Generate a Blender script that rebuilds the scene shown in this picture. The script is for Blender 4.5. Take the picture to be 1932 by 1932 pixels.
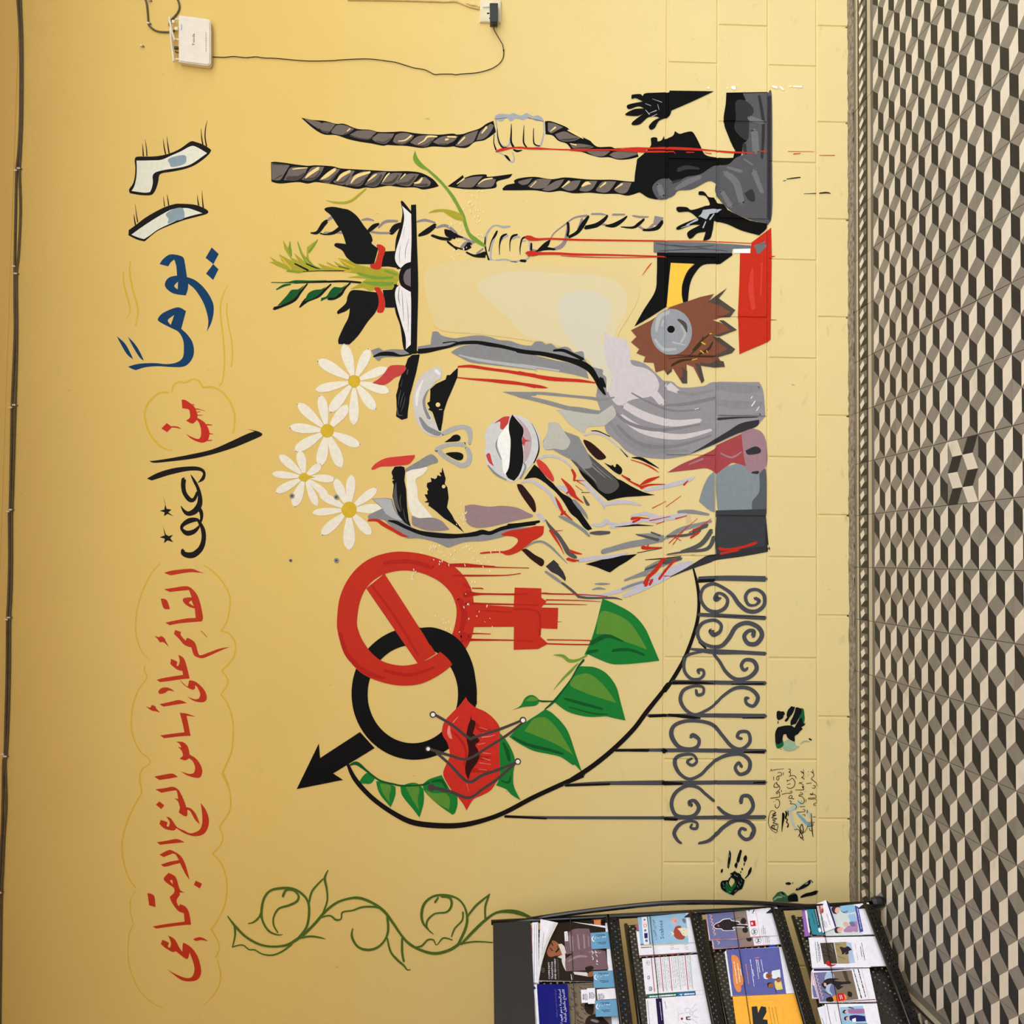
import bpy, bmesh, math, random
from math import sin, cos, pi, radians
from mathutils import Vector, Matrix
from mathutils.geometry import tessellate_polygon
C = bpy.context.scene
COL = C.collection
for o in list(bpy.data.objects): bpy.data.objects.remove(o)
# ---------------------------------------------------------------- camera (phone held sideways: the picture is turned a quarter)
YAW, PITCH, ROLL, FOC, HGT, DIST = 0.045419, -0.038348, 0.013773, 1982.735, 1.492535, 4.095147
fw = Vector((sin(YAW)*cos(PITCH), cos(YAW)*cos(PITCH), sin(PITCH)))
r0 = Vector((cos(YAW), -sin(YAW), 0)); u0_ = r0.cross(fw)
RT = r0*cos(ROLL)+u0_*sin(ROLL); UP = -r0*sin(ROLL)+u0_*cos(ROLL)
EYE = Vector((0, -DIST, HGT))
cam = bpy.data.cameras.new('camera'); cam_o = bpy.data.objects.new('camera', cam); COL.objects.link(cam_o)
cam.sensor_fit = 'HORIZONTAL'; cam.sensor_width = 36; cam.lens = 36*FOC/1932
m = Matrix((( -UP.x, RT.x, -fw.x, EYE.x), (-UP.y, RT.y, -fw.y, EYE.y), (-UP.z, RT.z, -fw.z, EYE.z), (0,0,0,1)))
cam_o.matrix_world = m; cam.clip_start = .05
C.camera = cam_o
# ---------------------------------------------------------------- daylight from the open court behind the camera
w = bpy.data.worlds.new('sky'); C.world = w; w.use_nodes = True
bg = w.node_tree.nodes['Background']; bg.inputs[0].default_value = (.95, .99, 1.0, 1); bg.inputs[1].default_value = 2.0
C.view_settings.view_transform = 'Standard'; C.view_settings.look = 'None'
C.view_settings.exposure = .6; C.view_settings.gamma = 1; C.view_settings.use_curve_mapping = False
try:
    C.cycles.max_bounces = 10; C.cycles.diffuse_bounces = 7
except Exception: pass

def ray(px, py): return fw + RT*((966-py)/FOC) + UP*((966-px)/FOC)
def on_plane(px, py, P0, N):
    d = ray(px, py); return EYE + d*((P0-EYE).dot(N)/d.dot(N))
def on_wall(px, py, y=0.0):
    d = ray(px, py); t = (y+DIST)/d.y; return EYE + d*t
# ---------------------------------------------------------------- materials
def lin(c): return tuple(((x/255)/12.92 if x/255 <= .04045 else ((x/255+.055)/1.055)**2.4) for x in c)
MATS = {}
def mat(name, rgb, rough=.55, var=.08, scale=40, metal=0, bump=0, spec=.4):
    if name in MATS: return MATS[name]
    M_ = bpy.data.materials.new(name); M_.use_nodes = True; MATS[name] = M_
    nt = M_.node_tree; b = nt.nodes['Principled BSDF']; L = nt.links
    c = lin(rgb); b.inputs['Roughness'].default_value = rough; b.inputs['Metallic'].default_value = metal
    b.inputs['Specular IOR Level'].default_value = spec
    tc = nt.nodes.new('ShaderNodeTexCoord'); n = nt.nodes.new('ShaderNodeTexNoise')
    L.new(tc.outputs['Object'], n.inputs['Vector']); n.inputs['Scale'].default_value = scale; n.inputs['Detail'].default_value = 3
    mx = nt.nodes.new('ShaderNodeMix'); mx.data_type = 'RGBA'
    mx.inputs['A'].default_value = (*[x*(1-var) for x in c], 1); mx.inputs['B'].default_value = (*[min(1, x*(1+var)) for x in c], 1)
    mr = nt.nodes.new('ShaderNodeMapRange'); mr.inputs['From Min'].default_value = .3; mr.inputs['From Max'].default_value = .7
    L.new(n.outputs['Fac'], mr.inputs['Value']); L.new(mr.outputs[0], mx.inputs['Factor']); L.new(mx.outputs['Result'], b.inputs['Base Color'])
    if bump:
        bp = nt.nodes.new('ShaderNodeBump'); bp.inputs['Strength'].default_value = bump; bp.inputs['Distance'].default_value = .002
        L.new(n.outputs['Fac'], bp.inputs['Height']); L.new(bp.outputs[0], b.inputs['Normal'])
    return M_
PAINT = dict(ink=(22,16,14), black=(10,9,9), pale_grey=(226,224,206), blue_grey=(138,158,166), blue=(12,58,98), yellow=(218,178,62), red=(194,46,28), dark_red=(190,55,28),
 rope=(112,100,94), rope_dark=(74,64,56), cream=(236,208,138), blue_grey2=(160,165,172), mauve_grey=(142,130,134), leaf_light=(116,150,52), olive=(166,158,46), gold=(214,176,48),
 leaf_dark=(14,84,36), page_white=(232,226,224), mid_grey=(136,136,138), mauve_dark=(112,100,106), petal=(236,228,210), wash1=(222,200,144), wash2=(219,205,164), wash3=(212,205,184),
 neck_mauve=(146,142,147), lavender=(206,197,200), neck_mid=(128,124,130), charcoal=(52,50,54), light_grey=(178,178,180), light_grey2=(186,184,174), dark_grey=(84,82,82), dark_grey2=(88,92,96),
 eyelid=(204,200,196), light_grey3=(172,172,170), lip_grey=(206,204,204), lip_mauve=(190,162,168), red_soft=(196,66,62), red_soft2=(208,62,52), white=(244,242,238), bruise=(152,126,130),
 nail=(44,18,14), lavender2=(192,188,200), forearm=(132,141,147), forearm_dark=(60,62,66), wrist_red=(164,70,74), bruise_pink=(158,124,134), red_dark2=(178,34,24), red2=(204,46,34),
 lip_dark=(52,16,12), lip_pink=(232,140,130), thread=(74,63,60), leaf_green=(26,122,48), leaf_mid=(92,142,52), gate_grey=(76,76,82), amber=(252,196,72), brown=(126,76,56), umber=(80,69,64), soot=(62,46,26),
 disc_grey=(150,153,159), tool_grey=(108,110,115), tool_dark=(74,76,82), prison_grey=(86,85,89), prison_light=(112,110,114), gloss=(170,176,186), vine=(78,104,36), sky_blue=(178,196,190), blue_streak=(112,166,196),
 print_black=(18,20,22), print_green=(26,96,52), print_green2=(64,104,72), print_pale=(152,180,150), cream_white=(244,232,196))
def pmat(n): return mat('paint_'+n, PAINT[n], rough=.5, var=.01 if n[:4] == 'wash' else .05, scale=60, bump=.06, spec=.08)
# ---------------------------------------------------------------- object helpers
def tag(o, label=None, cat=None, group=None, kind=None):
    if label: o['label'] = label
    if cat: o['category'] = cat
    if group: o['group'] = group
    if kind: o['kind'] = kind
    return o
def empty(name, loc=(0,0,0)):
    o = bpy.data.objects.new(name, None); COL.objects.link(o); o.location = loc; o.empty_display_size = .05; return o
def link(name, me, material=None, parent=None, loc=None):
    o = bpy.data.objects.new(name, me); COL.objects.link(o)
    if material is not None:
        for x in (material if isinstance(material, (list, tuple)) else [material]): me.materials.append(x)
    if parent is not None: o.parent = parent
    if loc is not None: o.location = loc
    return o
def from_bm(name, bm, material=None, parent=None, off=None, smooth=False, loc=None):
    if off is not None: bmesh.ops.translate(bm, verts=bm.verts, vec=-Vector(off))
    me = bpy.data.meshes.new(name); bm.normal_update(); bm.to_mesh(me); bm.free()
    if smooth: me.polygons.foreach_set('use_smooth', [True]*len(me.polygons))
    return link(name, me, material, parent, loc)
def box(bm, c, s, M3=None):
    vs = []
    for dx in (-.5, .5):
        for dy in (-.5, .5):
            for dz in (-.5, .5):
                v = Vector((dx*s[0], dy*s[1], dz*s[2]))
                if M3 is not None: v = M3 @ v
                vs.append(bm.verts.new(Vector(c)+v))
    for f in ((0,1,3,2), (4,6,7,5), (0,4,5,1), (2,3,7,6), (0,2,6,4), (1,5,7,3)): bm.faces.new([vs[i] for i in f])
    return vs
def bevel(bm, w, seg=2): bmesh.ops.bevel(bm, geom=list(bm.edges), offset=w, segments=seg, affect='EDGES', profile=.7)
def tube(bm, pts, r, seg=8, caps=True):
    pts = [Vector(p) for p in pts]; rings = []; prev = None
    for i, p in enumerate(pts):
        d = (pts[min(i+1, len(pts)-1)]-pts[max(i-1, 0)]).normalized()
        if prev is None:
            a = Vector((0,0,1)) if abs(d.z) < .9 else Vector((1,0,0)); x = d.cross(a).normalized()
        else: x = (prev-d*prev.dot(d)).normalized()
        prev = x; y = d.cross(x); rr = r[i] if isinstance(r, (list, tuple)) else r
        rings.append([bm.verts.new(p+(x*cos(2*pi*k/seg)+y*sin(2*pi*k/seg))*rr) for k in range(seg)])
    for a, b in zip(rings, rings[1:]):
        for k in range(seg): bm.faces.new((a[k], a[(k+1) % seg], b[(k+1) % seg], b[k]))
    if caps: bm.faces.new(rings[0][::-1]); bm.faces.new(rings[-1])
def catmull(P, closed, n=5):
    out = []; N = len(P)
    rng = range(N) if closed else range(N-1)
    for i in rng:
        p1, p2 = P[i], P[(i+1) % N]
        p0 = P[i-1] if (closed or i > 0) else p1; p3 = P[(i+2) % N] if (closed or i+2 < N) else p2
        if all(abs(a-b) < 1e-6 for a, b in zip(p1[:2], p2[:2])): continue
        d = math.hypot(p2[0]-p1[0], p2[1]-p1[1]); k = max(2, min(n, int(d/1.5)+1))
        for j in range(k):
            t = j/k; t2 = t*t; t3 = t2*t
            out.append(tuple(.5*((2*b)+(-a+c)*t+(2*a-5*b+4*c-d_)*t2+(-a+3*b-3*c+d_)*t3) for a, b, c, d_ in zip(p0, p1, p2, p3)))
    if not closed: out.append(P[-1])
    return out
# ---------------------------------------------------------------- tracing helpers: coordinates are read off the picture, then laid on their real plane
TR = [0, 0, 1]
def T(ox, oy, s): TR[:] = [ox, oy, s]
def PX(x, y): return (TR[0]+x/TR[2], TR[1]+y/TR[2])
def parse(s):
    out = []
    for tok in s.split():
        corner = tok.endswith('!'); v = [float(a) for a in tok.rstrip('!').split(',')]
        p = list(PX(v[0], v[1]))+[x/TR[2] for x in v[2:]]
        out.append(p)
        if corner: out.append(list(p))
    return out
def stroke_poly(P):
    w = 2
    for p in P:
        if len(p) > 2: w = p[2]
        else: p.append(w)
    Q = catmull(P, False, 6); L_, R_ = [], []
    for i, (x, y, w) in enumerate(Q):
        a = Q[max(i-1, 0)]; b = Q[min(i+1, len(Q)-1)]; dx, dy = b[0]-a[0], b[1]-a[1]; l = math.hypot(dx, dy) or 1
        nx, ny = -dy/l*w/2, dx/l*w/2; L_.append((x+nx, y+ny)); R_.append((x-nx, y-ny))
    def cap(c, d, w):   # half circle cap
        return [(c[0]+(d[0]*sin(t)-d[1]*cos(t))*w/2*.9, c[1]+(d[1]*sin(t)+d[0]*cos(t))*w/2*.9) for t in (pi*.25, pi*.5, pi*.75)]
    a, b = Q[0], Q[1]; l = math.hypot(b[0]-a[0], b[1]-a[1]) or 1; d0 = ((a[0]-b[0])/l, (a[1]-b[1])/l)
    a, b = Q[-1], Q[-2]; l = math.hypot(b[0]-a[0], b[1]-a[1]) or 1; d1 = ((a[0]-b[0])/l, (a[1]-b[1])/l)
    return L_, R_, cap(Q[0], d0, Q[0][2]), cap(Q[-1], d1, Q[-1][2])
class Fig: pass
FIG = None; LAY = [0]
def default_map(x, y): return on_wall(x, y, -.0004-LAY[0]*3e-6)
MAP = [default_map]
KEEP = {'lips', 'grass', 'teeth', 'cross', 'gloss', 'pages', 'hand_gloss', 'chin', 'arc', 'canvas', 'print_gloss', 'swirl', 'wash', 'emblem', 'barcode', 'logo', 'title', 'drawing'}
SMALL = .026      # pieces below this size (metres) are joined into one part
def singular(n): return n[:-1] if n.endswith('s') and n not in KEEP and not n.endswith('ss') else n
def split_parts(fg):
    """one object per separate painted piece; specks too small to pick apart stay joined as stuff"""
    out = []; small = .012 if not fg.wall else SMALL
    for name, mt, V, F_, lab in fg.parts:
        if not V: continue
        par = list(range(len(V)))
        def find(a):
            while par[a] != a: par[a] = par[par[a]]; a = par[a]
            return a
        for f in F_:
            r = find(f[0])
            for i in f[1:]: par[find(i)] = r
        isl = {}
        for i in range(len(V)): isl.setdefault(find(i), []).append(i)
        isl = [v for v in isl.values()]; bb = []
        for v in isl:
            P_ = [V[i] for i in v]; bb.append([min(p[k] for p in P_) for k in (0, 2)]+[max(p[k] for p in P_) for k in (0, 2)])
        n = len(isl)
        if n == 1: out.append((name, mt, V, F_, lab, None)); continue
        own = {}
        for k, v in enumerate(isl):
            for i in v: own[i] = k
        fb = [[] for _ in isl]
        for f in F_:
            xs = [V[i].x for i in f]; zs = [V[i].z for i in f]; fb[own[f[0]]].append((min(xs), min(zs), max(xs), max(zs)))
        up = list(range(n))
        def fu(a):
            while up[a] != a: a = up[a]
            return a
        e = .0004
        for a in range(n):
            for b in range(a+1, n):
                A, B_ = bb[a], bb[b]
                if A[0] > B_[2]+e or B_[0] > A[2]+e or A[1] > B_[3]+e or B_[1] > A[3]+e: continue
                if any(p[0] <= q[2]+e and q[0] <= p[2]+e and p[1] <= q[3]+e and q[1] <= p[3]+e for p in fb[a] for q in fb[b]): up[fu(b)] = fu(a)
        groups = {}
        for a in range(n): groups.setdefault(fu(a), []).append(a)
        specks = []; big = []
        for g in groups.values():
            s_ = max(max(bb[a][2] for a in g)-min(bb[a][0] for a in g), max(bb[a][3] for a in g)-min(bb[a][1] for a in g))
            (big if s_ >= small else specks).append(g)
        def emit(ks, nm, kind):
            idx = [i for k in ks for i in isl[k]]; mp = {i: j for j, i in enumerate(idx)}; st = set(idx)
            out.append((nm, mt, [V[i] for i in idx], [tuple(mp[i] for i in f) for f in F_ if f[0] in st], lab, kind))
        for g in big: emit(g, singular(name), None)
        if specks: emit([k for g in specks for k in g], name, 'stuff' if len(specks) > 1 else None)
    return out
def flush():
    global FIG
    if FIG is None: return
    if FIG.base is None:
        allv = [v for p in FIG.parts for v in p[2]]
        FIG.base = Vector((sum(v.x for v in allv)/len(allv), 0, min(v.z for v in allv))); FIG.root.location = FIG.base
    for name, mt, V, F_, lab, kd in split_parts(FIG):
        bm = bmesh.new(); vs = [bm.verts.new(v) for v in V]
        for f in F_:
            try: bm.faces.new([vs[i] for i in f])
            except ValueError: pass
        if FIG.wall and min(v.z for v in V) < GROOVE_TOP: conform(bm)
        o = from_bm(name, bm, mt, FIG.root, FIG.base)
        if lab: o['label'] = lab
        if kd: o['kind'] = kd
    FIG = None
def fig(name, label, cat, group=None):
    global FIG
    flush(); FIG = Fig(); FIG.root = tag(empty(name), label, cat, group); FIG.parts = []; FIG.base = None; FIG.wall = True
def part(name, m_, label=None): FIG.parts.append((name, pmat(m_) if isinstance(m_, str) else m_, [], [], label))
def put(pts, faces):
    p = FIG.parts[-1]; b = len(p[2]); LAY[0] += 1
    p[2].extend(MAP[0](x, y) for x, y in pts); p[3].extend([tuple(b+i for i in f) for f in faces])
def fill(loops):
    L2 = []
    for lp in loops:
        q = []
        for p in lp:
            if not q or abs(p[0]-q[-1][0])+abs(p[1]-q[-1][1]) > 1e-3: q.append((p[0], p[1]))
        if abs(q[0][0]-q[-1][0])+abs(q[0][1]-q[-1][1]) < 1e-3: q.pop()
        L2.append(q)
    tr = tessellate_polygon([[Vector((x, y, 0)) for x, y in q] for q in L2])
    flat = [p for q in L2 for p in q]
    out = []
    for a, b, c in tr:
        A, B, D = flat[a], flat[b], flat[c]
        ar = (B[0]-A[0])*(D[1]-A[1])-(B[1]-A[1])*(D[0]-A[0])
        out.append((a, b, c) if ar < 0 else (a, c, b))
    put(flat, out)
def F(s): fill([parse(q) for q in s.split('|')])
def S(s): fill([catmull(parse(q), True) for q in s.split('|')])
def K(s):
    L_, R_, c0, c1 = stroke_poly(parse(s)); n = len(L_); pts = L_+R_; f = [(i, n+i, n+i+1, i+1) for i in range(n-1)]
    pts += c0; f.append((0, 2*n, 2*n+1, 2*n+2, n)[::-1]); b = len(pts); pts += c1; f.append((n-1, b+2, b+1, b, 2*n-1)[::-1])
    f2 = []
    for q in f:
        a = sum(pts[q[i]][0]*pts[q[(i+1) % len(q)]][1]-pts[q[(i+1) % len(q)]][0]*pts[q[i]][1] for i in range(len(q)))
        f2.append(q if a < 0 else q[::-1])
    put(pts, f2)
def circ(x, y, r, n=18): fill([[PX(x+r*cos(2*pi*i/n), y+r*sin(2*pi*i/n)) for i in range(n)]])
def petal(cx, cy, tx, ty, w):
    P = lambda t: '%.0f,%.0f,%.0f'
    seg = [(.16, .34), (.4, .72), (.65, .95), (.86, .8), (.97, .36)]
    K(' '.join('%.1f,%.1f,%.1f' % (cx+(tx-cx)*t, cy+(ty-cy)*t, w*k) for t, k in seg))
# ---------------------------------------------------------------- wall: painted blocks below, plaster above
FX, FY = -1.3, -4.6
Z1, ZP, Z4, BU, BP = .7348, .2042, .1288, 2.39195, .39505
ROWS = [(Z1-ZP, Z1, 0), (Z1-2*ZP, Z1-ZP, -.2360), (Z4, Z1-2*ZP, 0), (0, Z4, -.2268)]
HG = [Z1, Z1-ZP, Z1-2*ZP, Z4]
XL, XR, ZC = -2.05, 7.0, 6.0
GW, GD = .0058, .0042        # half width and depth of the joints
GROOVE_TOP = Z1+.03
def vjoints(off): return [BU+off-BP*k for k in range(-14, 14) if XL+.05 < BU+off-BP*k < XR-.05]
def groove(x, z):
    d = 0
    for h in HG:
        a = abs(z-h)
        if a < GW: d = max(d, min(1, (GW-a)/(GW*.55)))
    for zb, zt, off in ROWS:
        if zb-1e-5 <= z <= zt+1e-5:
            k = round((BU+off-x)/BP); a = abs(x-(BU+off-BP*k))
            if a < GW: d = max(d, min(1, (GW-a)/(GW*.55)))
    return d*GD
def conform(bm):
    xs = [v.co.x for v in bm.verts]; zs = [v.co.z for v in bm.verts]; x0, x1, z0, z1 = min(xs), max(xs), min(zs), max(zs)
    def cut(co, no): bmesh.ops.bisect_plane(bm, geom=list(bm.verts)+list(bm.edges)+list(bm.faces), plane_co=co, plane_no=no, dist=1e-6)
    for h in HG:
        for e in (-GW, -GW*.45, GW*.45, GW):
            if z0 < h+e < z1: cut((0, 0, h+e), (0, 0, 1))
    for zb, zt, off in ROWS:
        if z1 < zb or z0 > zt: continue
        for X in vjoints(off):
            for e in (-GW, -GW*.45, GW*.45, GW):
                if x0 < X+e < x1: cut((X+e, 0, 0), (1, 0, 0))
    for v in bm.verts: v.co.y += groove(v.co.x, v.co.z)
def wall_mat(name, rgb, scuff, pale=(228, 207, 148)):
    M_ = bpy.data.materials.new(name); M_.use_nodes = True; nt = M_.node_tree; L = nt.links; b = nt.nodes['Principled BSDF']
    b.inputs['Roughness'].default_value = .62; b.inputs['Specular IOR Level'].default_value = .15
    g = nt.nodes.new('ShaderNodeNewGeometry')
    def noise(scale, detail, mapping=None, rough=.5):
        n = nt.nodes.new('ShaderNodeTexNoise'); n.inputs['Scale'].default_value = scale; n.inputs['Detail'].default_value = detail; n.inputs['Roughness'].default_value = rough
        if mapping:
            mp = nt.nodes.new('ShaderNodeMapping'); mp.inputs['Scale'].default_value = mapping; L.new(g.outputs['Position'], mp.inputs['Vector']); L.new(mp.outputs[0], n.inputs['Vector'])
        else: L.new(g.outputs['Position'], n.inputs['Vector'])
        return n
    def ramp(src, a, b_): 
        r = nt.nodes.new('ShaderNodeMapRange'); r.inputs['From Min'].default_value = a; r.inputs['From Max'].default_value = b_; L.new(src, r.inputs['Value']); return r.outputs[0]
    def mix(f, A, B):
        mx = nt.nodes.new('ShaderNodeMix'); mx.data_type = 'RGBA'
        L.new(f, mx.inputs['Factor'])
        for k, v in (('A', A), ('B', B)):
            if isinstance(v, tuple): mx.inputs[k].default_value = (*v, 1)
            else: L.new(v, mx.inputs[k])
        return mx.outputs['Result']
    # light put into the colour: paler lower down, where the wall is lit brighter
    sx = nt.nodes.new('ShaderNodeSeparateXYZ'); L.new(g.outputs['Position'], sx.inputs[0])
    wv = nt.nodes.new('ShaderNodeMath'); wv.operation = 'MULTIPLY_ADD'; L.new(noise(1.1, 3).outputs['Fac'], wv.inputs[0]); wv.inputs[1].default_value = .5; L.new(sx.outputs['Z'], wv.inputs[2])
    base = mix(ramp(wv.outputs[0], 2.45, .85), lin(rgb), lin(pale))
    vr = ramp(noise(1.7, 4).outputs['Fac'], .3, .7); ml = nt.nodes.new('ShaderNodeMix'); ml.data_type = 'RGBA'; ml.blend_type = 'MULTIPLY'; ml.inputs['Factor'].default_value = 1
    L.new(base, ml.inputs['A']); L.new(mix(vr, (.955, .955, .955), (1.0, 1.0, 1.0)), ml.inputs['B']); c1 = ml.outputs['Result']
    sm = nt.nodes.new('ShaderNodeMath'); sm.operation = 'MULTIPLY'; L.new(ramp(noise(9, 5, (1, 1, 2.2), .6).outputs['Fac'], .62, .78), sm.inputs[0]); sm.inputs[1].default_value = scuff
    c2 = mix(sm.outputs[0], c1, lin((168, 148, 112)))
    s2 = nt.nodes.new('ShaderNodeMath'); s2.operation = 'MULTIPLY'; L.new(ramp(noise(34, 2, (1.6, 1, .6)).outputs['Fac'], .735, .79), s2.inputs[0]); s2.inputs[1].default_value = .3+scuff*.5
    c3 = mix(s2.outputs[0], c2, lin((128, 108, 74)))
    L.new(c3, b.inputs['Base Color'])
    bp = nt.nodes.new('ShaderNodeBump'); bp.inputs['Strength'].default_value = .16; bp.inputs['Distance'].default_value = .002
    n = noise(110, 4); L.new(n.outputs['Fac'], bp.inputs['Height']); bp2 = nt.nodes.new('ShaderNodeBump'); bp2.inputs['Strength'].default_value = .15; bp2.inputs['Distance'].default_value = .006
    L.new(noise(7, 3).outputs['Fac'], bp2.inputs['Height']); L.new(bp2.outputs[0], bp.inputs['Normal']); L.new(bp.outputs[0], b.inputs['Normal'])
    return M_
WALLC = (228, 194, 112)
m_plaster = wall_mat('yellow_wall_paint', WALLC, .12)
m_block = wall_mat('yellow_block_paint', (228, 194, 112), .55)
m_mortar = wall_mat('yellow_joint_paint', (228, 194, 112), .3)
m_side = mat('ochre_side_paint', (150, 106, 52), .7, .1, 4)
ZT = 3.2865
bm = bmesh.new(); box(bm, ((XL+XR)/2, .10, (Z1+ZT-.006)/2), (XR-XL, .20, ZT-.006-Z1-2*GW+.0))
for v in bm.verts: v.co.z = Z1+GW if v.co.z < 2 else ZT-.005
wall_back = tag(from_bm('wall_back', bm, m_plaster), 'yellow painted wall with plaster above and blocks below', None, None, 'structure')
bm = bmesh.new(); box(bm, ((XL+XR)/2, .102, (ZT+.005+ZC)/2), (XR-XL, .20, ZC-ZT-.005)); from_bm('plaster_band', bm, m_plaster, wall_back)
bm = bmesh.new(); box(bm, ((XL+XR)/2, .15, ZC/2), (XR-XL, .28, ZC-.02)); 
for v in bm.verts:
    if v.co.y < .1: v.co.y = GD+.0002
    v.co.z = max(v.co.z, 0)
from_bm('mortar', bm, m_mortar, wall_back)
rb = random.Random(3)
for zb, zt, off in ROWS:
    js = [XL]+sorted(vjoints(off))+[XR]
    for a, b in zip(js, js[1:]):
        x0 = a+(GW if a > XL else 0); x1 = b-(GW if b < XR else 0); z0 = zb+(GW if zb > 0 else 0); z1 = zt-GW
        bm = bmesh.new(); i = GW*.55; y0 = rb.uniform(-.0004, .0); vs = []
        for (xx, zz, yy) in ((x0, z0, 0), (x1, z0, 0), (x1, z1, 0), (x0, z1, 0)): vs.append(bm.verts.new((xx, 0, zz)))
        f = [vs]
        e = [bm.verts.new((x, GD, z)) for x, z in ((x0-(i if a > XL else 0), z0-(i if zb > 0 else 0)), (x1+(i if b < XR else 0), z0-(i if zb > 0 else 0)), (x1+(i if b < XR else 0), z1+i), (x0-(i if a > XL else 0), z1+i))]
        bk = [bm.verts.new((v.co.x, .03, v.co.z)) for v in e]
        bm.faces.new(vs)
        for q, p in ((vs, e), (e, bk)):
            for k in range(4): bm.faces.new((q[(k+1) % 4], q[k], p[k], p[(k+1) % 4]))
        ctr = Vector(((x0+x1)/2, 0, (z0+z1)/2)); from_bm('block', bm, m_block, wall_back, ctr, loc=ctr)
# ---------------------------------------------------------------- other walls, ceiling
def slab(name, c, s, m_):
    bm = bmesh.new(); box(bm, c, s); return tag(from_bm(name, bm, m_), None, None, None, 'structure')
slab('wall_left', (XL-.1, -2.30, ZC/2), (.2, 5.20, ZC), m_side)
SD, SZ = 1.2, 3.5
slab('added_shade_soffit', ((XL+XR)/2, -SD/2, (SZ+ZC)/2), (XR-XL, SD, ZC-SZ), mat('added_soffit_paint', (222, 172, 88), .7, .05, 3))  # unseen slab added to shade the wall top, warm for its bounce
slab('added_shade_wall', ((XL+FX)/2, FY, ZC/2), (FX-XL, .2, ZC), m_side)  # unseen wall piece added to cut daylight on the left side
slab('ceiling', ((XL+XR)/2, -2.20, ZC+.1), (XR-XL+.4, 5.00, .2), mat('ceiling_paint', (236, 204, 126), .7, .05, 3))
# ---------------------------------------------------------------- floor: printed cement tiles
U0, V0, TS = 1.98696, -.25499, .2
def tile_mat(name, rgb, var=.14, stain=.35):
    M_ = bpy.data.materials.new(name); M_.use_nodes = True; nt = M_.node_tree; L = nt.links; b = nt.nodes['Principled BSDF']
    b.inputs['Roughness'].default_value = .5; b.inputs['Specular IOR Level'].default_value = .2; c = lin(rgb)
    g = nt.nodes.new('ShaderNodeNewGeometry'); oi = nt.nodes.new('ShaderNodeObjectInfo')
    n = nt.nodes.new('ShaderNodeTexNoise'); n.inputs['Scale'].default_value = 22; n.inputs['Detail'].default_value = 6; n.inputs['Roughness'].default_value = .65; L.new(g.outputs['Position'], n.inputs['Vector'])
    ad = nt.nodes.new('ShaderNodeMath'); ad.operation = 'MULTIPLY_ADD'; L.new(oi.outputs['Random'], ad.inputs[0]); ad.inputs[1].default_value = .5; L.new(n.outputs['Fac'], ad.inputs[2])
    mr = nt.nodes.new('ShaderNodeMapRange'); mr.inputs['From Min'].default_value = .35; mr.inputs['From Max'].default_value = 1.1; L.new(ad.outputs[0], mr.inputs['Value'])
    mx = nt.nodes.new('ShaderNodeMix'); mx.data_type = 'RGBA'; mx.inputs['A'].default_value = (*[x*(1-var) for x in c], 1); mx.inputs['B'].default_value = (*[min(1, x*(1+var)) for x in c], 1)
    L.new(mr.outputs[0], mx.inputs['Factor'])
    n2 = nt.nodes.new('ShaderNodeTexNoise'); n2.inputs['Scale'].default_value = 6; n2.inputs['Detail'].default_value = 8; n2.inputs['Roughness'].default_value = .7; L.new(g.outputs['Position'], n2.inputs['Vector'])
    m2 = nt.nodes.new('ShaderNodeMapRange'); m2.inputs['From Min'].default_value = .56; m2.inputs['From Max'].default_value = .74; m2.inputs['To Max'].default_value = stain; L.new(n2.outputs['Fac'], m2.inputs['Value'])
    mx2 = nt.nodes.new('ShaderNodeMix'); mx2.data_type = 'RGBA'; L.new(m2.outputs[0], mx2.inputs['Factor']); L.new(mx.outputs['Result'], mx2.inputs['A']); mx2.inputs['B'].default_value = (*lin((140, 128, 108)), 1)
    L.new(mx2.outputs['Result'], b.inputs['Base Color'])
    bp = nt.nodes.new('ShaderNodeBump'); bp.inputs['Strength'].default_value = .12; bp.inputs['Distance'].default_value = .001; L.new(n.outputs['Fac'], bp.inputs['Height']); L.new(bp.outputs[0], b.inputs['Normal'])
    return M_
t_gry, t_wht, t_blk, t_brd, t_lit = tile_mat('tile_grey', (142, 138, 131)), tile_mat('tile_white', (234, 228, 216), .06), tile_mat('tile_black', (46, 46, 47), .2, .12), tile_mat('tile_border', (118, 115, 108), .14, .5), tile_mat('tile_light', (196, 188, 168), .1, .4)
TM = [t_gry, t_wht, t_blk, t_brd, t_lit]
def tile_mesh(name, cells):
    g = .0045; bm = bmesh.new()
    def P(u, v): return (TS*(.5-(g+u*(1-2*g))), TS*(.5-(g+v*(1-2*g))), 0)
    for poly, mi in cells:
        f = bm.faces.new([bm.verts.new(P(u, v)) for u, v in poly]); f.material_index = mi
    bmesh.ops.remove_doubles(bm, verts=bm.verts, dist=1e-5)
    bm.normal_update()
    for f in bm.faces:
        if f.normal.z < 0: f.normal_flip()
    be = [e for e in bm.edges if e.is_boundary]; r = bmesh.ops.extrude_edge_only(bm, edges=be)
    for v in r['geom']:
        if isinstance(v, bmesh.types.BMVert): v.co.z -= .012; v.co.x *= 1.006; v.co.y *= 1.006
    me = bpy.data.meshes.new(name); bm.normal_update(); bm.to_mesh(me); bm.free()
    for x in TM: me.materials.append(x)
    return me
a, h, t, q = 1/6, .5, 1/3, .25
cube = [(((0,0),(0,h),(a,q)),0), (((0,h),(0,1),(a,.75)),0), (((1,0),(1,h),(5*a,q)),0), (((1,h),(1,1),(5*a,.75)),0),
 (((t,h),(h,q),(2*t,h),(h,.75)),0), (((t,0),(h,q),(2*t,0)),0), (((t,1),(h,.75),(2*t,1)),0)]
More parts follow.
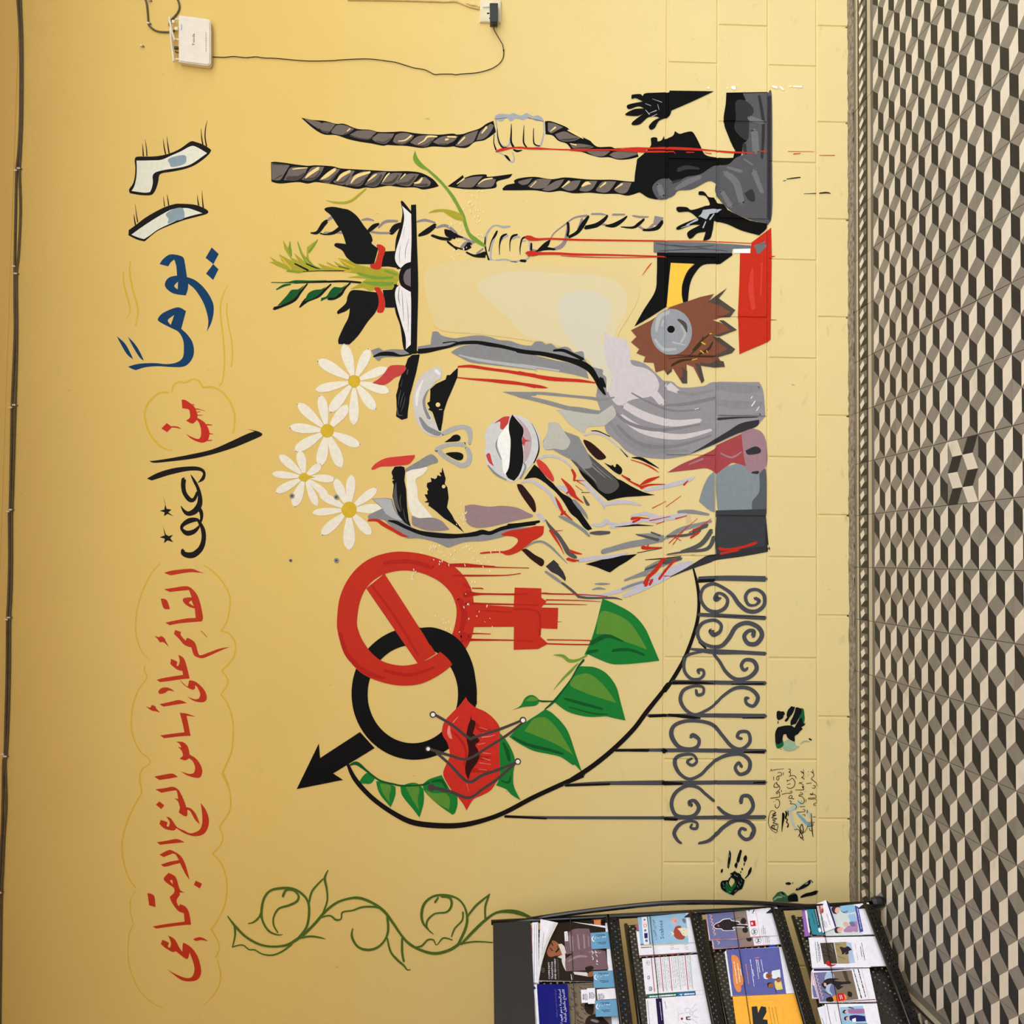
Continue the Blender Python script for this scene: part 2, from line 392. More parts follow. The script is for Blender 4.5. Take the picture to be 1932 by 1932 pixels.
for v0 in (0, h):
    cube += [(((0,v0),(a,v0+q),(h,v0+q),(t,v0)),2), (((a,v0+q),(0,v0+h),(t,v0+h),(h,v0+q)),1), (((2*t,v0),(h,v0+q),(5*a,v0+q),(1,v0)),1), (((h,v0+q),(2*t,v0+h),(1,v0+h),(5*a,v0+q)),2)]
odd = [(((v, 1-u) for u, v in p), mi) for p, mi in cube]; odd = [(list(p), mi) for p, mi in odd]
def rect(u0, u1, v0, v1, mi): return (((u0,v0),(u1,v0),(u1,v1),(u0,v1)), mi)
bord = [rect(0,1,0,.12,3), rect(0,1,.12,.22,4), rect(0,1,.22,.28,2), rect(0,1,.64,.72,2), rect(0,1,.72,.88,4), rect(0,1,.88,1,3)]
for k in range(4):   # chain of slanted lozenges on a grey band
    u = k/4; s_ = .25
    bord += [(((u,.28),(u+.11,.28),(u+.03,.46),(u,.46)),3), (((u+.11,.28),(u+.22,.34),(u+.125,.52),(u+.03,.46)),1), (((u+.03,.46),(u+.125,.52),(u+.125,.64),(u,.64),(u,.46)),3),
             (((u+.125,.52),(u+.22,.34),(u+.25,.34),(u+.25,.64),(u+.125,.64)),2), (((u+.11,.28),(u+.25,.28),(u+.25,.34),(u+.22,.34)),3)]
me_cube, me_odd, me_bord = tile_mesh('floor_tile', cube), tile_mesh('rotated_floor_tile', odd), tile_mesh('border_tile', bord)
floor = slab('floor', (2.0, -19.7, -.055), (56, 40.4, .1), tile_mat('floor_bed', (120, 116, 106), .2, .5))
floor['label'] = 'patterned cement tile floor with cube illusion tiles and border'
rt = random.Random(9)
for n in range(-4, 17):
    for i in range(0, 9):
        me = me_odd if (n, i) == (8, 3) else me_cube
        o = link('floor_tile', me, None, floor, (U0-TS*(n+.5), V0-TS*(i+.5), rt.uniform(-.0012, .0)))
        o.rotation_euler = (rt.uniform(-.003, .003), rt.uniform(-.003, .003), 0)
for n in range(-4, 17): link('border_tile', me_bord, None, floor, (U0-TS*(n+.5), V0+TS*.5, rt.uniform(-.001, 0)))
for i in range(-1, 9):
    o = link('border_tile', me_bord, None, floor, (U0-TS*17.5, V0-TS*(i+.5), rt.uniform(-.001, 0))); o.rotation_euler.z = -pi/2
# strip of rough mortar between border and wall
bm = bmesh.new(); N_ = 260; x0, x1 = XL, 3.4; rows_ = []
rm = random.Random(5)
for k in range(N_+1):
    x = x0+(x1-x0)*k/N_
    rows_.append([bm.verts.new((x, y+rm.uniform(-.004, .004)*(0 if j in (0,) else 1), z+rm.uniform(-.0025, .0025))) for j, (y, z) in enumerate(((0.002, .004), (-.014, .003), (-.036, .0), (-.0535, -.001)))])
for r1, r2 in zip(rows_, rows_[1:]):
    for j in range(3): bm.faces.new((r1[j], r1[j+1], r2[j+1], r2[j]))
tag(from_bm('trim_1', bm, mat('rough_mortar', (142, 132, 120), .85, .45, 55, bump=.9)), 'rough grey mortar strip between the yellow wall and floor border', None, None, 'structure')
# ---------------------------------------------------------------- slogan across the top of the wall
G='painted lettering of the slogan'
def numeral(label,outer,inner,patch,ticks):
    fig('painted_numeral',label,'lettering',G)
    part('outline','ink'); S(outer)
    part('fill','pale_grey'); S(inner)
    part('shade','blue_grey'); S(patch)
    part('tick_marks','ink')
    for t in ticks: K(t)
T(220,220,4.6)
numeral('white Arabic numeral six with black outline and ticks above it',
 '160,362! 185,347 330,345 440,325 540,285 630,222 660,212! 740,238 800,272 822,292! 800,328 740,380 670,425 590,455 480,478 400,490 370,512 362,560 345,620 318,668 285,683 200,680 115,665! 108,632 140,585 158,520 162,440 156,385',
 '172,382! 300,380 390,374 470,340 560,300 640,258 690,262 785,317! 740,350 660,405 600,430 520,447 420,462 340,483 313,515 315,570 305,620 290,655! 240,660 130,645! 155,600 172,520 175,440',
 '445,375 490,350 590,335 605,380 580,415 480,438 460,405',
 ['232,340,12 228,280,8 222,235,2','263,340,10 258,270,8 247,197,2','425,325,11 412,260,9 404,190,2','455,315,12 445,250,9 436,170,2','748,240,12 738,180,9 733,105,3','780,255,12 768,180,10 772,100,8 787,30,2'])
numeral('white Arabic numeral one, a single slanting stroke with black outline',
 '105,985! 180,930 260,870 400,793 500,760 560,756 680,765 760,795 795,822 780,845 700,868 580,900 460,945 360,990 300,1035 243,1083! 180,1068 102,1030!',
 '128,1025! 200,972 300,905 400,845 480,805 560,795 630,797 745,838! 660,858 540,895 440,940 350,985 290,1030 238,1063! 190,1050',
 '428,845 500,800 575,797 585,880 510,905 445,928 450,890',
 ['164,940,12 155,890,9 150,845,2','183,915,10 172,850,7 160,755,2','416,778,9 410,730,6 406,690,2','452,770,10 445,720,8 436,673,2','712,770,13 705,730,9 700,678,2','752,790,12 746,730,9 740,640,2'])
fig('painted_word','blue Arabic word with two diamond dots, beside the white numerals','lettering',G)
part('letters','blue')
S('372,1280! 400,1240 440,1207 480,1195 545,1205 580,1225 592,1270 612,1400! 525,1400! 518,1300 500,1240! 470,1265 448,1300!')
S('525,1380 450,1400 418,1455 440,1500 500,1537 600,1552! 618,1500 622,1450! 680,1500 740,1590 770,1660 792,1740 795,1800 783,1866! 825,1780 843,1680 830,1600 770,1500 690,1425 612,1393|533,1432! 500,1470 530,1500!')
T(220,600,4.2)
S('550,-55! 484,-85 374,-44 329,2 340,30 430,78 490,110 525,170 533,230 525,310 480,350 400,365 300,357 180,362 90,385! 120,402 152,413! 230,390 330,382 430,388 510,388 560,370 600,320 613,260 600,190 560,130 512,85!|456,-24! 406,16 429,55!')
part('tanween','blue')
S('0,143! 55,190 90,240 132,327! 100,305 70,270 30,200'); S('88,147! 140,200 180,260 217,338! 190,320 160,280 120,210')
T(220,220,4.6)
part('dots','blue')
F('825,1135 886,1192 840,1280 772,1226'); F('838,1280 884,1325 838,1418 776,1362')
fig('painted_flourish','four wavy yellow strokes on both sides of the blue word','lettering',G)
part('strokes','yellow')
K('122,1250,10 112,1340,14 140,1500,16 175,1620,16 185,1710,14 165,1810,12'); K('58,1350,12 62,1450,14 90,1560,16 115,1650,14 112,1710,10 85,1745,8')
K('960,1465,6 920,1560,12 900,1650,14 905,1760,14 925,1930,14 935,2100,14 932,2190,13 918,2300,12 890,2340,10'); K('960,1620,12 955,1700 975,1830 995,1930 1005,2070 995,2170')
T(220,600,4.2)
fig('painted_word','short red Arabic word with drips inside a small yellow cloud','lettering',G)
part('letters','red')
S('515,648! 545,650 590,680 620,710 640,760 640,790! 700,830 732,890 735,930 720,970 685,988 640,980 590,955 548,918! 600,945 650,958 668,930 668,880 655,835 637,808! 600,837 550,812! 580,790 580,750 570,725 520,715!')
part('drips','red')
for t in ['600,685,8 620,690,3','630,720,10 660,725,6 700,738,3','640,745,8 665,742,3','640,770,8 685,770,3','715,845,12 758,848,5','725,915,12 765,920,4','715,970,10 755,970,8','435,862,10 480,866,12 510,877,3']: K(t)
part('dot','red'); F('398,832 440,865 400,905 355,875')
part('cloud_outline','yellow')
K('410,590,15 340,595 270,650 230,720 225,800 260,910 310,980 370,1030 440,1050,8'); K('437,585,14 455,530 500,505 545,512 600,485 650,500 685,552'); K('685,552,14 760,548 840,590 900,670 935,770 930,860 922,910')
fig('painted_word','black Arabic word with two stars for dots','lettering',G)
part('letters','ink')
S('258,1132! 300,1130 430,1110 600,1078 760,1040 900,980 1030,920 1095,898! 1035,880! 1120,898 1155,917! 1145,935 1080,965 950,1020 830,1060 720,1090 600,1115 440,1135 330,1146 285,1145')
S('240,1272! 330,1225 450,1190 560,1177 640,1178 690,1200 706,1240 690,1285 640,1308! 672,1265 683,1230 650,1210 560,1212 430,1240 340,1268 278,1288!')
K('532,1280,38 528,1330,36 540,1390,34 580,1440,36 615,1435,28 640,1380,20')
K('588,1243,5 615,1290,22 645,1350,26 660,1420,34 655,1480,44 620,1530,46 570,1550,36 535,1530,24 510,1490,5')
K('645,1500,34 670,1540,30 672,1590,22 655,1640,14'); K('660,1630,20 640,1600,26 580,1605,42 525,1640,30 518,1675,24 560,1705,40 615,1690,34 655,1650,16')
K('660,1620,20 685,1680,34 690,1750,36 670,1820,42 620,1870,48 570,1880,46 530,1865,38 525,1840,28')
part('star','ink'); F('367,1408 383,1460 396,1512 435,1518 410,1540 452,1572 405,1552 375,1570 380,1540 340,1527 378,1518 385,1480')
part('star','ink'); F('367,1648 390,1715 412,1728 448,1718 425,1745 448,1777 405,1762 375,1785 382,1748 340,1738 382,1722')
T(220,1040,4.392)
fig('painted_word','first red Arabic word after the black word, in the yellow cloud','lettering',G)
part('letters','dark_red')
S('393,178! 460,160 560,148 630,147 690,170 735,182! 690,178 600,175 450,200! 420,190')
S('392,315! 470,303 560,290 610,300 660,350 690,420 712,520 715,560 705,582! 600,590 520,598 440,613! 403,592! 480,575 580,557 655,553! 648,475! 600,460 560,430 548,405 560,388 590,383 622,382! 600,322! 530,328 440,338!|620,408! 640,455! 600,428')
S('485,652! 535,670! 530,690 555,725 575,740! 580,723 600,722 650,760 675,840 695,862 760,840 850,808 940,793! 870,820 770,865 720,885 680,882 640,860 620,800 605,795! 560,775 520,730 475,685!')
part('dots','dark_red'); S('365,392! 415,405 442,480! 390,472'); S('313,700! 350,712 370,703 400,725 405,740 435,795! 390,755 360,755 345,735'); K('700,660,5 750,712,5')
fig('painted_word','second red Arabic word, three letters with a curled tail, in the yellow cloud','lettering',G)
part('letters','dark_red')
S('512,858! 555,885 580,950 605,1055! 530,1062 440,1075 360,1085! 330,1065! 400,1048 480,1035 550,1025! 545,992! 500,980 445,935! 450,892! 500,915 497,945 510,950 523,910')
S('520,1062! 570,1110 590,1118 600,1075 615,1070 660,1085 720,1140 747,1200 738,1240 700,1252 640,1240 578,1200! 640,1225 680,1220 692,1180 670,1130 650,1110! 648,1140 620,1145 560,1110')
part('dots','dark_red'); S('345,1160! 370,1135 415,1128 450,1140 482,1163! 430,1155 400,1175 355,1182')
fig('painted_word','third red Arabic word, with a hamza above its first stroke, in the yellow cloud','lettering',G)
part('letters','dark_red')
S('355,1268! 450,1247 520,1233 583,1258! 500,1270 390,1288!')
S('523,1338! 580,1345 660,1372! 600,1365 580,1365! 600,1460 613,1530! 520,1535 395,1550! 360,1527! 460,1512 562,1500! 545,1420')
S('490,1578! 545,1580 580,1605 597,1640 605,1685! 660,1720 700,1780 710,1830 690,1875 640,1875 580,1855 528,1823! 600,1845 640,1835 650,1790 630,1740 600,1715! 570,1733 522,1720! 550,1695! 540,1655 508,1620! 535,1625 520,1595')
part('dots','dark_red'); S('240,1285! 280,1295 290,1275 320,1285 330,1305 360,1338! 320,1325 290,1320')
fig('painted_word','fourth red Arabic word, ending in a wide open hook, in the yellow cloud','lettering',G)
part('letters','dark_red')
S('312,1868! 400,1850 465,1843 508,1870! 430,1885 355,1896!')
T(220,1460,4.392)
S('320,128! 400,118 465,107 510,130 540,180 570,250 575,275! 620,290 660,340 690,420! 650,380 610,310 585,300! 585,345 560,350 515,320! 525,280! 510,230 477,203! 510,208! 500,150 480,138 370,157!')
S('410,355! 450,370 500,440 560,470 600,490 640,488 690,460 710,400 705,300 695,240! 740,300 765,380 755,450 720,500 660,517 600,508 540,480 495,450! 470,470 400,455 355,415! 365,382! 418,400 415,430 430,438 440,400')
part('dots','dark_red'); F('355,228 395,262 370,292 325,255')
fig('painted_word','last and longest red Arabic word, above the green vine, in the yellow cloud','lettering',G)
part('letters','dark_red')
S('333,567! 420,553 500,540 565,567! 480,575 360,588!')
S('355,670! 430,632 470,640 530,680 570,750 605,880! 570,830 525,740! 480,750 400,770 367,752! 440,728 515,715! 490,670 465,660! 390,690!')
S('430,820! 480,845 500,880 525,960 565,983! 520,985 525,1000 500,1040 500,1070 515,1095 525,1080! 570,1100 600,1150 617,1250! 520,1257 330,1282! 298,1265! 420,1243 563,1225! 558,1155! 510,1135 460,1070 440,1020! 478,980 475,945! 400,890 392,860!|440,885! 460,880 465,915!')
S('427,1340! 480,1370 520,1440 545,1475! 548,1415 560,1402 620,1440 670,1510 697,1600 698,1660 670,1705 610,1720 530,1705 415,1617! 490,1660 570,1690 620,1685 643,1640 640,1580 605,1480! 590,1530 560,1525 492,1470! 460,1475 400,1440 367,1410! 378,1375! 430,1398 425,1430 440,1440 450,1400')
part('dots','dark_red'); F('655,885 708,910 690,950 640,920'); S('255,987! 310,1010 322,1105! 270,1090!'); S('633,1370! 680,1353 720,1362 760,1387! 700,1378 660,1385')
fig('painted_cloud','long scalloped yellow cloud outline around the red words','lettering',G)
part('outline','yellow')
T(220,1040,4.392)
K('365,97,5 290,180,10 215,330 170,480 155,620 175,750 215,840 270,900,5'); K('235,945,11 230,990 250,1050 180,1150 135,1280 120,1420 135,1530 190,1650 280,1742 210,1810 190,1880 190,1932')
K('720,115,6 800,170,13 880,260 935,370 935,480 910,590 865,660! 940,690 985,770 975,860 930,930 870,990! 920,1060 910,1120 865,1185! 920,1270 960,1400 965,1550 945,1680 880,1830! 925,1932')
T(220,1460,4.392)
K('190,0,12 195,70 210,155! 150,260 90,390 50,530 45,650 70,780 110,880 155,940'); K('155,968,5 115,1050,9 115,1150 140,1247! 105,1330 95,1450 100,1560 140,1700 210,1820 300,1900 380,1940')
K('870,0,12 930,120 945,230 930,320 850,440! 880,520 860,590 795,660! 870,750 910,880 910,1000 880,1130 785,1290! 840,1390 850,1450 820,1520'); K('835,1550,11 860,1650 850,1750 790,1850 720,1920,4')
# ---------------------------------------------------------------- three painted ropes and the two fists
G='painted figures of the wall mural'
T(500,200,5.367)
fig('painted_rope','painted grey rope nearest the router, pointed end, gripped by the upper fist','painting',G)
part('outline','black')
S('368,118! 470,140 600,150 720,180 800,180 930,230 1060,240 1150,262 1300,262 1400,258 1560,280 1760,290 1932,285 1932,390 1850,415 1700,410 1590,425 1440,405 1330,400 1240,395 1190,402 1080,380 950,360 840,335 720,295 600,288 500,235 400,150')
T(840,200,4.493)
S('-20,245! 130,240 200,220 290,190 350,150 408,125! 430,220! 400,245 330,290 250,305 190,350 130,355 60,340 -20,330!')
S('845,130! 900,130 1020,175 1060,205 1150,255 1230,295! 1290,345 1400,345 1450,360 1620,370! 1640,430! 1560,450 1470,455 1390,435 1310,435 1230,415 1160,390 1080,375 1030,320 960,295 910,250 850,240!')
part('strands','rope')
T(500,200,5.367)
for t in ['395,130! 480,145 560,165 570,200 545,235! 470,185','570,175! 620,165 715,185! 690,215 650,265 620,275 560,240','720,195! 790,190 900,230! 860,270 800,290 740,290 670,265','930,250! 1050,245 1130,268! 1090,300 1050,340 960,325 860,290!','1150,275! 1310,280! 1280,330 1220,380 1140,370 1085,330','1370,275 1440,275 1510,300! 1470,350 1400,390 1330,380 1295,360! 1320,300','1540,310 1640,295 1740,300! 1690,360 1630,410 1540,400 1470,370!','1790,310 1932,300! 1900,350 1840,390 1760,390 1700,365!']: S(t)
T(840,200,4.493)
for t in ['0,255! 110,255! 70,300 20,320 0,325!','160,250 280,205! 260,260 230,310 150,340 85,335!','300,210 385,150! 410,170 370,240 320,280 265,290!','870,140! 920,145 1000,180! 950,205 900,230 870,210!','930,240! 1010,215 1080,245 1150,270! 1090,295 1010,300 960,280','1060,320! 1150,320 1230,335 1260,350! 1190,365 1090,360','1200,385 1290,365 1400,385! 1340,425 1270,425!','1390,415! 1450,385 1600,385 1630,410! 1530,440 1450,445']: S(t)
part('strand_shading','rope_dark')
T(500,200,5.367)
for t in ['560,240,10 600,262,20 650,262,14','800,285,8 860,262,14 900,235,8','860,300,10 960,328,14 1050,335,12 1090,305,8','1130,355,10 1200,370,16 1270,330,10','1330,378,10 1400,385,14 1480,340,10','1540,398,10 1620,400,16 1690,350,10','1760,385,8 1840,385,12']: K(t)
T(840,200,4.493)
K('980,285,8 1050,285,20 1120,275,8'); K('1100,355,6 1180,355,16 1240,345,8')
part('highlights','cream')
T(500,200,5.367)
for t in ['1350,355,8 1420,345,14 1480,300,18','1550,385,8 1610,350,14 1650,310,20 1740,310,14','1830,340,25 1860,335,10','830,255,8 860,230,14']: K(t)
T(840,200,4.493)
for t in ['20,260,12 90,262,14','110,320,8 165,265,16','310,230,10 350,180,20','1040,205,10 1100,230,24 1170,275,8','890,215,5 935,180,16','1060,318,6 1110,330,12']: K(t)
fig('painted_fist','painted fist gripping the rope nearest the router, thumb below, fingers outlined in black','painting',G)
part('shading','blue_grey2')
S('415,110! 430,80 470,65 540,70 580,60 640,80 690,60 740,85 790,80 830,110 840,150! 820,130 760,125 740,100 690,105 660,120 600,105 555,130 520,100 480,130 440,120')
for t in ['430,120,10 440,200,10 450,300,14 500,345,18 540,330,14 550,270,8','835,140,8 835,230,10 810,330,14 770,340,12','440,385,8 500,420,10 540,460,12 575,475,12 585,440,10 570,395,8']: K(t)
part('outline','black')
for t in ['440,190,4 450,280,10 480,345,14 520,350,8','560,150,4 560,220,12 558,300,16 580,350,20','668,165,4 664,240,10 665,310,14 690,350,12','750,190,6 748,250,8 755,320,12 800,340,10','580,370,12 610,382,20 650,375,8','415,240,5 412,310,8 430,370,14','505,415,8 525,435,22 550,465,10','425,110,4 520,100,3','700,100,4 830,130,4']: K(t)
fig('painted_rope','painted grey rope in the middle, unheld, running to the black head','painting',G)
part('outline','black')
T(500,200,5.367)
S('60,570! 100,565 200,575 300,590 430,605 520,600 680,610 760,630 900,640 1080,650 1270,660 1460,660 1590,680 1700,740 1760,810! 1700,830 1600,845 1520,825 1400,825 1320,815 1240,808 1100,830 1020,825 930,840 800,815 700,795 600,780 510,770 430,785 330,770 150,785 65,765!')
T(840,200,4.493)
S('20,680! 150,585! 160,610! 240,585 345,580 370,600 570,575! 540,610 440,640 430,690 330,705 180,705 90,695')
S('485,700! 520,670 590,655! 585,630 640,610 760,600 900,620 1020,605 1180,620 1300,625 1420,625 1560,640 1650,640! 1650,730! 1550,760 1460,745 1340,745 1220,735 1090,740 980,720 880,730 760,715 620,715 490,715!')
part('strands','rope')
T(500,200,5.367)
for t in ['65,580! 180,590 250,600! 200,680 150,750 70,745!','270,620 430,625! 400,690 330,750 190,750! 220,690','480,620 600,615! 560,690 500,745 430,755 370,745! 420,690','680,640 760,640! 720,700 650,780 590,770 545,750! 600,700','860,660 910,660! 860,730 800,795 720,785 690,765!','1000,660 1060,680! 1020,740 960,810 850,805 810,800! 870,720','1130,675 1230,665! 1180,750 1130,810 1060,815 1010,800! 1080,700','1290,680 1390,680! 1350,750 1290,800 1170,790! 1220,720','1440,690 1560,690! 1510,760 1460,810 1370,800 1320,780!','1560,740 1620,720 1680,770! 1660,810 1580,820 1500,805!']: S(t)
T(840,200,4.493)
for t in ['150,620! 240,600 320,595! 270,650 220,690 100,685!','330,620 430,620! 400,680 320,690 260,680!','620,640 740,610! 700,660 650,670!','700,680! 780,620 900,625! 850,690 760,700','930,640 1010,620! 960,690 880,720 820,710!','980,690! 1060,640 1150,630! 1110,700 1050,720','1150,690! 1190,640 1290,635! 1250,700 1200,725 1140,715','1290,690! 1340,640 1450,640! 1400,710 1350,735 1280,720','1430,710! 1490,650 1580,650! 1540,730 1480,740']: S(t)
part('strand_shading','rope_dark')
T(500,200,5.367)
for t in ['80,590,14 200,595,14','100,740,12 170,700,10','230,730,40 340,725,40 400,680,16','400,740,20 500,730,24 560,660,10','570,755,16 650,760,24 730,680,10','720,775,14 800,770,24 860,700,10','840,800,12 950,795,20 1030,720,10','1030,800,16 1120,780,44 1180,700,20','1200,780,16 1290,770,30 1350,700,14','1350,785,16 1450,780,34 1520,710,16','1530,800,14 1640,800,30']: K(t)
part('highlights','cream')
for t in ['410,730,10 450,690,30 540,630,30','570,740,14 630,700,40 710,640,30','730,755,14 780,700,34 860,660,26','870,780,10 930,710,34 1060,670,22','1040,760,8 1100,710,20 1130,690,10','1190,770,6 1230,710,16 1260,680,10','1370,740,6 1420,690,16','1510,780,10 1560,770,25 1590,730,20','280,640,10 350,630,14 430,625,8']: K(t)
T(840,200,4.493)
for t in ['100,660,6 160,615,14','280,660,6 330,625,14 400,612,10','720,690,5 770,640,10','990,690,6 1050,640,20','1160,680,14 1200,655,30 1230,660,10','1310,690,6 1360,650,16','1440,700,5 1500,660,16']: K(t)
fig('painted_rope','painted thin rope of loose black and grey strokes, passing behind the open book','painting',G)
part('grey_strokes','mauve_grey')
T(500,200,5.367)
for t in ['640,1150,26 690,1120,30 740,1110,20','600,1280,14 680,1280,14 800,1285,24','980,1155,14 1040,1145,26 1100,1160,12','1080,1275,24 1160,1285,22 1290,1285,20','1150,1230,16 1220,1170,30 1340,1165,22','1540,1170,20 1620,1155,26 1720,1180,16','1740,1230,20 1820,1210,30 1900,1250,24 1940,1290,20']: K(t)
T(840,200,4.493)
for t in ['0,1010,20 50,1040,24 100,1090,14 180,1130,20 240,1160,20','130,1210,20 170,1170,36 210,1160,16','270,1250,20 320,1210,14','740,1220,20 790,1230,24 850,1200,20','890,1140,10 920,1080,10 1020,1000,12 1100,945,14 1200,930,20','910,1215,20 980,1190,36 1020,1130,28 1040,1000,14','1120,1060,14 1160,960,24','1240,915,14 1320,915,16 1370,925,8','1330,1000,20 1400,1020,14','1420,920,18 1520,920,14','1590,930,14 1650,940,18 1720,940,12','1630,1010,22 1700,1050,18 1760,1010,26']: K(t)
F('1775,930 1850,945 1830,1010 1760,1010')
part('black_strokes','black')
T(500,200,5.367)
for t in ['465,1285,14 530,1280,34 590,1200,46 625,1165,36','560,1290,14 620,1300,16 700,1280,36 770,1230,44','1050,1265,36 1100,1220,46 1150,1195,24','1280,1280,54 1320,1230,64 1370,1200,44','1560,1310,28 1640,1270,56 1720,1210,44','1690,1310,26 1780,1340,32 1880,1350,30','1840,1260,36 1870,1300,64 1930,1320,60','1850,1370,16 1940,1450,20']: K(t)
T(840,200,4.493)
for t in ['0,1050,20 30,1080,64 90,1100,30 150,1115,10','20,1150,16 70,1190,14 170,1220,10','170,1210,36 205,1180,56','180,1240,16 250,1270,22 335,1260,56','730,1165,16 728,1220,20','780,1230,14 850,1180,44 885,1140,14','760,1235,10 850,1210,26 930,1215,14','1040,990,24 1045,1050,20 1035,1100,22','1050,1110,24 1120,1070,30 1170,1000,38 1215,935,18','1190,1030,34 1280,1010,38 1340,970,32 1375,930,18','1360,1015,12 1430,1010,38 1500,970,28 1540,935,12','1490,1025,8 1590,1030,20 1640,1000,28 1685,960,18','1680,1050,20 1740,1050,22 1800,1030,36 1840,980,28']: K(t)
fig('painted_fist','painted fist on the thin rope, green stem growing beside it, thumb above','painting',G)
part('shading','blue_grey2')
for t in ['545,1020,14 490,1025,18 430,1010,12 390,1030,14 350,1090,18 345,1150,10','420,1100,16 395,1180,14 385,1260,14 400,1310,14 500,1300,12 580,1315,10 660,1305,12 710,1280,12 715,1200,8 710,1140,8','480,1130,14 500,1110,20 530,1100,16','570,1130,10 600,1110,14 630,1110,12','640,1150,10 680,1140,10']: K(t)
part('outline','black')
for t in ['340,1110,8 338,1180,14 355,1260,12 385,1330,20 440,1335,28','440,1060,14 420,1100,20 390,1150,8 370,1230,8','520,1085,12 480,1110,22 460,1180,10 460,1260,5','610,1090,14 570,1105,20 550,1150,10 548,1230,5','680,1110,16 650,1130,14 635,1200,10 635,1260,4','475,1335,28 520,1335,28','555,1335,34 600,1335,34','640,1310,22 680,1315,22']: K(t)
# stem and leaves from the fist
fig('painted_plant','painted pale green stem with slim leaves, crossing the middle rope','painting',G)
part('stem','leaf_light')
T(500,200,5.367)
K('1640,640,22 1720,710,28 1800,790,28 1870,880,26 1932,980,26')
T(840,200,4.493)
K('-5,680,24 60,760,24 110,850,28 150,930,32 170,1000,28 200,1080,28 250,1130,40 335,1185,24')
part('leaf','leaf_light')
T(500,200,5.367)
S('1520,450! 1545,520 1600,590 1690,665! 1600,640 1530,590 1500,540 1505,490')
part('leaf','olive'); S('1650,1085! 1720,1050 1830,1045 1932,1070 2000,1110 2018,1165! 1932,1150 1860,1110 1800,1070 1730,1075')
part('leaf','olive'); K('620,955,4 700,975,18 800,980,24 880,955,24 950,900,22 1022,838,14')
# ---------------------------------------------------------------- book, hands, sprigs, flowers
T(500,370,6.0375)
fig('painted_sprig','painted tuft of yellow green grass rising between two black hands','painting',G)
part('grass','olive')
F('1520,870 1450,830 1330,820 1200,810 1090,790 1000,750 920,720 830,705 900,790 940,820 780,740 840,815 700,745 760,815 600,765 660,830 560,790 500,720 490,650 540,570 610,485 480,580 470,700 430,650 370,500 400,640 460,750 330,650 380,740 300,700 290,510 260,590 205,500 220,600 310,740 160,660 190,740 260,790 140,740 55,690 100,750 50,750 150,800 250,840 240,860 380,880 520,850 700,860 900,860 1040,880 1100,900 940,925 1160,940 1090,990 970,1060 1120,1040 1190,1080 1300,1060 1450,1060 1530,940')
part('green_blades','leaf_light')
for t in ['1060,880,26 1250,930,36 1450,930,26','1370,850,26 1500,895,26','470,700,14 540,790,20 640,830,14','370,520,6 410,650,14 480,780,14','280,520,6 285,610,30 300,680,14','1120,980,16 1280,1000,50 1450,1000,40','260,850,20 400,865,14','600,500,6 550,570,24 500,640,18']: K(t)
part('yellow_blades','gold')
for t in ['850,720,14 930,770,16 1020,810,12','165,680,14 230,750,20 300,830,14','700,760,10 780,810,14 900,840,12','900,860,16 980,850,12']: K(t)
part('dark_blades','black')
for t in ['340,770,16 420,810,20 490,845,22','470,770,12 560,810,14 620,830,6','430,860,8 650,850,9 900,850,11','840,800,8 960,830,8']: K(t)
fig('painted_sprig','painted dark green sprig of three leaves beside the grass tuft','painting',G)
part('stem','black'); K('340,990,14 480,980,22 700,975,22 900,970,24 1090,985,22')
part('leaf_shading','black')
for t in ['480,1000,16 400,1100,26 330,1180,44 200,1250,28 105,1280,38','750,1005,16 680,1070,28 600,1130,54 480,1180,54 395,1265,16','970,990,18 910,1050,22 860,1120,36 780,1160,44 720,1170,28']: K(t)
part('tip','leaf_dark'); K('70,982,8 250,985,14 350,975,34 520,968,14 700,962,8'); K('130,1065,12 210,1020,26 290,1005,14')
for t in ['450,1010! 380,1060 300,1070 250,1130 140,1250! 240,1220 340,1160 400,1080','690,1030! 640,1060 560,1070 490,1110 450,1200! 560,1160 640,1100','930,1005! 870,1040 790,1035 740,1080 700,1140 640,1160! 635,1198! 720,1160 800,1150 860,1090']:
    part('leaf','leaf_dark'); S(t)
T(500,370,6.0375)
fig('painted_hand','painted black hand with a red bracelet, the one nearer the ropes','painting',G)
part('hand','black')
S('675,150! 700,130 780,122 880,140 960,160 1050,230 1130,340 1200,430 1225,500 1215,540 1290,595! 1240,775! 1070,775 1010,760 930,700 880,620 800,575 790,550 820,535 920,545! 905,490 870,400 810,310 750,220 690,170')
part('wrist','black'); F('1350,630 1480,625 1500,720 1545,825 1400,800 1315,805')
part('bracelet','red'); S('1270,560 1310,550 1360,580 1370,620 1340,720 1320,820 1270,838 1210,820 1200,780 1250,760 1275,690 1290,620')
fig('painted_hand','painted black hand with a red bracelet, the one above the flowers','painting',G)
part('hand','black')
S('985,1075 1080,1072 1180,1085 1300,1100! 1300,1200 1260,1320 1170,1430 1060,1590 960,1690! 840,1685! 835,1630 890,1500 950,1380 965,1275! 920,1310 830,1345! 825,1310 920,1220 940,1140')
part('wrist','black'); F('1340,1070 1450,1065 1500,990 1510,1100 1485,1270 1370,1270')
part('bracelet','red'); S('1245,1050 1280,1037 1310,1050 1350,1130 1370,1230 1350,1310 1310,1330 1275,1310 1295,1220 1285,1130')
fig('painted_book','painted open book with white pages and black cover under the two hands','painting',G)
part('cover','black')
S('1545,65! 1560,52 1590,80 1670,180! 1670,760 1570,830! 1500,830! 1480,690 1490,500 1540,330 1565,200 1555,110')
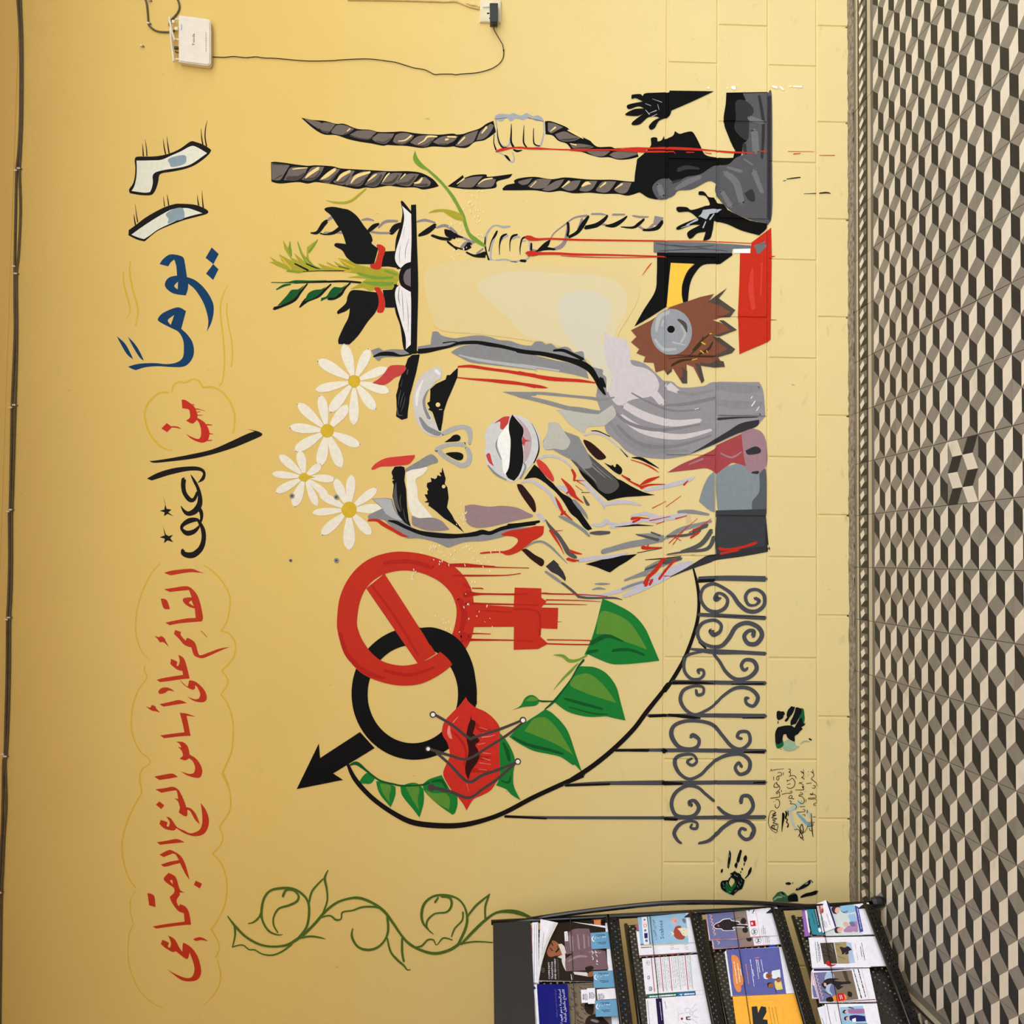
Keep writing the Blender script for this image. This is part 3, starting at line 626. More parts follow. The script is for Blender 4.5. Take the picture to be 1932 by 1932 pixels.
S('1470,1000! 1670,1070! 1680,1800! 1600,1795! 1570,1700 1540,1480 1480,1290')
S('1670,750! 1600,770 1545,840 1525,920 1540,1000 1590,1070 1670,1090!')
S('1663,100! 1720,95! 1730,500 1745,1000 1735,1500 1728,1795! 1665,1800!')
part('page','page_white'); S('1562,110! 1665,205! 1668,480 1660,750! 1600,770 1545,820! 1500,770 1480,700 1500,590 1550,430 1585,250')
part('page','page_white'); S('1540,1015! 1600,1060 1660,1090! 1665,1250 1660,1690! 1605,1745! 1600,1600 1550,1430 1500,1250 1480,1120 1500,1040')
part('spine','mauve_dark'); S('1660,820! 1610,845 1580,900 1580,960 1605,1005 1660,1030!')
part('page_shading','mid_grey')
for t in ['1640,480,3 1600,620,8 1600,720,2','1540,560,3 1530,680,6 1535,760,2','1530,1040,6 1520,1150,12 1540,1250,3','1560,1070,3 1570,1250,8 1580,1420,3','1610,1150,2 1630,1350,7 1630,1550,2','1570,470,2 1590,350,5']: K(t)
T(500,640,4.6)
def flower(label,c,tips,centre):
    fig('painted_flower',label,'painting',G)
    for x,y,w in tips:
        part('petal','petal'); petal(c[0],c[1],x,y,w)
    part('flower_centre','gold')
    if isinstance(centre,str): S(centre)
    else: S(' '.join('%.0f,%.0f'%(c[0]+centre*cos(a*pi/5)*(1+.05*sin(3*a)),c[1]+centre*1.06*sin(a*pi/5)) for a in range(10)))
flower('painted white daisy with the longest petals, touching the black hand',(775,365),[(685,45,100),(905,85,90),(1060,250,80),(1080,455,85),(955,612,95),(770,745,90),(560,630,95),(438,440,80),(460,180,100)],52)
flower('painted white daisy second from the hand, eight petals and round yellow centre',(540,795),[(285,555,90),(485,485,90),(718,575,95),(822,925,90),(660,1112,100),(475,1100,100),(258,965,95),(215,762,88)],57)
flower('painted white daisy with an orange drop shaped centre, farthest from the face',(345,1195),[(125,1005,80),(300,970,85),(485,1090,75),(605,1215,70),(545,1358,66),(450,1445,72),(250,1450,95),(95,1328,76),(62,1168,66)],'290,1195 340,1160 380,1180 440,1200! 390,1210 350,1238 310,1225')
flower('painted white daisy closest to the red prohibition circle, large yellow centre',(730,1480),[(608,1210,85),(750,1178,85),(972,1295,80),(1012,1465,85),(918,1695,90),(730,1828,108),(490,1695,90),(412,1505,68),(472,1345,76)],66)
# ---------------------------------------------------------------- big face with hand over the mouth
def M(): T(1140,480,3.864)
def N(): T(1140,950,3.864)
def F1(): T(690,590,6.0375)
def F2(): T(690,840,6.0375)
def F3(): T(980,600,6.0375)
def F4(): T(960,830,6.0375)
T(0,0,1)
fig('painted_backdrop','pale grey cream wash painted behind the face, between book and saw','painting',G)
part('wash','wash1'); S('800,520 830,496 900,490 1000,497 1120,503 1195,520 1205,560 1185,600 1165,640 1190,680 1195,740 1160,760 1120,690 1060,655 980,640 900,630 830,622 812,590')
part('wash','wash2'); S('900,540 960,512 1040,515 1130,520 1178,545 1180,590 1160,630 1172,670 1190,720 1150,750 1110,680 1050,650 990,632 960,600')
part('wash','wash3'); S('1060,560 1110,548 1150,570 1150,610 1135,640 1160,690 1180,730 1160,760 1140,730 1110,680 1075,640 1055,600')
fig('painted_portrait','large painted face with black eyes and open mouth, red tears down one cheek','painting',G)
part('neck','neck_mauve')
M(); S('430,920! 500,930 560,970 720,960 800,930 1000,930 1130,930! 1160,1000 1175,1180! 1100,1260 980,1310 800,1390! 620,1460 430,1490 230,1470! 160,1430 100,1370 20,1300 0,1240! -30,1130 -60,1020 0,990 30,1000 60,900! 120,800 200,770 300,800 380,870')
part('neck_light','lavender')
S('0,560! 60,600 150,620 190,700 200,800 300,830 370,880 400,960 350,1030 200,1060 100,1100 30,1000 60,900 20,800 0,700')
for t in ['150,1100,50 300,1180,60 500,1230,50 700,1210,30','120,1180,40 300,1290,50 550,1330,40 780,1280,20','250,930,80 350,1000,60 420,1080,50','470,960,60 540,1000,30']: K(t)
part('neck_mid','neck_mid')
for t in ['60,1130,20 180,1230,26 400,1280,24 700,1240,12','200,1010,10 330,1080,16 500,1140,16 700,1130,10','100,1250,24 250,1380,34 500,1400,26 780,1320,12','450,1100,16 600,1090,26 800,1050,26']: K(t)
part('neck_shade','mid_grey')
for t in ['30,1200,24 120,1320,34 300,1430,40 600,1430,16','300,1370,10 500,1385,10 700,1340,6','830,960,50 1000,980,70 1120,980,44','830,1080,50 1000,1100,60 1140,1090,36','840,1190,44 980,1190,40 1130,1170,30','540,1000,20 650,1020,24 790,990,20']: K(t)
part('neck_dark','charcoal')
S('620,1458! 720,1400 800,1350 900,1290 1000,1230 1130,1205! 1110,1255 950,1315 800,1385'); K('830,1200,20 960,1190,14 1120,1185,6')
part('neck_glints','page_white')
for t in ['1070,1050,6 1080,1035,6','1075,1105,8 1100,1070,8','1110,1140,6 1130,1110,6','660,1130,4 690,1120,4']: K(t)
part('hair_shading','mid_grey')
F1()
S('760,215! 820,215 870,260 1000,290 1120,275 1230,260 1330,260 1430,280 1520,310 1640,320 1760,360 1850,375 1940,370! 1940,470! 1800,460 1600,420 1400,360 1200,350 1000,390 870,420 760,440 600,470! 590,385! 740,360! 745,300')
S('60,430! 150,400 200,430 300,415 430,420! 520,480! 400,500 200,510 150,550 100,510')
S('970,450! 1050,400 1150,370 1300,365 1500,400 1700,440 1940,480! 1940,655! 1700,625 1400,590 1200,565 1080,510')
F3()
S('-10,300! 120,320 180,270 260,270 300,300 360,290 430,340 520,325 580,350 620,390 720,380 740,460! 800,540 880,570 950,590 950,640 990,680 990,800 1000,880! 880,860! 890,770! 860,650! 780,560 650,490 450,430 200,390 -10,380!')
S('-10,410! 150,420 400,480 600,520 740,570 790,690! 600,640 300,590 100,570 -10,560!')
F2()
S('70,610! 200,600 300,610! 330,700 380,800 450,870 520,930! 620,970 800,990 1000,1010 1150,1000 1300,990 1450,1010 1600,950 1932,930! 1932,980 1700,1010 1500,1060 1350,1090 1150,1100 1040,1130 940,1165 860,1130 750,1090 600,1060 470,1060 380,1000 260,900 200,850 30,840! 30,800 100,760 190,720!')
part('hair_light','light_grey')
F1(); K('1060,480,10 1250,530,30 1500,570,34 1750,605,34 1940,640,20'); F3(); K('0,530,20 200,560,24 450,600,20')
F2(); S('80,615! 200,605 290,620! 310,700 350,780 420,860! 330,840 230,780 180,700')
part('hair','black')
F1()
for t in ['90,500,16 180,470,44 300,470,48 400,490,20 520,470,16','600,440,56 700,430,56 820,410,40 950,385,28 1050,350,34 1150,340,40 1280,340,40 1400,360,46 1550,385,40 1700,420,38 1850,450,46 1945,462,44','880,345,14 1000,330,12 1100,350,14']: K(t)
F3()
for t in ['-20,375,44 100,390,48 250,405,48 420,440,56 580,480,60 700,520,74 800,580,74 870,680,60 920,780,56 975,870,24','390,370,24 500,370,36 620,420,36 720,470,40','930,690,50 970,780,40']: K(t)
F2(); K('260,860,16 350,880,40 450,930,40 600,990,44 750,1020,56 950,1035,56 1100,1030,44 1250,1010,56 1330,990,56 1420,1000,44 1550,950,44 1750,910,48 1932,885,48'); F4(); K('-10,975,40 150,960,36 345,930,30')
part('cheek_lines','mid_grey')
F1(); S('1550,900! 1700,900 1940,905! 1940,945! 1880,945! 1940,1012! 1800,975 1650,930')
F3(); K('-10,870,30 200,855,30 400,870,34 600,890,28 800,910,32 950,930,38 1080,903,16'); K('-10,890,26 150,920,40 350,970,48 550,1025,48 700,1045,56 850,1070,48 970,1075,36')
part('chin','light_grey2'); S('410,1045! 560,1050 700,1080 900,1095! 1060,990! 1100,1100 1000,1200 930,1230 780,1240 740,1310 690,1290 560,1200 480,1100')
part('tear','red')
F1(); K('1055,615,22 1200,610,34 1400,640,32 1600,665,32 1750,690,38 1932,715,38'); F3(); K('-10,620,36 150,655,38 350,690,48 550,705,38 700,715,34 865,738,14')
part('tear','red')
F1(); K('1045,738,14 1200,755,20 1400,770,32 1550,785,42 1700,800,38 1800,815,32 1932,845,32'); F3(); K('-10,745,28 120,765,36 250,785,32 325,797,3')
part('eyebrow','black')
F1(); F('530,480 615,475 600,560 575,680 545,790 500,960 495,1020 480,1120 475,1200 410,1220 345,1180 352,1100 350,1000 345,940 370,850 375,800 410,700 460,580 480,520')
part('eyebrow_highlights','dark_grey')
for t in ['400,880,4 380,960,8 370,1060,4','440,900,3 410,990,7 390,1080,3','450,960,3 430,1050,6 400,1130,3','420,760,3 400,840,6','360,1080,10 370,1160,14 420,1170,6','480,650,14 470,700,10']: K(t)
part('eyebrow','black')
F2(); F('295,300 330,245 400,238 440,250 450,300 440,400 460,500 470,700 490,850 515,930 440,880 370,790 330,680 305,580 320,450 300,410 325,395 300,385 310,360 295,320')
part('eyebrow_highlights','dark_grey')
for t in ['345,430,10 335,560,40 350,660,40 390,750,20','400,560,4 390,640,10 410,740,4','430,720,3 440,800,8 470,880,3']: K(t)
part('eyelid','eyelid'); F1()
S('820,610! 860,640 860,740 800,780 740,860 690,900 670,1000 680,1060 740,1150 790,1250 860,1350! 870,1400 780,1410 680,1370 600,1280 550,1130 540,960 560,850 620,730 720,650')
part('eyelid_shade','mid_grey'); K('710,880,10 665,980,28 670,1080,30 720,1200,40'); K('620,1200,30 690,1310,60 800,1370,60 850,1380,40')
part('eyelid_light','page_white'); K('650,770,16 590,920,36 580,1060,24'); K('800,660,40 840,700,30')
part('eyelid','petal'); F2()
S('460,310! 550,270 700,250 660,330 570,390 590,500 600,620 680,720 770,830! 650,840 530,800! 490,700 470,500')
part('eyelid_shade','mid_grey'); S('450,270! 600,180 730,105 800,135 820,190 740,220 640,260 520,280 460,300')
part('eyelid_shade','mauve_grey'); S('525,800! 600,830 760,825 860,860 920,920 955,960! 850,975 700,970 580,930 530,900')
part('eye','black'); F1()
F('1050,625 1045,730 1000,840 930,1000 890,1120 875,1240 855,1350 830,1340 790,1220 760,1130 745,1120 710,1100 730,1085 700,1030 730,1010 735,930 735,870 800,810 910,760 925,710 960,710 1010,660')
part('eye_glint','cream'); circ(823,1048,26); K('835,1103,6 870,1102,6')
part('eye','black'); F2()
F('870,250 890,310 910,380 900,440 930,480 945,600 925,710 980,790 1010,850 1060,910 1125,1000 1040,930 970,880 890,830 800,750 720,690 710,700 720,655 665,648 705,630 670,560 705,560 700,520 715,510 695,470 700,430 750,415 740,370 790,385 810,370 815,340 860,355 840,310 865,310')
part('eye_glint','cream'); circ(888,470,21)
part('nose','light_grey3'); F1()
for t in ['880,1375,46 980,1330,56 1090,1300,46 1170,1330,66 1190,1420,46 1180,1490,36','800,1560,50 900,1515,44 1000,1500,36 1120,1500,56','830,1570,54 900,1640,46 1000,1700,46 1100,1740,56 1170,1700,60 1180,1610,56 1150,1540,46']: K(t)
part('nostril','black'); S('895,1475! 960,1430 1000,1395 1050,1390 1080,1420 1060,1460 980,1470')
part('nostril','black'); S('905,1605! 960,1590 1060,1590 1110,1620 1100,1670 1050,1680 980,1650')
part('lips','lip_grey')
S('1640,1180! 1560,1190 1460,1240 1390,1310 1355,1400 1370,1500 1355,1600 1380,1720 1440,1810 1540,1880 1650,1925! 1680,1925 1740,1890 1830,1800 1900,1720 1960,1600 1990,1480 1970,1380 1900,1270 1800,1190 1690,1165')
part('lip_tint','lip_mauve'); S('1710,1180! 1800,1260 1870,1370 1890,1500 1850,1650 1800,1720! 1800,1550 1790,1330')
part('lip_shade','mid_grey'); K('1630,1190,4 1560,1350,10 1490,1480,16 1500,1570,16 1550,1680,10'); K('1395,1740,16 1480,1835,26 1600,1905,16'); K('1760,1890,20 1820,1760,20 1790,1700,10')
part('lip_blood','red_soft'); S('1640,1180! 1610,1290 1560,1330 1530,1310 1530,1240 1460,1265 1560,1190'); S('1370,1620! 1410,1600 1440,1700 1460,1750! 1400,1700'); F('1790,1400 1815,1445 1880,1458 1820,1470 1805,1520 1780,1490')
part('mouth_opening','black')
S('1670,1160! 1720,1220 1790,1310 1795,1380 1780,1450 1795,1600 1790,1720 1750,1840 1690,1915! 1620,1880 1590,1800 1630,1760 1640,1600 1650,1450 1630,1330 1640,1230')
F3(); K('140,1200,4 200,1330,8 222,1450,12 212,1540,16 165,1650,12'); F1()
part('teeth','white'); S('1625,1260! 1632,1350 1650,1450 1645,1600 1630,1760 1590,1840! 1565,1800 1545,1650 1510,1540 1500,1460 1540,1370')
part('brow_blood','red_soft'); S('75,800! 150,750 210,690 270,610 350,595 440,600! 460,640 400,710 330,740 270,790 200,825 130,815')
part('brow_blood','red_soft2'); F2(); S('60,270! 110,210 220,150 350,130 560,110! 550,150 490,215 400,230 280,240 170,245 90,278')
part('temple_blood','red'); K('30,855,24 130,855,34 200,900,46 320,970,38 420,1025,34 490,1042,6')
part('cheek_bruise','bruise'); S('1130,690! 1220,675 1400,700 1550,690 1720,710 1850,770 1900,790! 1890,820 1700,860 1500,910 1330,940 1220,930 1150,880 1130,780')
K('1230,920,8 1350,935,8'); 
part('jaw_blood','red'); S('1545,1010! 1650,970 1800,950 1932,920! 2030,920! 2020,1010 1960,1060 1900,1090! 1830,1150 1750,1210 1650,1250 1590,1250! 1520,1225 1310,1240! 1300,1225 1400,1210 1570,1205! 1650,1180 1720,1120 1730,1070 1670,1040 1560,1030')
# the hand
fig('painted_hand','large painted bloody hand with long fingers reaching up over the mouth','painting',G)
F4()
part('finger_shadow','black')
S('690,200! 760,270 830,400 920,500 1010,590 1130,693! 1300,655 1500,640 1665,628! 1540,595 1420,540 1290,465 1240,445! 1100,330 950,200 800,50!')
S('290,280! 350,330 430,430 500,490! 600,600 700,660 780,760 850,870 950,1015! 900,1030! 850,990 780,900 700,830 620,700 540,600 460,530 400,480 300,430 170,450!')
S('870,1415! 1000,1380 1200,1330 1460,1300! 1350,1380 1250,1440 1160,1505! 1130,1503 1000,1450')
part('finger','dark_grey'); S('500,110! 620,180 690,210 800,330 950,450 1020,560! 1100,610 1180,600 1250,540 1240,470 1150,380 1000,250 880,130 830,30 800,-30! 560,-60! 420,-20 390,30 410,110')
part('finger_mid','mid_grey'); S('500,110! 640,190 760,250 860,330! 950,300 900,150 830,30 790,-40! 520,-140! 420,-40 390,40 410,110')
part('finger_light','light_grey2'); S('390,40! 410,-20 440,-100 450,-200! 560,-190 640,-80 700,20 640,110 520,100 410,110')
part('finger_strokes','mid_grey')
for t in ['700,180,4 850,330,12 1000,480,6','800,160,4 950,300,14 1100,430,6','900,200,3 1050,350,8 1180,450,4']: K(t)
part('fingernail','nail')
S('850,0 920,20 1000,80 1100,180 1090,215 1020,225 950,170 880,80')
part('fingernail','red_soft2'); S('310,235! 350,225 430,290 500,400 515,460 490,470 420,410 350,330')
part('fingernail','nail'); S('90,505! 150,510 220,590 290,690 310,790 290,825 250,780 170,670 110,570')
part('fingernail','nail'); S('145,1255! 200,1240 300,1310 390,1360 400,1410 370,1440 320,1410 240,1350')
part('knuckle_shade','charcoal'); F('420,1440 510,1365 550,1400 580,1430 560,1420 620,1500 650,1570 645,1610 560,1540 480,1500')
part('contour','lavender2')
for t in ['330,210,14 430,180,24 530,190,24 640,240,24 720,320,14','140,485,16 250,465,30 350,520,36 450,590,34 520,700,36 580,800,14','800,420,16 900,530,46 1000,640,46 1080,730,40 1075,790,10','1080,740,30 1200,715,40 1350,710,40 1495,742,18','950,965,24 1050,970,40 1110,930,56 1160,950,30 1300,970,36 1450,960,26','340,850,50 400,920,30','800,1370,44 950,1350,46 1150,1330,40 1350,1290,20','830,1750,20 960,1775,26 1100,1760,30 1250,1720,46 1400,1660,56 1600,1600,56 1760,1520,40','560,530,36 640,560,46 690,640,26','1400,870,20 1550,840,40 1700,880,30','1480,900,30 1650,930,30 1760,920,20']: K(t)
F3(); K('235,1600,14 330,1575,20 450,1590,20'); K('740,1335,16 830,1310,24 950,1330,22 1050,1400,18 1150,1490,14 1250,1580,10'); M(); K('300,1720,20 450,1690,28 600,1650,28 660,1620,8')
N()
for t in ['50,170,26 200,140,26 330,110,26 500,100,36 600,70,26','200,90,16 300,70,26']: K(t)
S('130,670! 230,610 330,540 430,490 560,430 650,420! 600,470 480,540 360,600 250,650 150,685')
part('shading','mid_grey')
F4()
for t in ['190,1225,12 280,1170,22 380,1160,26 480,1220,26 580,1320,18 670,1410,5','570,870,16 650,900,46 750,960,36 850,1030,36 915,1095,24','740,690,36 800,760,46 870,850,36 900,900,8','420,1500,26 520,1570,34 620,1640,24','1060,1260,16 1200,1230,46 1400,1180,56 1600,1150,46 1740,1150,26','1340,1590,20 1450,1560,26 1600,1530,26','1290,1700,30 1450,1640,30 1640,1590,20','980,1640,10 1060,1640,26 1150,1640,8','950,1705,8 1020,1690,26 1100,1700,8']: K(t)
N()
for t in ['-10,350,36 150,310,40 300,280,46 430,260,34','250,230,16 350,230,26 430,240,16','150,560,16 300,500,24 420,450,24 540,410,16','450,250,24 560,190,34 700,150,24 780,130,16','300,470,10 400,420,14 500,400,10','540,60,20 640,60,30 760,80,16']: K(t)
part('shading_dark','dark_grey')
F4()
for t in ['420,910,10 470,990,36 560,1090,44 620,1180,50 680,1280,60 760,1340,40','930,1060,24 1030,1060,50 1145,1055,30','850,640,14 890,720,36 910,740,26','610,1630,26 700,1700,30 790,1780,30','790,1785,30 900,1800,26 1050,1800,22 1200,1800,22 1290,1820,8','1450,1075,12 1550,1100,26 1700,1140,36','1620,1050,16 1720,1090,24','1550,1480,16 1680,1430,34 1800,1380,40 1932,1360,30']: K(t)
N()
for t in ['460,370,8 600,350,18 750,330,26 800,250,34','560,350,16 700,300,34 780,200,34','440,430,34 560,400,24','460,240,16 600,230,20 700,200,16','650,200,26 750,160,26']: K(t)
part('black_lines','black')
F3()
for t in ['1280,1590,8 1380,1600,32 1480,1650,28 1590,1712,5','820,1285,8 900,1290,12 1030,1350,8','1170,1790,8 1260,1840,14']: K(t)
S('960,1645! 1040,1680 1060,1670! 1090,1700 1110,1660 1170,1720 1150,1780 1080,1750'); K('1150,1490,6 1230,1580,14')
F4(); K('830,598,8 920,598,5'); K('1210,990,5 1350,980,14 1450,970,20 1650,978,4')
N(); K('240,360,5 420,325,5'); K('300,410,5 440,400,8 560,385,5')
part('forearm','forearm')
M(); S('820,1560! 950,1530 1030,1500 1060,1570 1180,1560! 1180,1890! 830,1890! 815,1700')
S('690,1800! 720,1700 760,1620 805,1580! 805,1880! 760,1860')
part('forearm_shade','dark_grey2'); S('1130,1600! 1180,1580 1185,1890! 1080,1890! 1080,1800 1130,1730')
part('forearm_dark','forearm_dark'); N(); S('820,95! 1180,95! 1195,350! 1000,385 820,410! 810,250'); S('815,50! 1180,40! 1180,100! 815,100!')
part('wrist_blood','wrist_red')
M(); S('460,1590! 560,1530 700,1470 800,1420 820,1390! 950,1330 1090,1270! 1150,1330 1160,1500 1080,1560! 950,1520 900,1540 820,1600! 750,1560 640,1570')
part('wrist_tint','bruise_pink'); S('1000,1300! 1090,1270 1170,1330 1185,1540 1060,1590 1020,1480'); K('850,1450,10 930,1480,14 1000,1440,10'); K('620,1530,8 720,1490,14')
part('wrist_dark','charcoal'); S('1030,1430! 1100,1400 1140,1420 1130,1450 1050,1460'); K('1080,1590,14 1120,1590,24')
N(); K('480,535,5 600,480,20 750,410,54 820,390,44 1000,360,54 1190,330,44'); K('1180,150,14 1185,300,30')
part('blood','red')
F3()
for t in ['1270,1615,8 1400,1655,12 1500,1700,18 1590,1762,4','1190,1810,12 1270,1865,18 1370,1905,8']: K(t)
F4()
for t in ['470,1030,28 530,1120,28 590,1220,14 625,1300,6','690,1260,28 760,1285,28 830,1300,12','670,1355,36 740,1375,32 800,1370,8','500,1040,14 615,1031,6','530,650,8 570,730,36 610,810,34 650,850,24 725,912,8','600,845,34 640,820,26','720,340,26 750,400,34 740,460,20','740,460,16 870,465,6','600,440,12 680,530,50 720,600,70 760,650,36 850,720,8','660,610,22 700,570,20','760,520,8 840,580,6','780,470,10 860,520,4','1530,1220,40 1570,1230,36 1745,1230,8','1570,1240,30 1590,1190,10']: K(t)
N()
for t in ['200,110,22 260,105,14 330,110,5','210,135,18 260,115,12','330,125,8 480,95,5','380,150,6 440,130,5','520,110,10 600,90,5','280,320,28 320,325,22 420,320,5','620,210,8 700,170,8 780,110,4','630,250,14 690,210,16','470,290,6 560,210,6 680,110,3','500,300,6 600,170,3','480,230,5 560,270,5','300,590,38 320,540,28 380,480,28 420,420,28 450,400,14','330,590,22 350,560,18','400,550,18 470,460,18 520,410,14','440,530,8 480,528,4','840,330,24 900,335,18 1000,320,18 1110,285,20','850,365,18 980,340,12']: K(t)
M()
for t in ['265,1680,10 320,1650,28 400,1620,8','270,1700,22 330,1680,14 445,1675,5','580,1680,14 610,1650,8','130,1610,12 200,1660,12 280,1700,18','450,1840,5 560,1760,4','350,1850,6 450,1800,4']: K(t)
# ---------------------------------------------------------------- symbols, lips, leaves, gate, saw, prisoner
def G1(): T(540,1010,3.45)
def G2(): T(740,1290,6.44)
def G3(): T(940,1090,5.084)
def Q(): T(1140,1400,3.864)
def P(): T(1140,0,3.864)
G1()
fig('painted_symbol','painted black male symbol, ring with arrow, linked through the red ring','painting',G)
part('ring','black')
def ell(cx,cy,rx,ry,n=28,ph=0): return ' '.join('%.0f,%.0f'%(cx+rx*cos(2*pi*i/n+ph),cy+ry*sin(2*pi*i/n+ph)) for i in range(n))
S(ell(833,1030,408,431)+'|'+ell(824,1034,294,319))
part('arrow','black'); F('480,1280 575,1385 305,1550 370,1592 68,1652 212,1355 220,1450')
fig('painted_symbol','painted red female symbol with a slash across its ring, dripping','painting',G)
part('ring','red')
S('330,560 350,400 420,260 530,160 680,110 830,112 970,145 1080,195 1160,270 1210,370 1222,470 1225,560 1210,650 1180,720 1120,800 1050,870 960,930 860,970 740,978 620,955 510,910 430,840 370,740 340,650|460,560 480,430 530,330 620,260 740,230 860,240 980,290 1060,360 1100,440 1108,520 1085,630 1040,720 970,780 880,825 760,848 640,825 560,770 500,690 470,620')
part('slash','red'); F('520,345 640,250 975,770 860,840')
part('cross','red'); F('1212,448 1480,465 1487,340 1660,345 1660,405 1695,430 1660,470 1770,472 1765,610 1655,605 1650,655 1705,705 1640,740 1480,745 1482,595 1212,597')
part('brush_marks','red_dark2')
for t in ['350,640,26 400,780,30 520,890,30 640,930,20','640,180,26 800,170,30 950,210,26','1130,420,36 1160,520,40 1130,640,30','560,330,16 700,520,16 860,780,16','1490,480,14 1640,500,14 1650,650,14','1240,490,10 1470,500,10','640,880,20 800,910,24 960,860,16']: K(t)
part('drip','red_dark2')
for t in ['1050,195,20 1160,195,26 1250,200,18 1350,205,12 1380,208,7 1580,213,5','1080,262,14 1300,262,10 1430,260,7 1525,248,5','1160,320,20 1200,342,8 1270,345,8 1280,350,5','1170,380,50 1230,382,22 1300,382,12 1480,384,12 1570,382,14','1180,440,36 1230,445,16 1480,450,10 1640,455,12','1150,650,46 1190,660,28 1210,640,10 1330,642,5','1150,680,36 1210,680,16 1480,683,8 1600,690,12']: K(t)
G3()
for t in ['400,150,10 450,150,16 520,155,14 720,158,12 770,160,10 960,172,10 1050,180,5','460,212,12 700,216,10 860,222,8 985,230,4','440,252,12 700,256,9 850,259,5','470,595,12 700,598,10 965,604,12','450,632,14 700,640,12 960,642,12','570,422,6 607,422,4']: K(t)
G1()
fig('painted_ring','painted black arc of the male ring passing over the red ring, beside the red drips','painting',G)
part('arc','black'); S('870,603! 960,600 1070,640 1150,710 1210,830 1235,960 1241,1100! 1118,1100! 1115,960 1085,850 1030,780 935,715!')
# leaves and rose stem
fig('painted_branch','painted green leafy branch with three big leaves, passing behind the stitched lips','painting',G)
LF=['leaf_green','leaf_mid','leaf_dark']
def leaf(o,l=None,d=()):
    part('leaf','leaf_green'); S(o)
    if l: part('leaf_light','leaf_mid'); S(l)
    if d:
        part('leaf_shade','leaf_dark')
        for t in d: K(t)
G2()
leaf('1310,600! 1380,680 1450,800 1490,930 1470,1100 1480,1250 1560,1415! 1450,1350 1380,1280 1260,1235! 1300,1150 1310,1000 1290,800',None,('1350,720,30 1400,830,50 1420,930,40','1330,1180,20 1410,1200,30 1440,1130,16'))
leaf('370,1220! 450,1160 600,1110! 700,1290! 790,1370! 790,1480 760,1570 730,1590! 600,1500 480,1400 390,1300','400,1290! 500,1330 640,1330 700,1400 690,1530! 560,1460 460,1380',('480,1190,20 600,1180,40 660,1270,20',))
leaf('100,1250! 200,1210 300,1210 380,1280! 385,1400 370,1500 330,1625! 250,1520 150,1400 110,1330','160,1240! 300,1220 330,1300 310,1400 325,1540! 230,1380')
G1()
leaf('585,1600! 640,1605 710,1635! 710,1690 680,1770! 620,1700 595,1650','610,1615! 680,1630 670,1700 675,1740! 630,1680')
leaf('465,1625! 490,1580 530,1545 580,1575! 550,1615 490,1615')
part('stem','leaf_dark'); K('415,1495,10 460,1485,24 520,1530,14 570,1570,12 620,1600,12 700,1620,12 760,1630,12 880,1625,12 930,1610,14')
G3()
leaf('1000,200! 1120,250 1280,340 1400,470 1480,640 1545,795! 1380,815 1200,830 1080,825 960,780 865,735! 825,740! 890,600 940,440 970,320','955,400! 1000,320 1130,350 1250,420 1330,520 1430,690! 1300,640 1180,600 1050,545 940,540!',('890,630,40 960,590,44 1060,560,34 1200,612,12','860,715,36 950,700,26','1100,700,30 1250,690,30 1400,740,20'))
leaf('820,850! 930,860 1040,920 1130,1040 1170,1180 1220,1368! 1100,1345 1030,1330 880,1335 740,1310 640,1270 555,1205! 520,1190! 620,1080 710,960 770,860','740,940! 860,920 980,1000 1080,1120 1130,1200! 1000,1160 850,1110 690,1030',('640,1160,20 780,1200,30 1000,1260,20','680,1240,10 900,1300,14 1050,1310,8'))
leaf('450,1260! 520,1300 620,1400 680,1500 740,1680 803,1865! 730,1790 720,1800 600,1720 480,1690 340,1660 200,1590 105,1525! 180,1450 300,1360 380,1310','340,1350! 450,1340 560,1440 640,1560 720,1700! 560,1600 400,1530 250,1470!',('140,1530,20 280,1600,30 480,1650,30 620,1690,20',))
leaf('130,1272! 210,1230 260,1150 330,1125 400,1175! 360,1225 240,1240','260,1180! 320,1140 390,1172! 330,1185')
part('stem','leaf_dark'); K('820,790,22 770,850,18 700,970,12 620,1080,18 530,1190,22 450,1260,14'); K('530,1185,12 420,1185,18 390,1175,10')
part('twig','leaf_light'); K('530,740,5 620,750,28 680,795,32 760,790,22 850,745,14'); K('765,820,8 700,890,24 620,970,18 530,1075,3')
# stitched lips
G2()
fig('painted_lips','painted red lips stitched shut with dark threads between white pins','painting',G)
part('lips','red2')
S('895,160! 930,220 1010,285 1130,340 1230,420 1300,520 1305,640 1300,850 1310,1000 1300,1130 1250,1220 1190,1300 1080,1360 980,1410 903,1540! 860,1460 790,1370 720,1290 650,1180 618,1090 650,990 685,920 700,850 670,720 620,640 605,560 640,450 740,340 820,260')
part('shade','red_dark2')
for t in ['985,460,40 1080,560,60 1200,560,14','1000,800,60 1080,900,60 1200,880,12','960,1050,60 1100,1060,40 1250,1080,10','700,560,10 800,640,30 880,760,20','860,700,24 900,850,24 870,980,24']: K(t)
part('crease','lip_dark'); S('965,350! 965,430 1010,460 1000,540 980,600! 1060,690 1010,740 1040,800 1060,880 1030,960 960,1060 925,1170! 890,1080 890,980 920,870 925,780 900,650 920,520 950,430')
part('highlight','lip_pink')
for t in ['690,520,24 690,600,44 715,660,30','740,470,12 800,400,6','1060,530,6 1160,560,5','1090,650,12 1180,640,8 1250,620,4','1040,740,8 1130,720,5','1100,840,8 1200,850,4','1060,960,6 1200,980,6','1050,1040,5 1150,1050,5','905,1210,5 930,1310,3','1100,600,5 1200,590,8 1250,560,4','1090,900,5 1190,930,7']: K(t)
part('thread','thread')
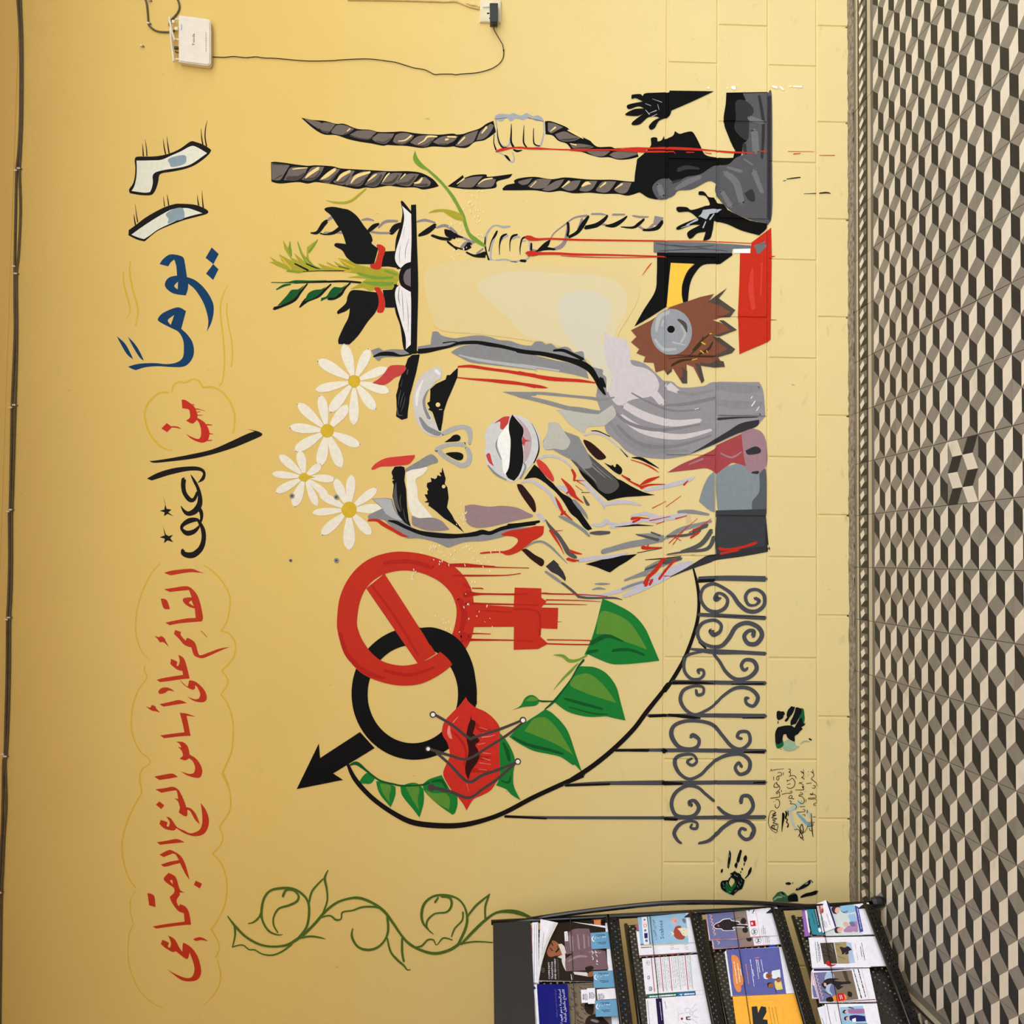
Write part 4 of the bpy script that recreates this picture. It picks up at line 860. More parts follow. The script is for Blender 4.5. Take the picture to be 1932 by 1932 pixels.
for t in ['500,370,30 560,400,34 740,510,34 930,660,38 1000,650,34 1300,555,34 1575,445,28','1590,470,28 1400,620,32 1150,780,32 910,915,32 700,870,34 560,830,38 450,790,28','540,840,32 700,980,34 920,1190,38 1100,1110,38 1300,1040,36 1500,960,28','1490,970,32 1300,1140,36 1100,1280,34 930,1385,36 700,1310,42 470,1260,46']: K(t)
for x,y,r,w in [(493,375,40,1),(435,790,36,1),(1588,443,42,1),(1525,945,40,1),(475,1262,46,0)]:
    part('pin','thread'); circ(x,y,r)
    if w: part('pin_head','white'); circ(x+2,y+2,r*.62)
# painted gate
fig('painted_gate','painted wrought iron gate of grey bars and scrolls under a black arch','painting',G)
part('arch','ink')
G1(); K('400,1490,18 450,1590,30 560,1710,30 700,1810,32 830,1870,36 1000,1890,36 1150,1885,34 1300,1850,30 1430,1800,30 1600,1710,30 1750,1640,30 1932,1560,32')
G3(); K('700,1940,46 900,1810,46 1110,1640,46 1300,1450,44 1420,1290,44 1580,1090,40 1627,1020,36')
N(); K('440,1370,26 500,1280,30 580,1140,28 640,990,26 680,850,26 690,720,22 680,600,22 650,475,12')
T(640,1400,3.019)
bars=[]
for t in ['945,422,12 1180,430,16 1850,432,18','1280,245,10 1480,235,20 1850,232,28','1580,44,12 1850,46,20']: bars.append((640,1400,3.019,t))
for t in ['690,550,36 800,545,36 960,545,40 1175,550,42','690,810,28 900,820,30 1175,835,30','630,1060,16 800,1080,38 1000,1085,30 1175,1095,28','500,1300,28 800,1305,30 1175,1310,30','320,1545,20 800,1545,30 1175,1550,34']: bars.append((1140,950,3.864,t))
for t in ['430,60,28 800,62,30 1170,68,34','430,300,34 800,295,30 1175,295,34','430,555,24 800,550,28 1170,548,30']: bars.append((1140,1400,3.864,t))
for ox,oy,s,t in bars:
    part('bar','gate_grey'); T(ox,oy,s); K(t)
part('bar_shading','ink')
T(640,1400,3.019); K('945,424,14 1180,436,10'); K('1290,247,14 1540,240,12'); K('1590,48,12 1760,48,16')
N()
for t in ['690,565,26 800,560,22','500,1308,24 700,1308,20 800,1315,8','930,1318,8 1160,1315,14','330,1550,20 450,1545,22','470,1540,18 600,1555,24 700,1565,10','1010,1565,8 1165,1562,14','690,1010,10 740,1055,14']: K(t)
Q()
for t in ['80,62,16 300,60,20','430,65,34 446,68,34','1020,75,12 1165,72,18','430,300,28 570,303,14','1090,297,12 1170,295,14','440,560,22 530,565,18','880,610,18 940,570,12','1020,715,12 1060,700,18 1080,660,22']: K(t)
N()
for t in ['850,690,14 815,695,44 828,655,22 870,665,24 900,705,24 880,760,28 820,790,28 750,770,26 705,700,24 720,620,24 790,585,26 860,610,24 930,660,28 980,730,32 1040,780,32 1110,785,30 1165,740,28 1165,670,28 1120,630,24 1060,635,26 1030,680,26 1050,735,24 1100,740,18 1130,710,26 1100,690,26','780,930,44 800,960,30 845,930,26 850,880,24 800,850,24 720,870,26 680,930,28 700,1000,26 770,1040,26 850,1040,30 910,980,32 960,900,32 1040,870,32 1120,900,34 1150,960,34 1110,1020,34 1050,1020,32 1020,970,30 1050,930,28 1090,930,28 1085,965,34','690,1238,18 685,1215,24 720,1215,22 725,1250,22 690,1280,22 630,1275,24 585,1220,24 585,1140,24 620,1100,22 720,1080,14','800,1100,22 840,1150,24 890,1230,26 960,1280,28 1050,1270,30 1110,1210,32 1090,1150,30 1030,1140,26 1000,1180,26 1020,1215,24 1045,1200,18','670,1360,20 680,1395,24 720,1385,22 720,1340,20 660,1330,22 580,1360,26 555,1430,28 590,1500,26 660,1540,24 740,1510,22 800,1470,20 870,1400,22 960,1345,26 1060,1350,28 1120,1410,30 1090,1475,26 1040,1460,24 1030,1420,22 1050,1420,22','630,1700,26 650,1690,34 690,1720,26 680,1770,26 620,1790,26 540,1770,30 490,1690,34 510,1620,28 600,1585,26 720,1590,26 800,1620,28 860,1690,26 930,1770,28 1000,1790,26 1060,1740,26 1050,1670,24 990,1665,26 970,1700,24 1000,1715,22']:
    part('scroll','gate_grey'); K(t)
Q()
for t in ['640,120,18 605,145,20 640,170,22 675,140,20 650,95,20 590,90,24 530,110,28 515,160,30 550,230,26 620,270,24 700,240,24 760,180,24 820,130,24 900,95,28 1000,90,26 1060,140,28 1050,210,28 990,235,26 955,190,24 980,150,22 1000,180,24','630,460,36 620,435,24 660,430,28 690,480,30 660,530,26 600,545,24 520,530,28 490,450,28 520,370,28 600,320,26 680,330,24 740,380,22 800,430,22','830,475,22 880,520,26 950,545,26 1040,530,28 1085,470,28 1060,400,30 1010,395,26 995,440,30','640,600,18 630,625,18 670,630,22 675,590,20 620,575,22 550,600,28 510,660,28 530,710,24 560,738,18','690,738,18 760,720,26 820,670,28 870,620,28 950,575,28 1040,580,28 1090,630,32 1075,690,28 1030,710,26 985,670,24 1000,630,22 1030,640,24']:
    part('scroll','gate_grey'); K(t)
# saw and red block
fig('painted_saw','painted brown circular saw blade with grey disc and black and yellow handle','painting',G)
M()
part('handle','black'); S('385,-20! 930,-20! 935,5! 845,70! 725,75 660,140 625,220 610,340! 575,352! 560,290 575,200 610,120 660,70! 485,60! 470,200 455,380! 330,460 220,525! 290,400 370,270 383,150')
part('handle_inlay','amber'); S('485,62! 650,68! 600,130 570,210 565,290 575,350! 470,385! 455,378! 475,200')
part('blade','brown')
F('195,553 340,480 480,385 600,345 700,310 800,288 760,345 830,360 950,410 920,450 850,460 790,480 830,490 960,550 880,570 790,585 870,640 950,690 930,720 830,750 880,820 800,825 700,795 730,920 710,940 650,820 600,800 605,940 570,940 500,830 460,880 440,840 375,860 360,790 285,785 300,745 235,720 255,690 195,640 235,600')
part('tooth_shading','umber')
for t in ['755,345 830,290 895,245 835,320 955,405 920,455 850,458 920,420 840,370 790,355','835,480 870,480 968,550 840,598 780,590 850,575 920,550','780,600 840,605 955,690 930,720 830,750 790,745 900,690 830,640','820,770 870,780 880,820 800,825 700,810 700,785 760,800','660,790 700,800 730,920 710,940 690,880','565,820 605,850 605,940 570,940 550,900 575,890','455,860 490,835 495,850 460,880']: F(t)
part('grime','soot')
for t in ['650,700,20 720,620,14 790,570,6','470,760,6 620,745,10 800,745,8','490,810,16 560,775,20 640,765,10','690,730,14 760,690,20 790,640,10','620,740,6 700,660,12 720,600,8']: K(t)
part('flecks','gold')
for t in ['710,640,10 735,655,10','700,700,8 725,720,8','770,580,8 785,575,6','640,770,6 680,760,5','745,700,6 755,715,6']: K(t)
part('disc','disc_grey'); S(ell(490,565,150,168))
part('disc_swirls','light_grey')
for t in ['380,560,20 400,460,30 470,420,24','370,620,16 430,690,24 520,690,16','420,520,14 430,480,16','560,520,10 590,580,16 560,640,14','500,640,14 590,660,8']: K(t)
part('disc_arc','umber'); K('540,475,16 585,510,30 602,565,8')
part('hub','black'); S(ell(487,546,28,27,6))
fig('painted_tool','painted grey bar of the saw with a white patch, tip over the red block','painting',G)
P(); part('bar','tool_grey'); F('360,1760 700,1766 935,1780 1070,1790 1180,1755 1170,1775 1190,1790 1130,1850 1110,1845 1105,1815 935,1815 930,1845 360,1840')
part('bar_shading','tool_dark'); K('380,1775,6 600,1800,10 800,1790,6'); K('400,1830,8 700,1815,8 900,1830,6'); K('500,1785,5 750,1812,6')
fig('painted_block','painted red book shape at the foot of the mural, edge dripping','painting',G)
M(); part('cover','red'); F('990,-12 1065,-15 1075,-88 1217,-195 1222,0 1213,620 1190,640 985,727 975,430 985,200'); K('1205,18,14 1245,12,4'); K('1190,475,8 1255,478,3')
part('brush_marks','red_soft2'); K('1080,100,14 1070,250,40 1090,400,30'); K('1150,60,10 1140,300,10')
P(); part('tip','tool_grey'); F('1090,1790 1180,1755 1170,1775 1190,1790 1130,1850 1110,1845 1105,1815'); part('label_patch','white'); F('942,1815 1065,1812 1065,1845 940,1845')
# prisoner
fig('painted_prisoner','painted black and grey kneeling man, head bound by two ropes, arms outstretched','painting',G)
part('torso','black'); S('890,675! 1195,670! 1210,900! 1000,1100! 950,1090 880,930! 870,860 885,760')
part('head','black')
S('360,1000! 340,1010 340,1060 300,1110 240,1160! 225,1260 220,1320! 170,1410! 250,1400 320,1440 390,1455! 480,1350 520,1330! 720,1290 850,1250 980,1200! 1010,1080! 960,1090 940,1150! 850,1150 740,1130 700,1060 670,1000 640,960 590,965 550,975 515,955! 500,990 440,1015! 435,990! 420,1020 390,1030 385,1005')
part('clothing','prison_grey')
S('1010,680! 1195,675! 1222,700 1225,1200 1215,1610 1100,1610! 960,1560 860,1480 810,1400 815,1340! 760,1320 640,1380 540,1390 500,1430 400,1455 350,1370 400,1310 470,1300! 520,1330 600,1290 700,1270 800,1210 900,1200 960,1150 1010,1130! 1010,1060 1050,1000 1040,850 960,780 970,735 1030,740')
part('clothing_dark','charcoal')
S('960,740 1030,735 1090,800 1060,880 1050,1010 1010,1010 950,940 960,860'); S('1020,1410! 1080,1380 1100,1460 1060,1465')
for t in ['1205,700,24 1205,1200,24 1205,1600,24','1130,700,20 1160,900,24 1150,1150,20','540,1240,30 600,1220,30 690,1230,14','500,1330,20 560,1310,14','1020,1050,30 1030,1120,20']: K(t)
part('clothing_light','prison_light')
for t in ['1060,860,36 1160,892,26','1095,960,50 1105,1100,50','880,1260,40 960,1330,50 1000,1470,44','700,1290,30 600,1330,40 520,1380,24','1090,1250,40 1150,1400,30','1020,1160,12 1080,1200,12','400,1350,40 420,1420,44','860,1400,30 920,1500,40','900,1220,20 1000,1250,24']: K(t)
part('hand','black')
S('200,690! 260,685 280,700! 300,680 380,675 475,672! 475,660! 800,665! 640,740 490,805! 470,850 400,880 370,930 340,945 325,920 360,880 400,860! 380,850 320,855 260,905 205,910 210,885 290,825! 240,845 160,840 160,825 220,795 290,790! 250,775 180,795 165,770 200,755 280,740! 230,715 200,720')
part('hand_gloss','gloss'); 
for t in ['330,825,3 380,805,7','300,755,3 340,770,4','345,850,5 385,832,3','350,720,2 420,745,4','300,800,3 330,835,6','390,760,3 400,800,3']: K(t)
part('hand','black')
S('690,1395! 720,1395 740,1410 760,1435 800,1440! 830,1480 870,1490 900,1530! 1000,1580 1100,1615 1190,1630! 1180,1670 1130,1715! 1000,1680 900,1635 800,1610! 790,1680 770,1740 720,1755! 740,1690! 680,1700 640,1735 615,1735 610,1690 700,1640! 640,1640 540,1675 530,1655 600,1620 680,1590! 620,1545 540,1545 530,1510 600,1510 640,1530 740,1500! 770,1490 740,1430 690,1420')
part('hand_gloss','gloss'); F('720,1530 790,1522 860,1525 825,1548 770,1560 745,1600 700,1580')
for t in ['600,1640,6 680,1600,16','740,1615,8 720,1660,10','560,1660,3 620,1640,8','800,1560,8 770,1600,12','690,1580,6 720,1555,10']: K(t)
# red blood lines over ropes, fists and prisoner
fig('painted_drips','long thin red drip from the upper fist across the black head to the floor','painting',G)
part('drip','red')
T(840,200,4.493); K('430,385,12 480,370,24 560,355,14 640,352,16 700,358,16 800,360,18 900,365,10 1060,370,12 1200,372,14 1400,372,14 1600,376,22 1700,370,20'); K('1060,375,8 1200,385,6'); K('1450,360,6 1640,350,4')
P()
for t in ['150,1085,16 240,1080,14 330,1082,14 450,1080,18 600,1085,20 720,1092,14 800,1098,10 900,1108,14 1000,1112,12 1100,1115,4','100,1095,8 260,1105,12 400,1105,14 500,1105,6','500,1100,6 520,1120,3','600,1110,8 655,1110,6','1140,1103,8 1190,1100,10','1340,1103,4 1530,1105,3','1380,1122,7 1430,1118,5','1570,1132,4 1680,1132,5','730,1112,4 780,1120,6']: K(t)
fig('painted_drips','two parallel thin red drips from the lower fist to the saw','painting',G)
part('drip','red'); T(840,200,4.493); K('685,1110,26 720,1120,42 780,1130,22 900,1125,16 1100,1133,16 1400,1138,14 1800,1143,12 1860,1143,10')
P(); K('200,1752,8 400,1756,7 700,1758,7 950,1768,6 1180,1780,5')
part('drip','red'); T(840,200,4.493); K('690,1245,26 740,1250,46 800,1250,24 950,1250,22 1100,1258,20 1400,1262,14 1800,1275,12 1870,1282,8'); K('700,1270,10 780,1265,5'); K('980,1270,4 1200,1280,8 1500,1285,6 1800,1280,5')
fig('paint_mark','short faded red brush mark on the wall beside the saw handle','paint mark'); part('stroke','red_soft2'); K('1750,1330,6 1720,1365,9 1670,1435,3')
# vine ornament
T(420,1640,3.22)
fig('painted_vine','painted olive green scrolling vine ornament above the brochure rack','painting')
part('stem','vine')
for t in ['30,285,6 75,345,14 140,410,14 220,455,14 300,470,13 390,460,15 460,420,18','490,400,16 560,330,16 620,260,16 690,205,14 760,180,14 830,175,17 910,205,16 980,255,18 1030,320,16 1085,400,14 1130,450,16 1200,490,16 1290,512,18 1380,490,18 1440,450,18','1450,455,14 1530,370,18 1600,305,16 1660,265,14 1730,255,22 1800,265,26 1870,292,14']: K(t)
part('curl','vine')
for t in ['460,420,16 510,350,14 525,260,14 515,190,14 470,140,14 420,118,16 360,115,16 290,130,14 250,180,14 235,260,14 245,320,12 280,375,12 330,398,9 365,397,3','155,330,6 190,320,10 225,285,12 238,240,10','365,165,14 385,128,14 430,130,10 460,160,12 450,195,14 400,220,14 340,240,12 310,290,10 310,340,10 335,385,8']: K(t)
part('curl','vine')
for t in ['1430,460,16 1475,360,16 1485,290,14 1465,220,12 1420,175,12 1350,158,16 1280,165,14 1225,210,16 1208,280,16 1225,340,12 1280,395,4','1290,200,14 1310,172,10','1330,168,10 1380,175,14 1390,220,14 1360,260,12 1290,270,10 1245,310,12 1240,350,10 1265,385,6']: K(t)
part('curl','vine'); K('1000,290,14 1005,370,14 985,430,12 940,475,14 880,490,16 820,470,14 785,410,14 790,360,6')
part('leaf_outline','vine')
for t in ['72,345,12 75,400,10 60,470,6','58,472,8 120,460,8 160,488,8 195,490,8 240,515,8 300,522,10 360,500,10 420,455,12','460,420,12 530,408,12 590,415,10 625,425,3']: K(t)
part('leaf_outline','vine'); K('525,200,10 545,130,12 610,58,8'); K('640,5,5 620,55,14 632,120,12 635,190,10 610,265,10')
part('leaf_outline','vine'); K('590,295,10 650,282,10 690,308,12 720,300,8 728,262,10 790,250,10 850,230,12 930,230,12 980,250,10')
part('leaf_outline','vine'); K('1000,420,10 1020,500,12 1060,550,14 1100,585,12 1120,610,8 1140,610,6'); K('1090,420,12 1090,500,14 1100,560,12')
part('leaf_outline','vine'); K('1170,475,10 1210,465,12 1245,430,10 1280,430,10 1300,460,5 1340,418,10 1395,430,7'); K('1460,260,10 1455,310,10 1410,360,10 1390,410,7')
part('leaf_outline','vine'); K('1485,290,10 1540,220,14 1620,155,10'); K('1622,150,6 1610,180,12 1595,230,12 1595,300,10'); K('1440,455,10 1530,440,10 1640,445,7')
# ---------------------------------------------------------------- names, handprints, paint marks low on the wall
T(1440,1430,11.36)
fig('signature_smear','pale blue paint smear across the handwritten names','paint mark')
part('smear','sky_blue')
for t in ['500,1130,40 600,1090,70 720,1020,80 820,930,50','590,1180,50 620,1350,50 700,1520,40','920,1130,30 980,1200,60 1000,1280,20']: K(t)
part('streak','blue_streak'); K('720,1180,30 830,1290,56 930,1400,60 1010,1460,40')
fig('handwritten_names','four columns of names handwritten in black Arabic, with scribbled signatures','writing')
part('name','ink')
for t in ['215,260,14 330,243,10 440,232,9','150,285,9 185,240,9','165,240,9 205,285,9','430,315,12 430,365,12','310,325,12 345,305,12 385,320,12 395,360,12 370,385,11 320,385,12 285,430,12 310,480,12 340,440,12 325,395,10','225,400,12 222,470,12','290,520,12 235,570,12 230,620,14 290,630,14 345,600,12 300,570,18 290,520,10','345,600,12 355,660,12 325,700,14 280,740,14 300,770,12 340,720,12 350,780,12 340,835,14 155,865,14','228,940,16 230,942,16','265,900,12 320,890,12 350,940,14 345,1020,14 300,1075,14 260,1050,14 260,990,10']: K(t)
part('name','ink')
for t in ['540,240,12 580,240,12 580,280,12 545,310,14 585,310,12 580,375,12','550,400,12 590,380,14 660,380,14 700,410,14 700,445,10','520,505,14 510,475,14 560,480,12 610,435,12 650,460,14 680,520,14 665,600,14 600,650,14 520,640,12 505,620,10','510,575,10 585,550,12','400,780,14 510,755,12 600,750,14 615,715,12 570,715,12','390,690,12 395,730,12','478,700,14 480,702,14','580,800,12 620,820,14 600,865,14 545,860,14 580,800,12','600,865,14 660,880,14','560,920,14 605,930,12 580,985,14 660,985,12 710,1030,14 700,1080,12 680,1105,8']: K(t)
part('name','ink')
for t in ['860,245,10 865,330,10 820,300,10 800,280,10 865,330,12 860,390,12 820,420,14 870,435,14 870,465,12','890,400,12 892,402,12','840,515,10 760,550,12','780,520,10 800,545,10 840,560,12 870,630,12 830,610,14 865,680,14 690,685,12','790,745,12 845,755,12 840,785,12 780,790,16 770,815,14 830,830,12 875,880,14 870,960,14 820,980,12 760,940,10 745,905,8','915,885,10 915,945,12','895,1040,12 790,1050,12','730,1165,14 880,1150,12 890,1110,12 850,1100,10','945,1110,12 945,1180,14','840,1220,12 890,1215,12 890,1250,12']: K(t)
part('name','ink')
for t in ['1060,250,12 1070,310,12 1020,290,10 1075,330,12 1080,390,12 1045,420,12 1030,450,12 1080,490,12 1140,540,12 1165,600,10','965,290,16 966,292,16','965,365,16 966,366,16','925,550,14 1035,535,12','1070,590,12 1115,600,14 1100,650,12 1050,640,12','1065,740,12 1055,790,12 1000,770,14 1110,790,12 1120,850,12 970,860,12','960,875,12 1040,885,12 1130,880,12 1140,960,12 1090,980,14 1080,1010,12 1130,1020,12']: K(t)
part('signature','ink')
for t in ['270,1610,10 180,1540,10 120,1430,10 120,1280,10 150,1160,10 200,1130,12 250,1150,10 270,1190,8','190,1210,12 270,1170,14 200,1240,14 280,1220,14 180,1280,14 290,1300,14 200,1330,14 260,1350,12 210,1390,14 300,1420,14 160,1480,12 290,1540,14 320,1410,10','270,1610,10 300,1560,12 180,1480,14 220,1440,14 240,1500,12']: K(t)
part('signature','ink')
for t in ['430,1190,50 430,1280,54 415,1400,36 405,1490,22 400,1580,12','480,1140,24 500,1200,40 480,1290,30 520,1320,20 500,1380,24 540,1420,20 520,1480,36','530,1130,16 540,1240,16']: K(t)
part('signature','ink')
for t in ['670,1540,12 750,1535,12 790,1600,16 750,1690,12','735,1440,12 860,1600,16 830,1420,18 790,1540,16 850,1700,16 790,1700,12 870,1760,14','830,1560,14 850,1620,14 800,1600,12 780,1680,12 860,1720,14','880,1600,10 930,1520,10 960,1440,10']: K(t)
part('signature','ink')
for t in ['1030,1190,14 1035,1320,18 1040,1420,20 1050,1560,22 1070,1690,12','960,1380,10 1100,1380,12','965,1470,12 1070,1450,14','1060,1260,12 1120,1265,12','990,1500,12 1000,1550,14 1050,1560,12','975,1410,10 1080,1420,12']: K(t)
# handprints
T(1440,1310,16.1)
fig('handprint','black and green handprint just above the names, closed fingers, black fingertip dot','handprint')
part('print_light','print_pale')
S('640,1450 760,1370 850,1440 960,1460 1000,1560 1100,1580 950,1680 800,1720 660,1700 600,1620'); K('1130,1500,30 1250,1420,40 1400,1440,24')
part('print_green','print_green')
S('370,1280! 540,1300 600,1400 620,1540 540,1620 430,1640 380,1540 360,1400'); S('1100,420! 1220,440 1250,600 1260,760 1240,860 1280,900 1200,960 1090,960 1080,760')
part('print','print_black')
S('420,520 480,500 540,520 620,520 660,600 620,640 600,720 480,780 420,740 405,620'); K('450,810,20 450,880,30')
S('860,360 900,380 960,380 940,480 880,600 800,700 740,800 680,830 650,790 720,700 710,620 750,480')
S('990,400 1090,410 1170,470 1160,560 1100,680 1010,860 980,900! 900,920! 840,940 830,820 900,680 960,520')
S('1100,760 1180,720 1200,860 1260,930 1160,1000 1200,1050 1120,1120 1060,1200 960,1270 960,1420 890,1420 740,1320 700,1210! 620,1220 590,1330 560,1460! 440,1520 380,1440 360,1200 430,1020 520,980 700,945 860,950! 950,1010! 1010,900')
K('1400,1350,50 1460,1385,44'); K('540,1660,26 545,1680,10')
T(1340,1590,16.1)
fig('handprint','open dark green handprint with spread fingers, nearest above the rack rail','handprint')
part('print','print_black')
K('580,240,24 600,320,60 580,500,80 560,640,70 545,760,50'); K('930,240,70 880,400,90 840,560,90 830,600,30'); K('800,620,60 780,700,90 790,770,24'); K('1080,400,60 1065,470,110 1050,560,70'); K('1040,620,36 1020,690,24'); K('970,780,50 970,820,50'); K('930,870,24 928,910,30'); K('1240,760,50 1200,870,90 1150,980,50 1060,1080,30'); K('370,800,30 350,860,70 335,910,24')
S('600,930! 700,890 740,845! 800,900 880,930 920,960 960,1050 1050,1130! 1020,1260 960,1400 860,1450 740,1550 700,1600! 560,1540 420,1470 330,1380 310,1240 360,1160 480,1140 550,1130! 560,1090 620,1030!|640,1060! 720,1110 740,1180 700,1270 640,1350! 580,1260 570,1200 600,1110')
part('print_green','print_green')
S('500,1180 540,1260 600,1340 700,1300 760,1180 780,1300 700,1420 600,1560 500,1480 460,1320'); K('560,330,30 570,450,40'); K('560,640,20 560,720,24')
part('print_gloss','print_pale')
for t in ['380,1220,14 420,1300,10','400,1340,12 440,1380,10','500,1200,14 520,1260,10','800,1000,14 830,1040,10','860,1180,10 880,1250,14','940,1120,10 960,1180,10','740,1480,14 800,1440,12','580,1480,20 610,1500,14','620,960,14 640,1000,20','740,960,16 760,1010,16','560,330,16 580,420,20','820,1300,10 850,1360,10','900,1300,8 930,1240,8']: K(t)
T(1440,1640,14.86)
fig('handprint','green handprint partly hidden behind the rack, two thick fingers','handprint')
part('print_green','print_green2')
S('260,810! 340,720 400,650 520,620 620,670 680,740 780,690 860,660 940,700 970,780 980,900! 760,920 600,1000 420,1000 300,940')
part('print_light','print_pale')
for t in ['300,860,40 400,790,50 520,780,40','480,700,16 600,760,20','820,760,14 900,800,16']: K(t)
part('print','print_black')
S('700,760 800,720 900,700 960,760 980,900! 720,900'); K('520,650,40 580,720,40'); K('640,400,50 720,400,80 780,400,20'); K('830,370,20 830,410,16'); K('930,570,60 1100,500,90 1250,400,110 1310,330,70'); K('1060,780,50 1200,720,90 1350,690,100 1500,640,110'); K('1330,300,20 1390,370,24')
part('print_gloss','print_pale'); K('960,550,16 1100,430,24 1250,340,16'); K('1180,420,20 1250,390,24')
# small marks
T(1140,0,3.864)
fig('paint_mark','white paint flecks in a row above the grey figure, near the wall top blocks','paint mark')
part('fleck','white')
for t in ['1225,630,14 1260,638,18','1285,635,14 1308,655,10','1345,630,6 1365,628,8','1375,630,8 1440,632,14','935,635,24 955,645,26','755,640,12 765,640,10','895,638,8 900,642,8','1395,655,6 1400,656,6']: K(t)
fig('paint_mark','two short black brush ticks on the bare blocks beside the grey figure','paint mark')
part('tick','ink'); K('1305,1318,5 1325,1315,4'); K('1330,1305,5 1380,1298,8 1430,1292,7'); K('1455,1412,3 1545,1410,6'); K('1570,1408,8 1620,1404,10 1650,1410,5')
T(0,0,1)
fig('paint_mark','white paint spatter beside the face, above the red prohibition ring','paint mark')
part('fleck','cream_white'); import random as _r; _r.seed(4)
for c,n,rx,ry in (((872,975),16,9,18),((815,1030),16,10,6),((880,1032),8,9,6),((845,1050),18,40,12),((905,1060),16,30,30),((780,1085),8,10,10),((1200,1,),0,1,1),((895,1150),14,28,30),((845,1170),8,16,20)):
    for i in range(n):
        x=c[0]+_r.gauss(0,.6)*rx; y=c[1]+_r.gauss(0,.6)*ry; K('%.1f,%.1f,%.1f %.1f,%.1f,%.1f'%(x,y,_r.uniform(.8,2.4),x+_r.uniform(-1.5,1.5),y+_r.uniform(1,4),_r.uniform(.6,2)))
fig('paint_mark','white paint spatter around the green stem next to the lower fist','paint mark')
part('fleck','cream_white')
for c,n,rx,ry in (((900,412),4,5,9),((890,385),26,16,22),((860,425),5,10,10),((905,443),6,6,3),((870,475),14,30,20)):
    for i in range(n):
        x=c[0]+_r.gauss(0,.6)*rx; y=c[1]+_r.gauss(0,.6)*ry; K('%.1f,%.1f,%.1f %.1f,%.1f,%.1f'%(x,y,_r.uniform(.8,2.2),x+_r.uniform(-1.5,1.5),y+_r.uniform(1,3),_r.uniform(.6,2)))
flush()
# ---------------------------------------------------------------- fixtures on the wall
m_white_pl = mat('white_plastic', (226, 216, 200), .45, .05, 30)
m_old_white = mat('aged_white_plastic', (224, 212, 178), .5, .08, 40)
m_blackp = mat('black_plastic', (30, 30, 32), .4, .1, 60)
m_cable = mat('grey_brown_cable', (96, 82, 58), .6, .15, 50)
m_black_cord = mat('black_cord', (34, 20, 8), .6, .1, 50, spec=.2)
m_steel = mat('dull_steel', (120, 116, 108), .45, .2, 90, metal=.6)
m_conduit = mat('painted_conduit', (214, 186, 122), .6, .1, 40)
def wpts(s, d, n=6): return [on_wall(p[0], p[1], -d) for p in catmull(parse(s), False, n)]
def prism(name, loop, d0, d1, m_, parent, base, bev=0, seg=2):
    """loop (picture px) traced on the plane d0 in front of the wall, extruded back to d1"""
    bm = bmesh.new(); fr = [bm.verts.new(on_wall(x, y, -d0)) for x, y in loop]; bk = [bm.verts.new((v.co.x, -d1, v.co.z)) for v in fr]
    bm.faces.new(fr); bm.faces.new(bk[::-1]); n = len(fr)
    for i in range(n): bm.faces.new((fr[i], bk[i], bk[(i+1) % n], fr[(i+1) % n]))
    bmesh.ops.recalc_face_normals(bm, faces=bm.faces)
    if bev:
        ed = [e for e in bm.edges if all(v.co.y < -(d0+d1)/2 for v in e.verts)]
        bmesh.ops.bevel(bm, geom=ed, offset=bev, segments=seg, affect='EDGES')
    return from_bm(name, bm, m_, parent, base, smooth=False)
def root(name, label, cat, loc, group=None): return tag(empty(name, loc), label, cat, group)
def rounded(s): return [(p[0], p[1]) for p in catmull(parse(s), True, 5)]
# router
T(260, 0, 9.66)
B = on_wall(333, 75); B.y = 0
rt_ = root('router', 'white wall mounted router with flat antennas and labelled front', 'router', B)
prism('body', rounded('742,270! 1000,303 1250,338 1305,360 1322,400! 1325,760 1326,1130! 1305,1175 1262,1188! 1000,1156 745,1120!'), .034, .006, m_white_pl, rt_, B, .004)
bm = bmesh.new(); box(bm, on_wall(*PX(1000, 730), -.003), (.10, .006, .06)); from_bm('wall_bracket', bm, m_old_white, rt_, B)
for s, d in (('572,315 600,480 640,640 680,740', .030), ('590,515 610,760 640,980 655,1128', .026)):
    bm = bmesh.new(); pts = wpts(s, d); tube(bm, pts, [.0036]+[.0042]*(len(pts)-2)+[.003], 10); from_bm('antenna', bm, m_white_pl, rt_, B, True)
for y in (355, 720, 1080):
    bm = bmesh.new(); tube(bm, [on_wall(*PX(685, y), -.022), on_wall(*PX(760, y+2), -.022)], .0042, 10); from_bm('antenna_hinge', bm, m_old_white, rt_, B)
for s in ('660,865,60 745,870,60', ):
    bm = bmesh.new(); box(bm, on_wall(*PX(702, 875), -.018), (.0105, .010, .016)); bevel(bm, .001, 1); from_bm('plug', bm, m_blackp, rt_, B)
bm = bmesh.new(); tube(bm, wpts('745,960 700,955 680,930', .018), .0022, 6); from_bm('plug_lead', bm, m_blackp, rt_, B)
bm = bmesh.new(); box(bm, on_wall(*PX(705, 525), -.018), (.012, .010, .014)); bevel(bm, .001, 1); from_bm('plug', bm, m_old_white, rt_, B)
bm = bmesh.new(); box(bm, on_wall(*PX(650, 400), -.02), (.012, .010, .012)); bevel(bm, .001, 1); from_bm('plug', bm, m_old_white, rt_, B)
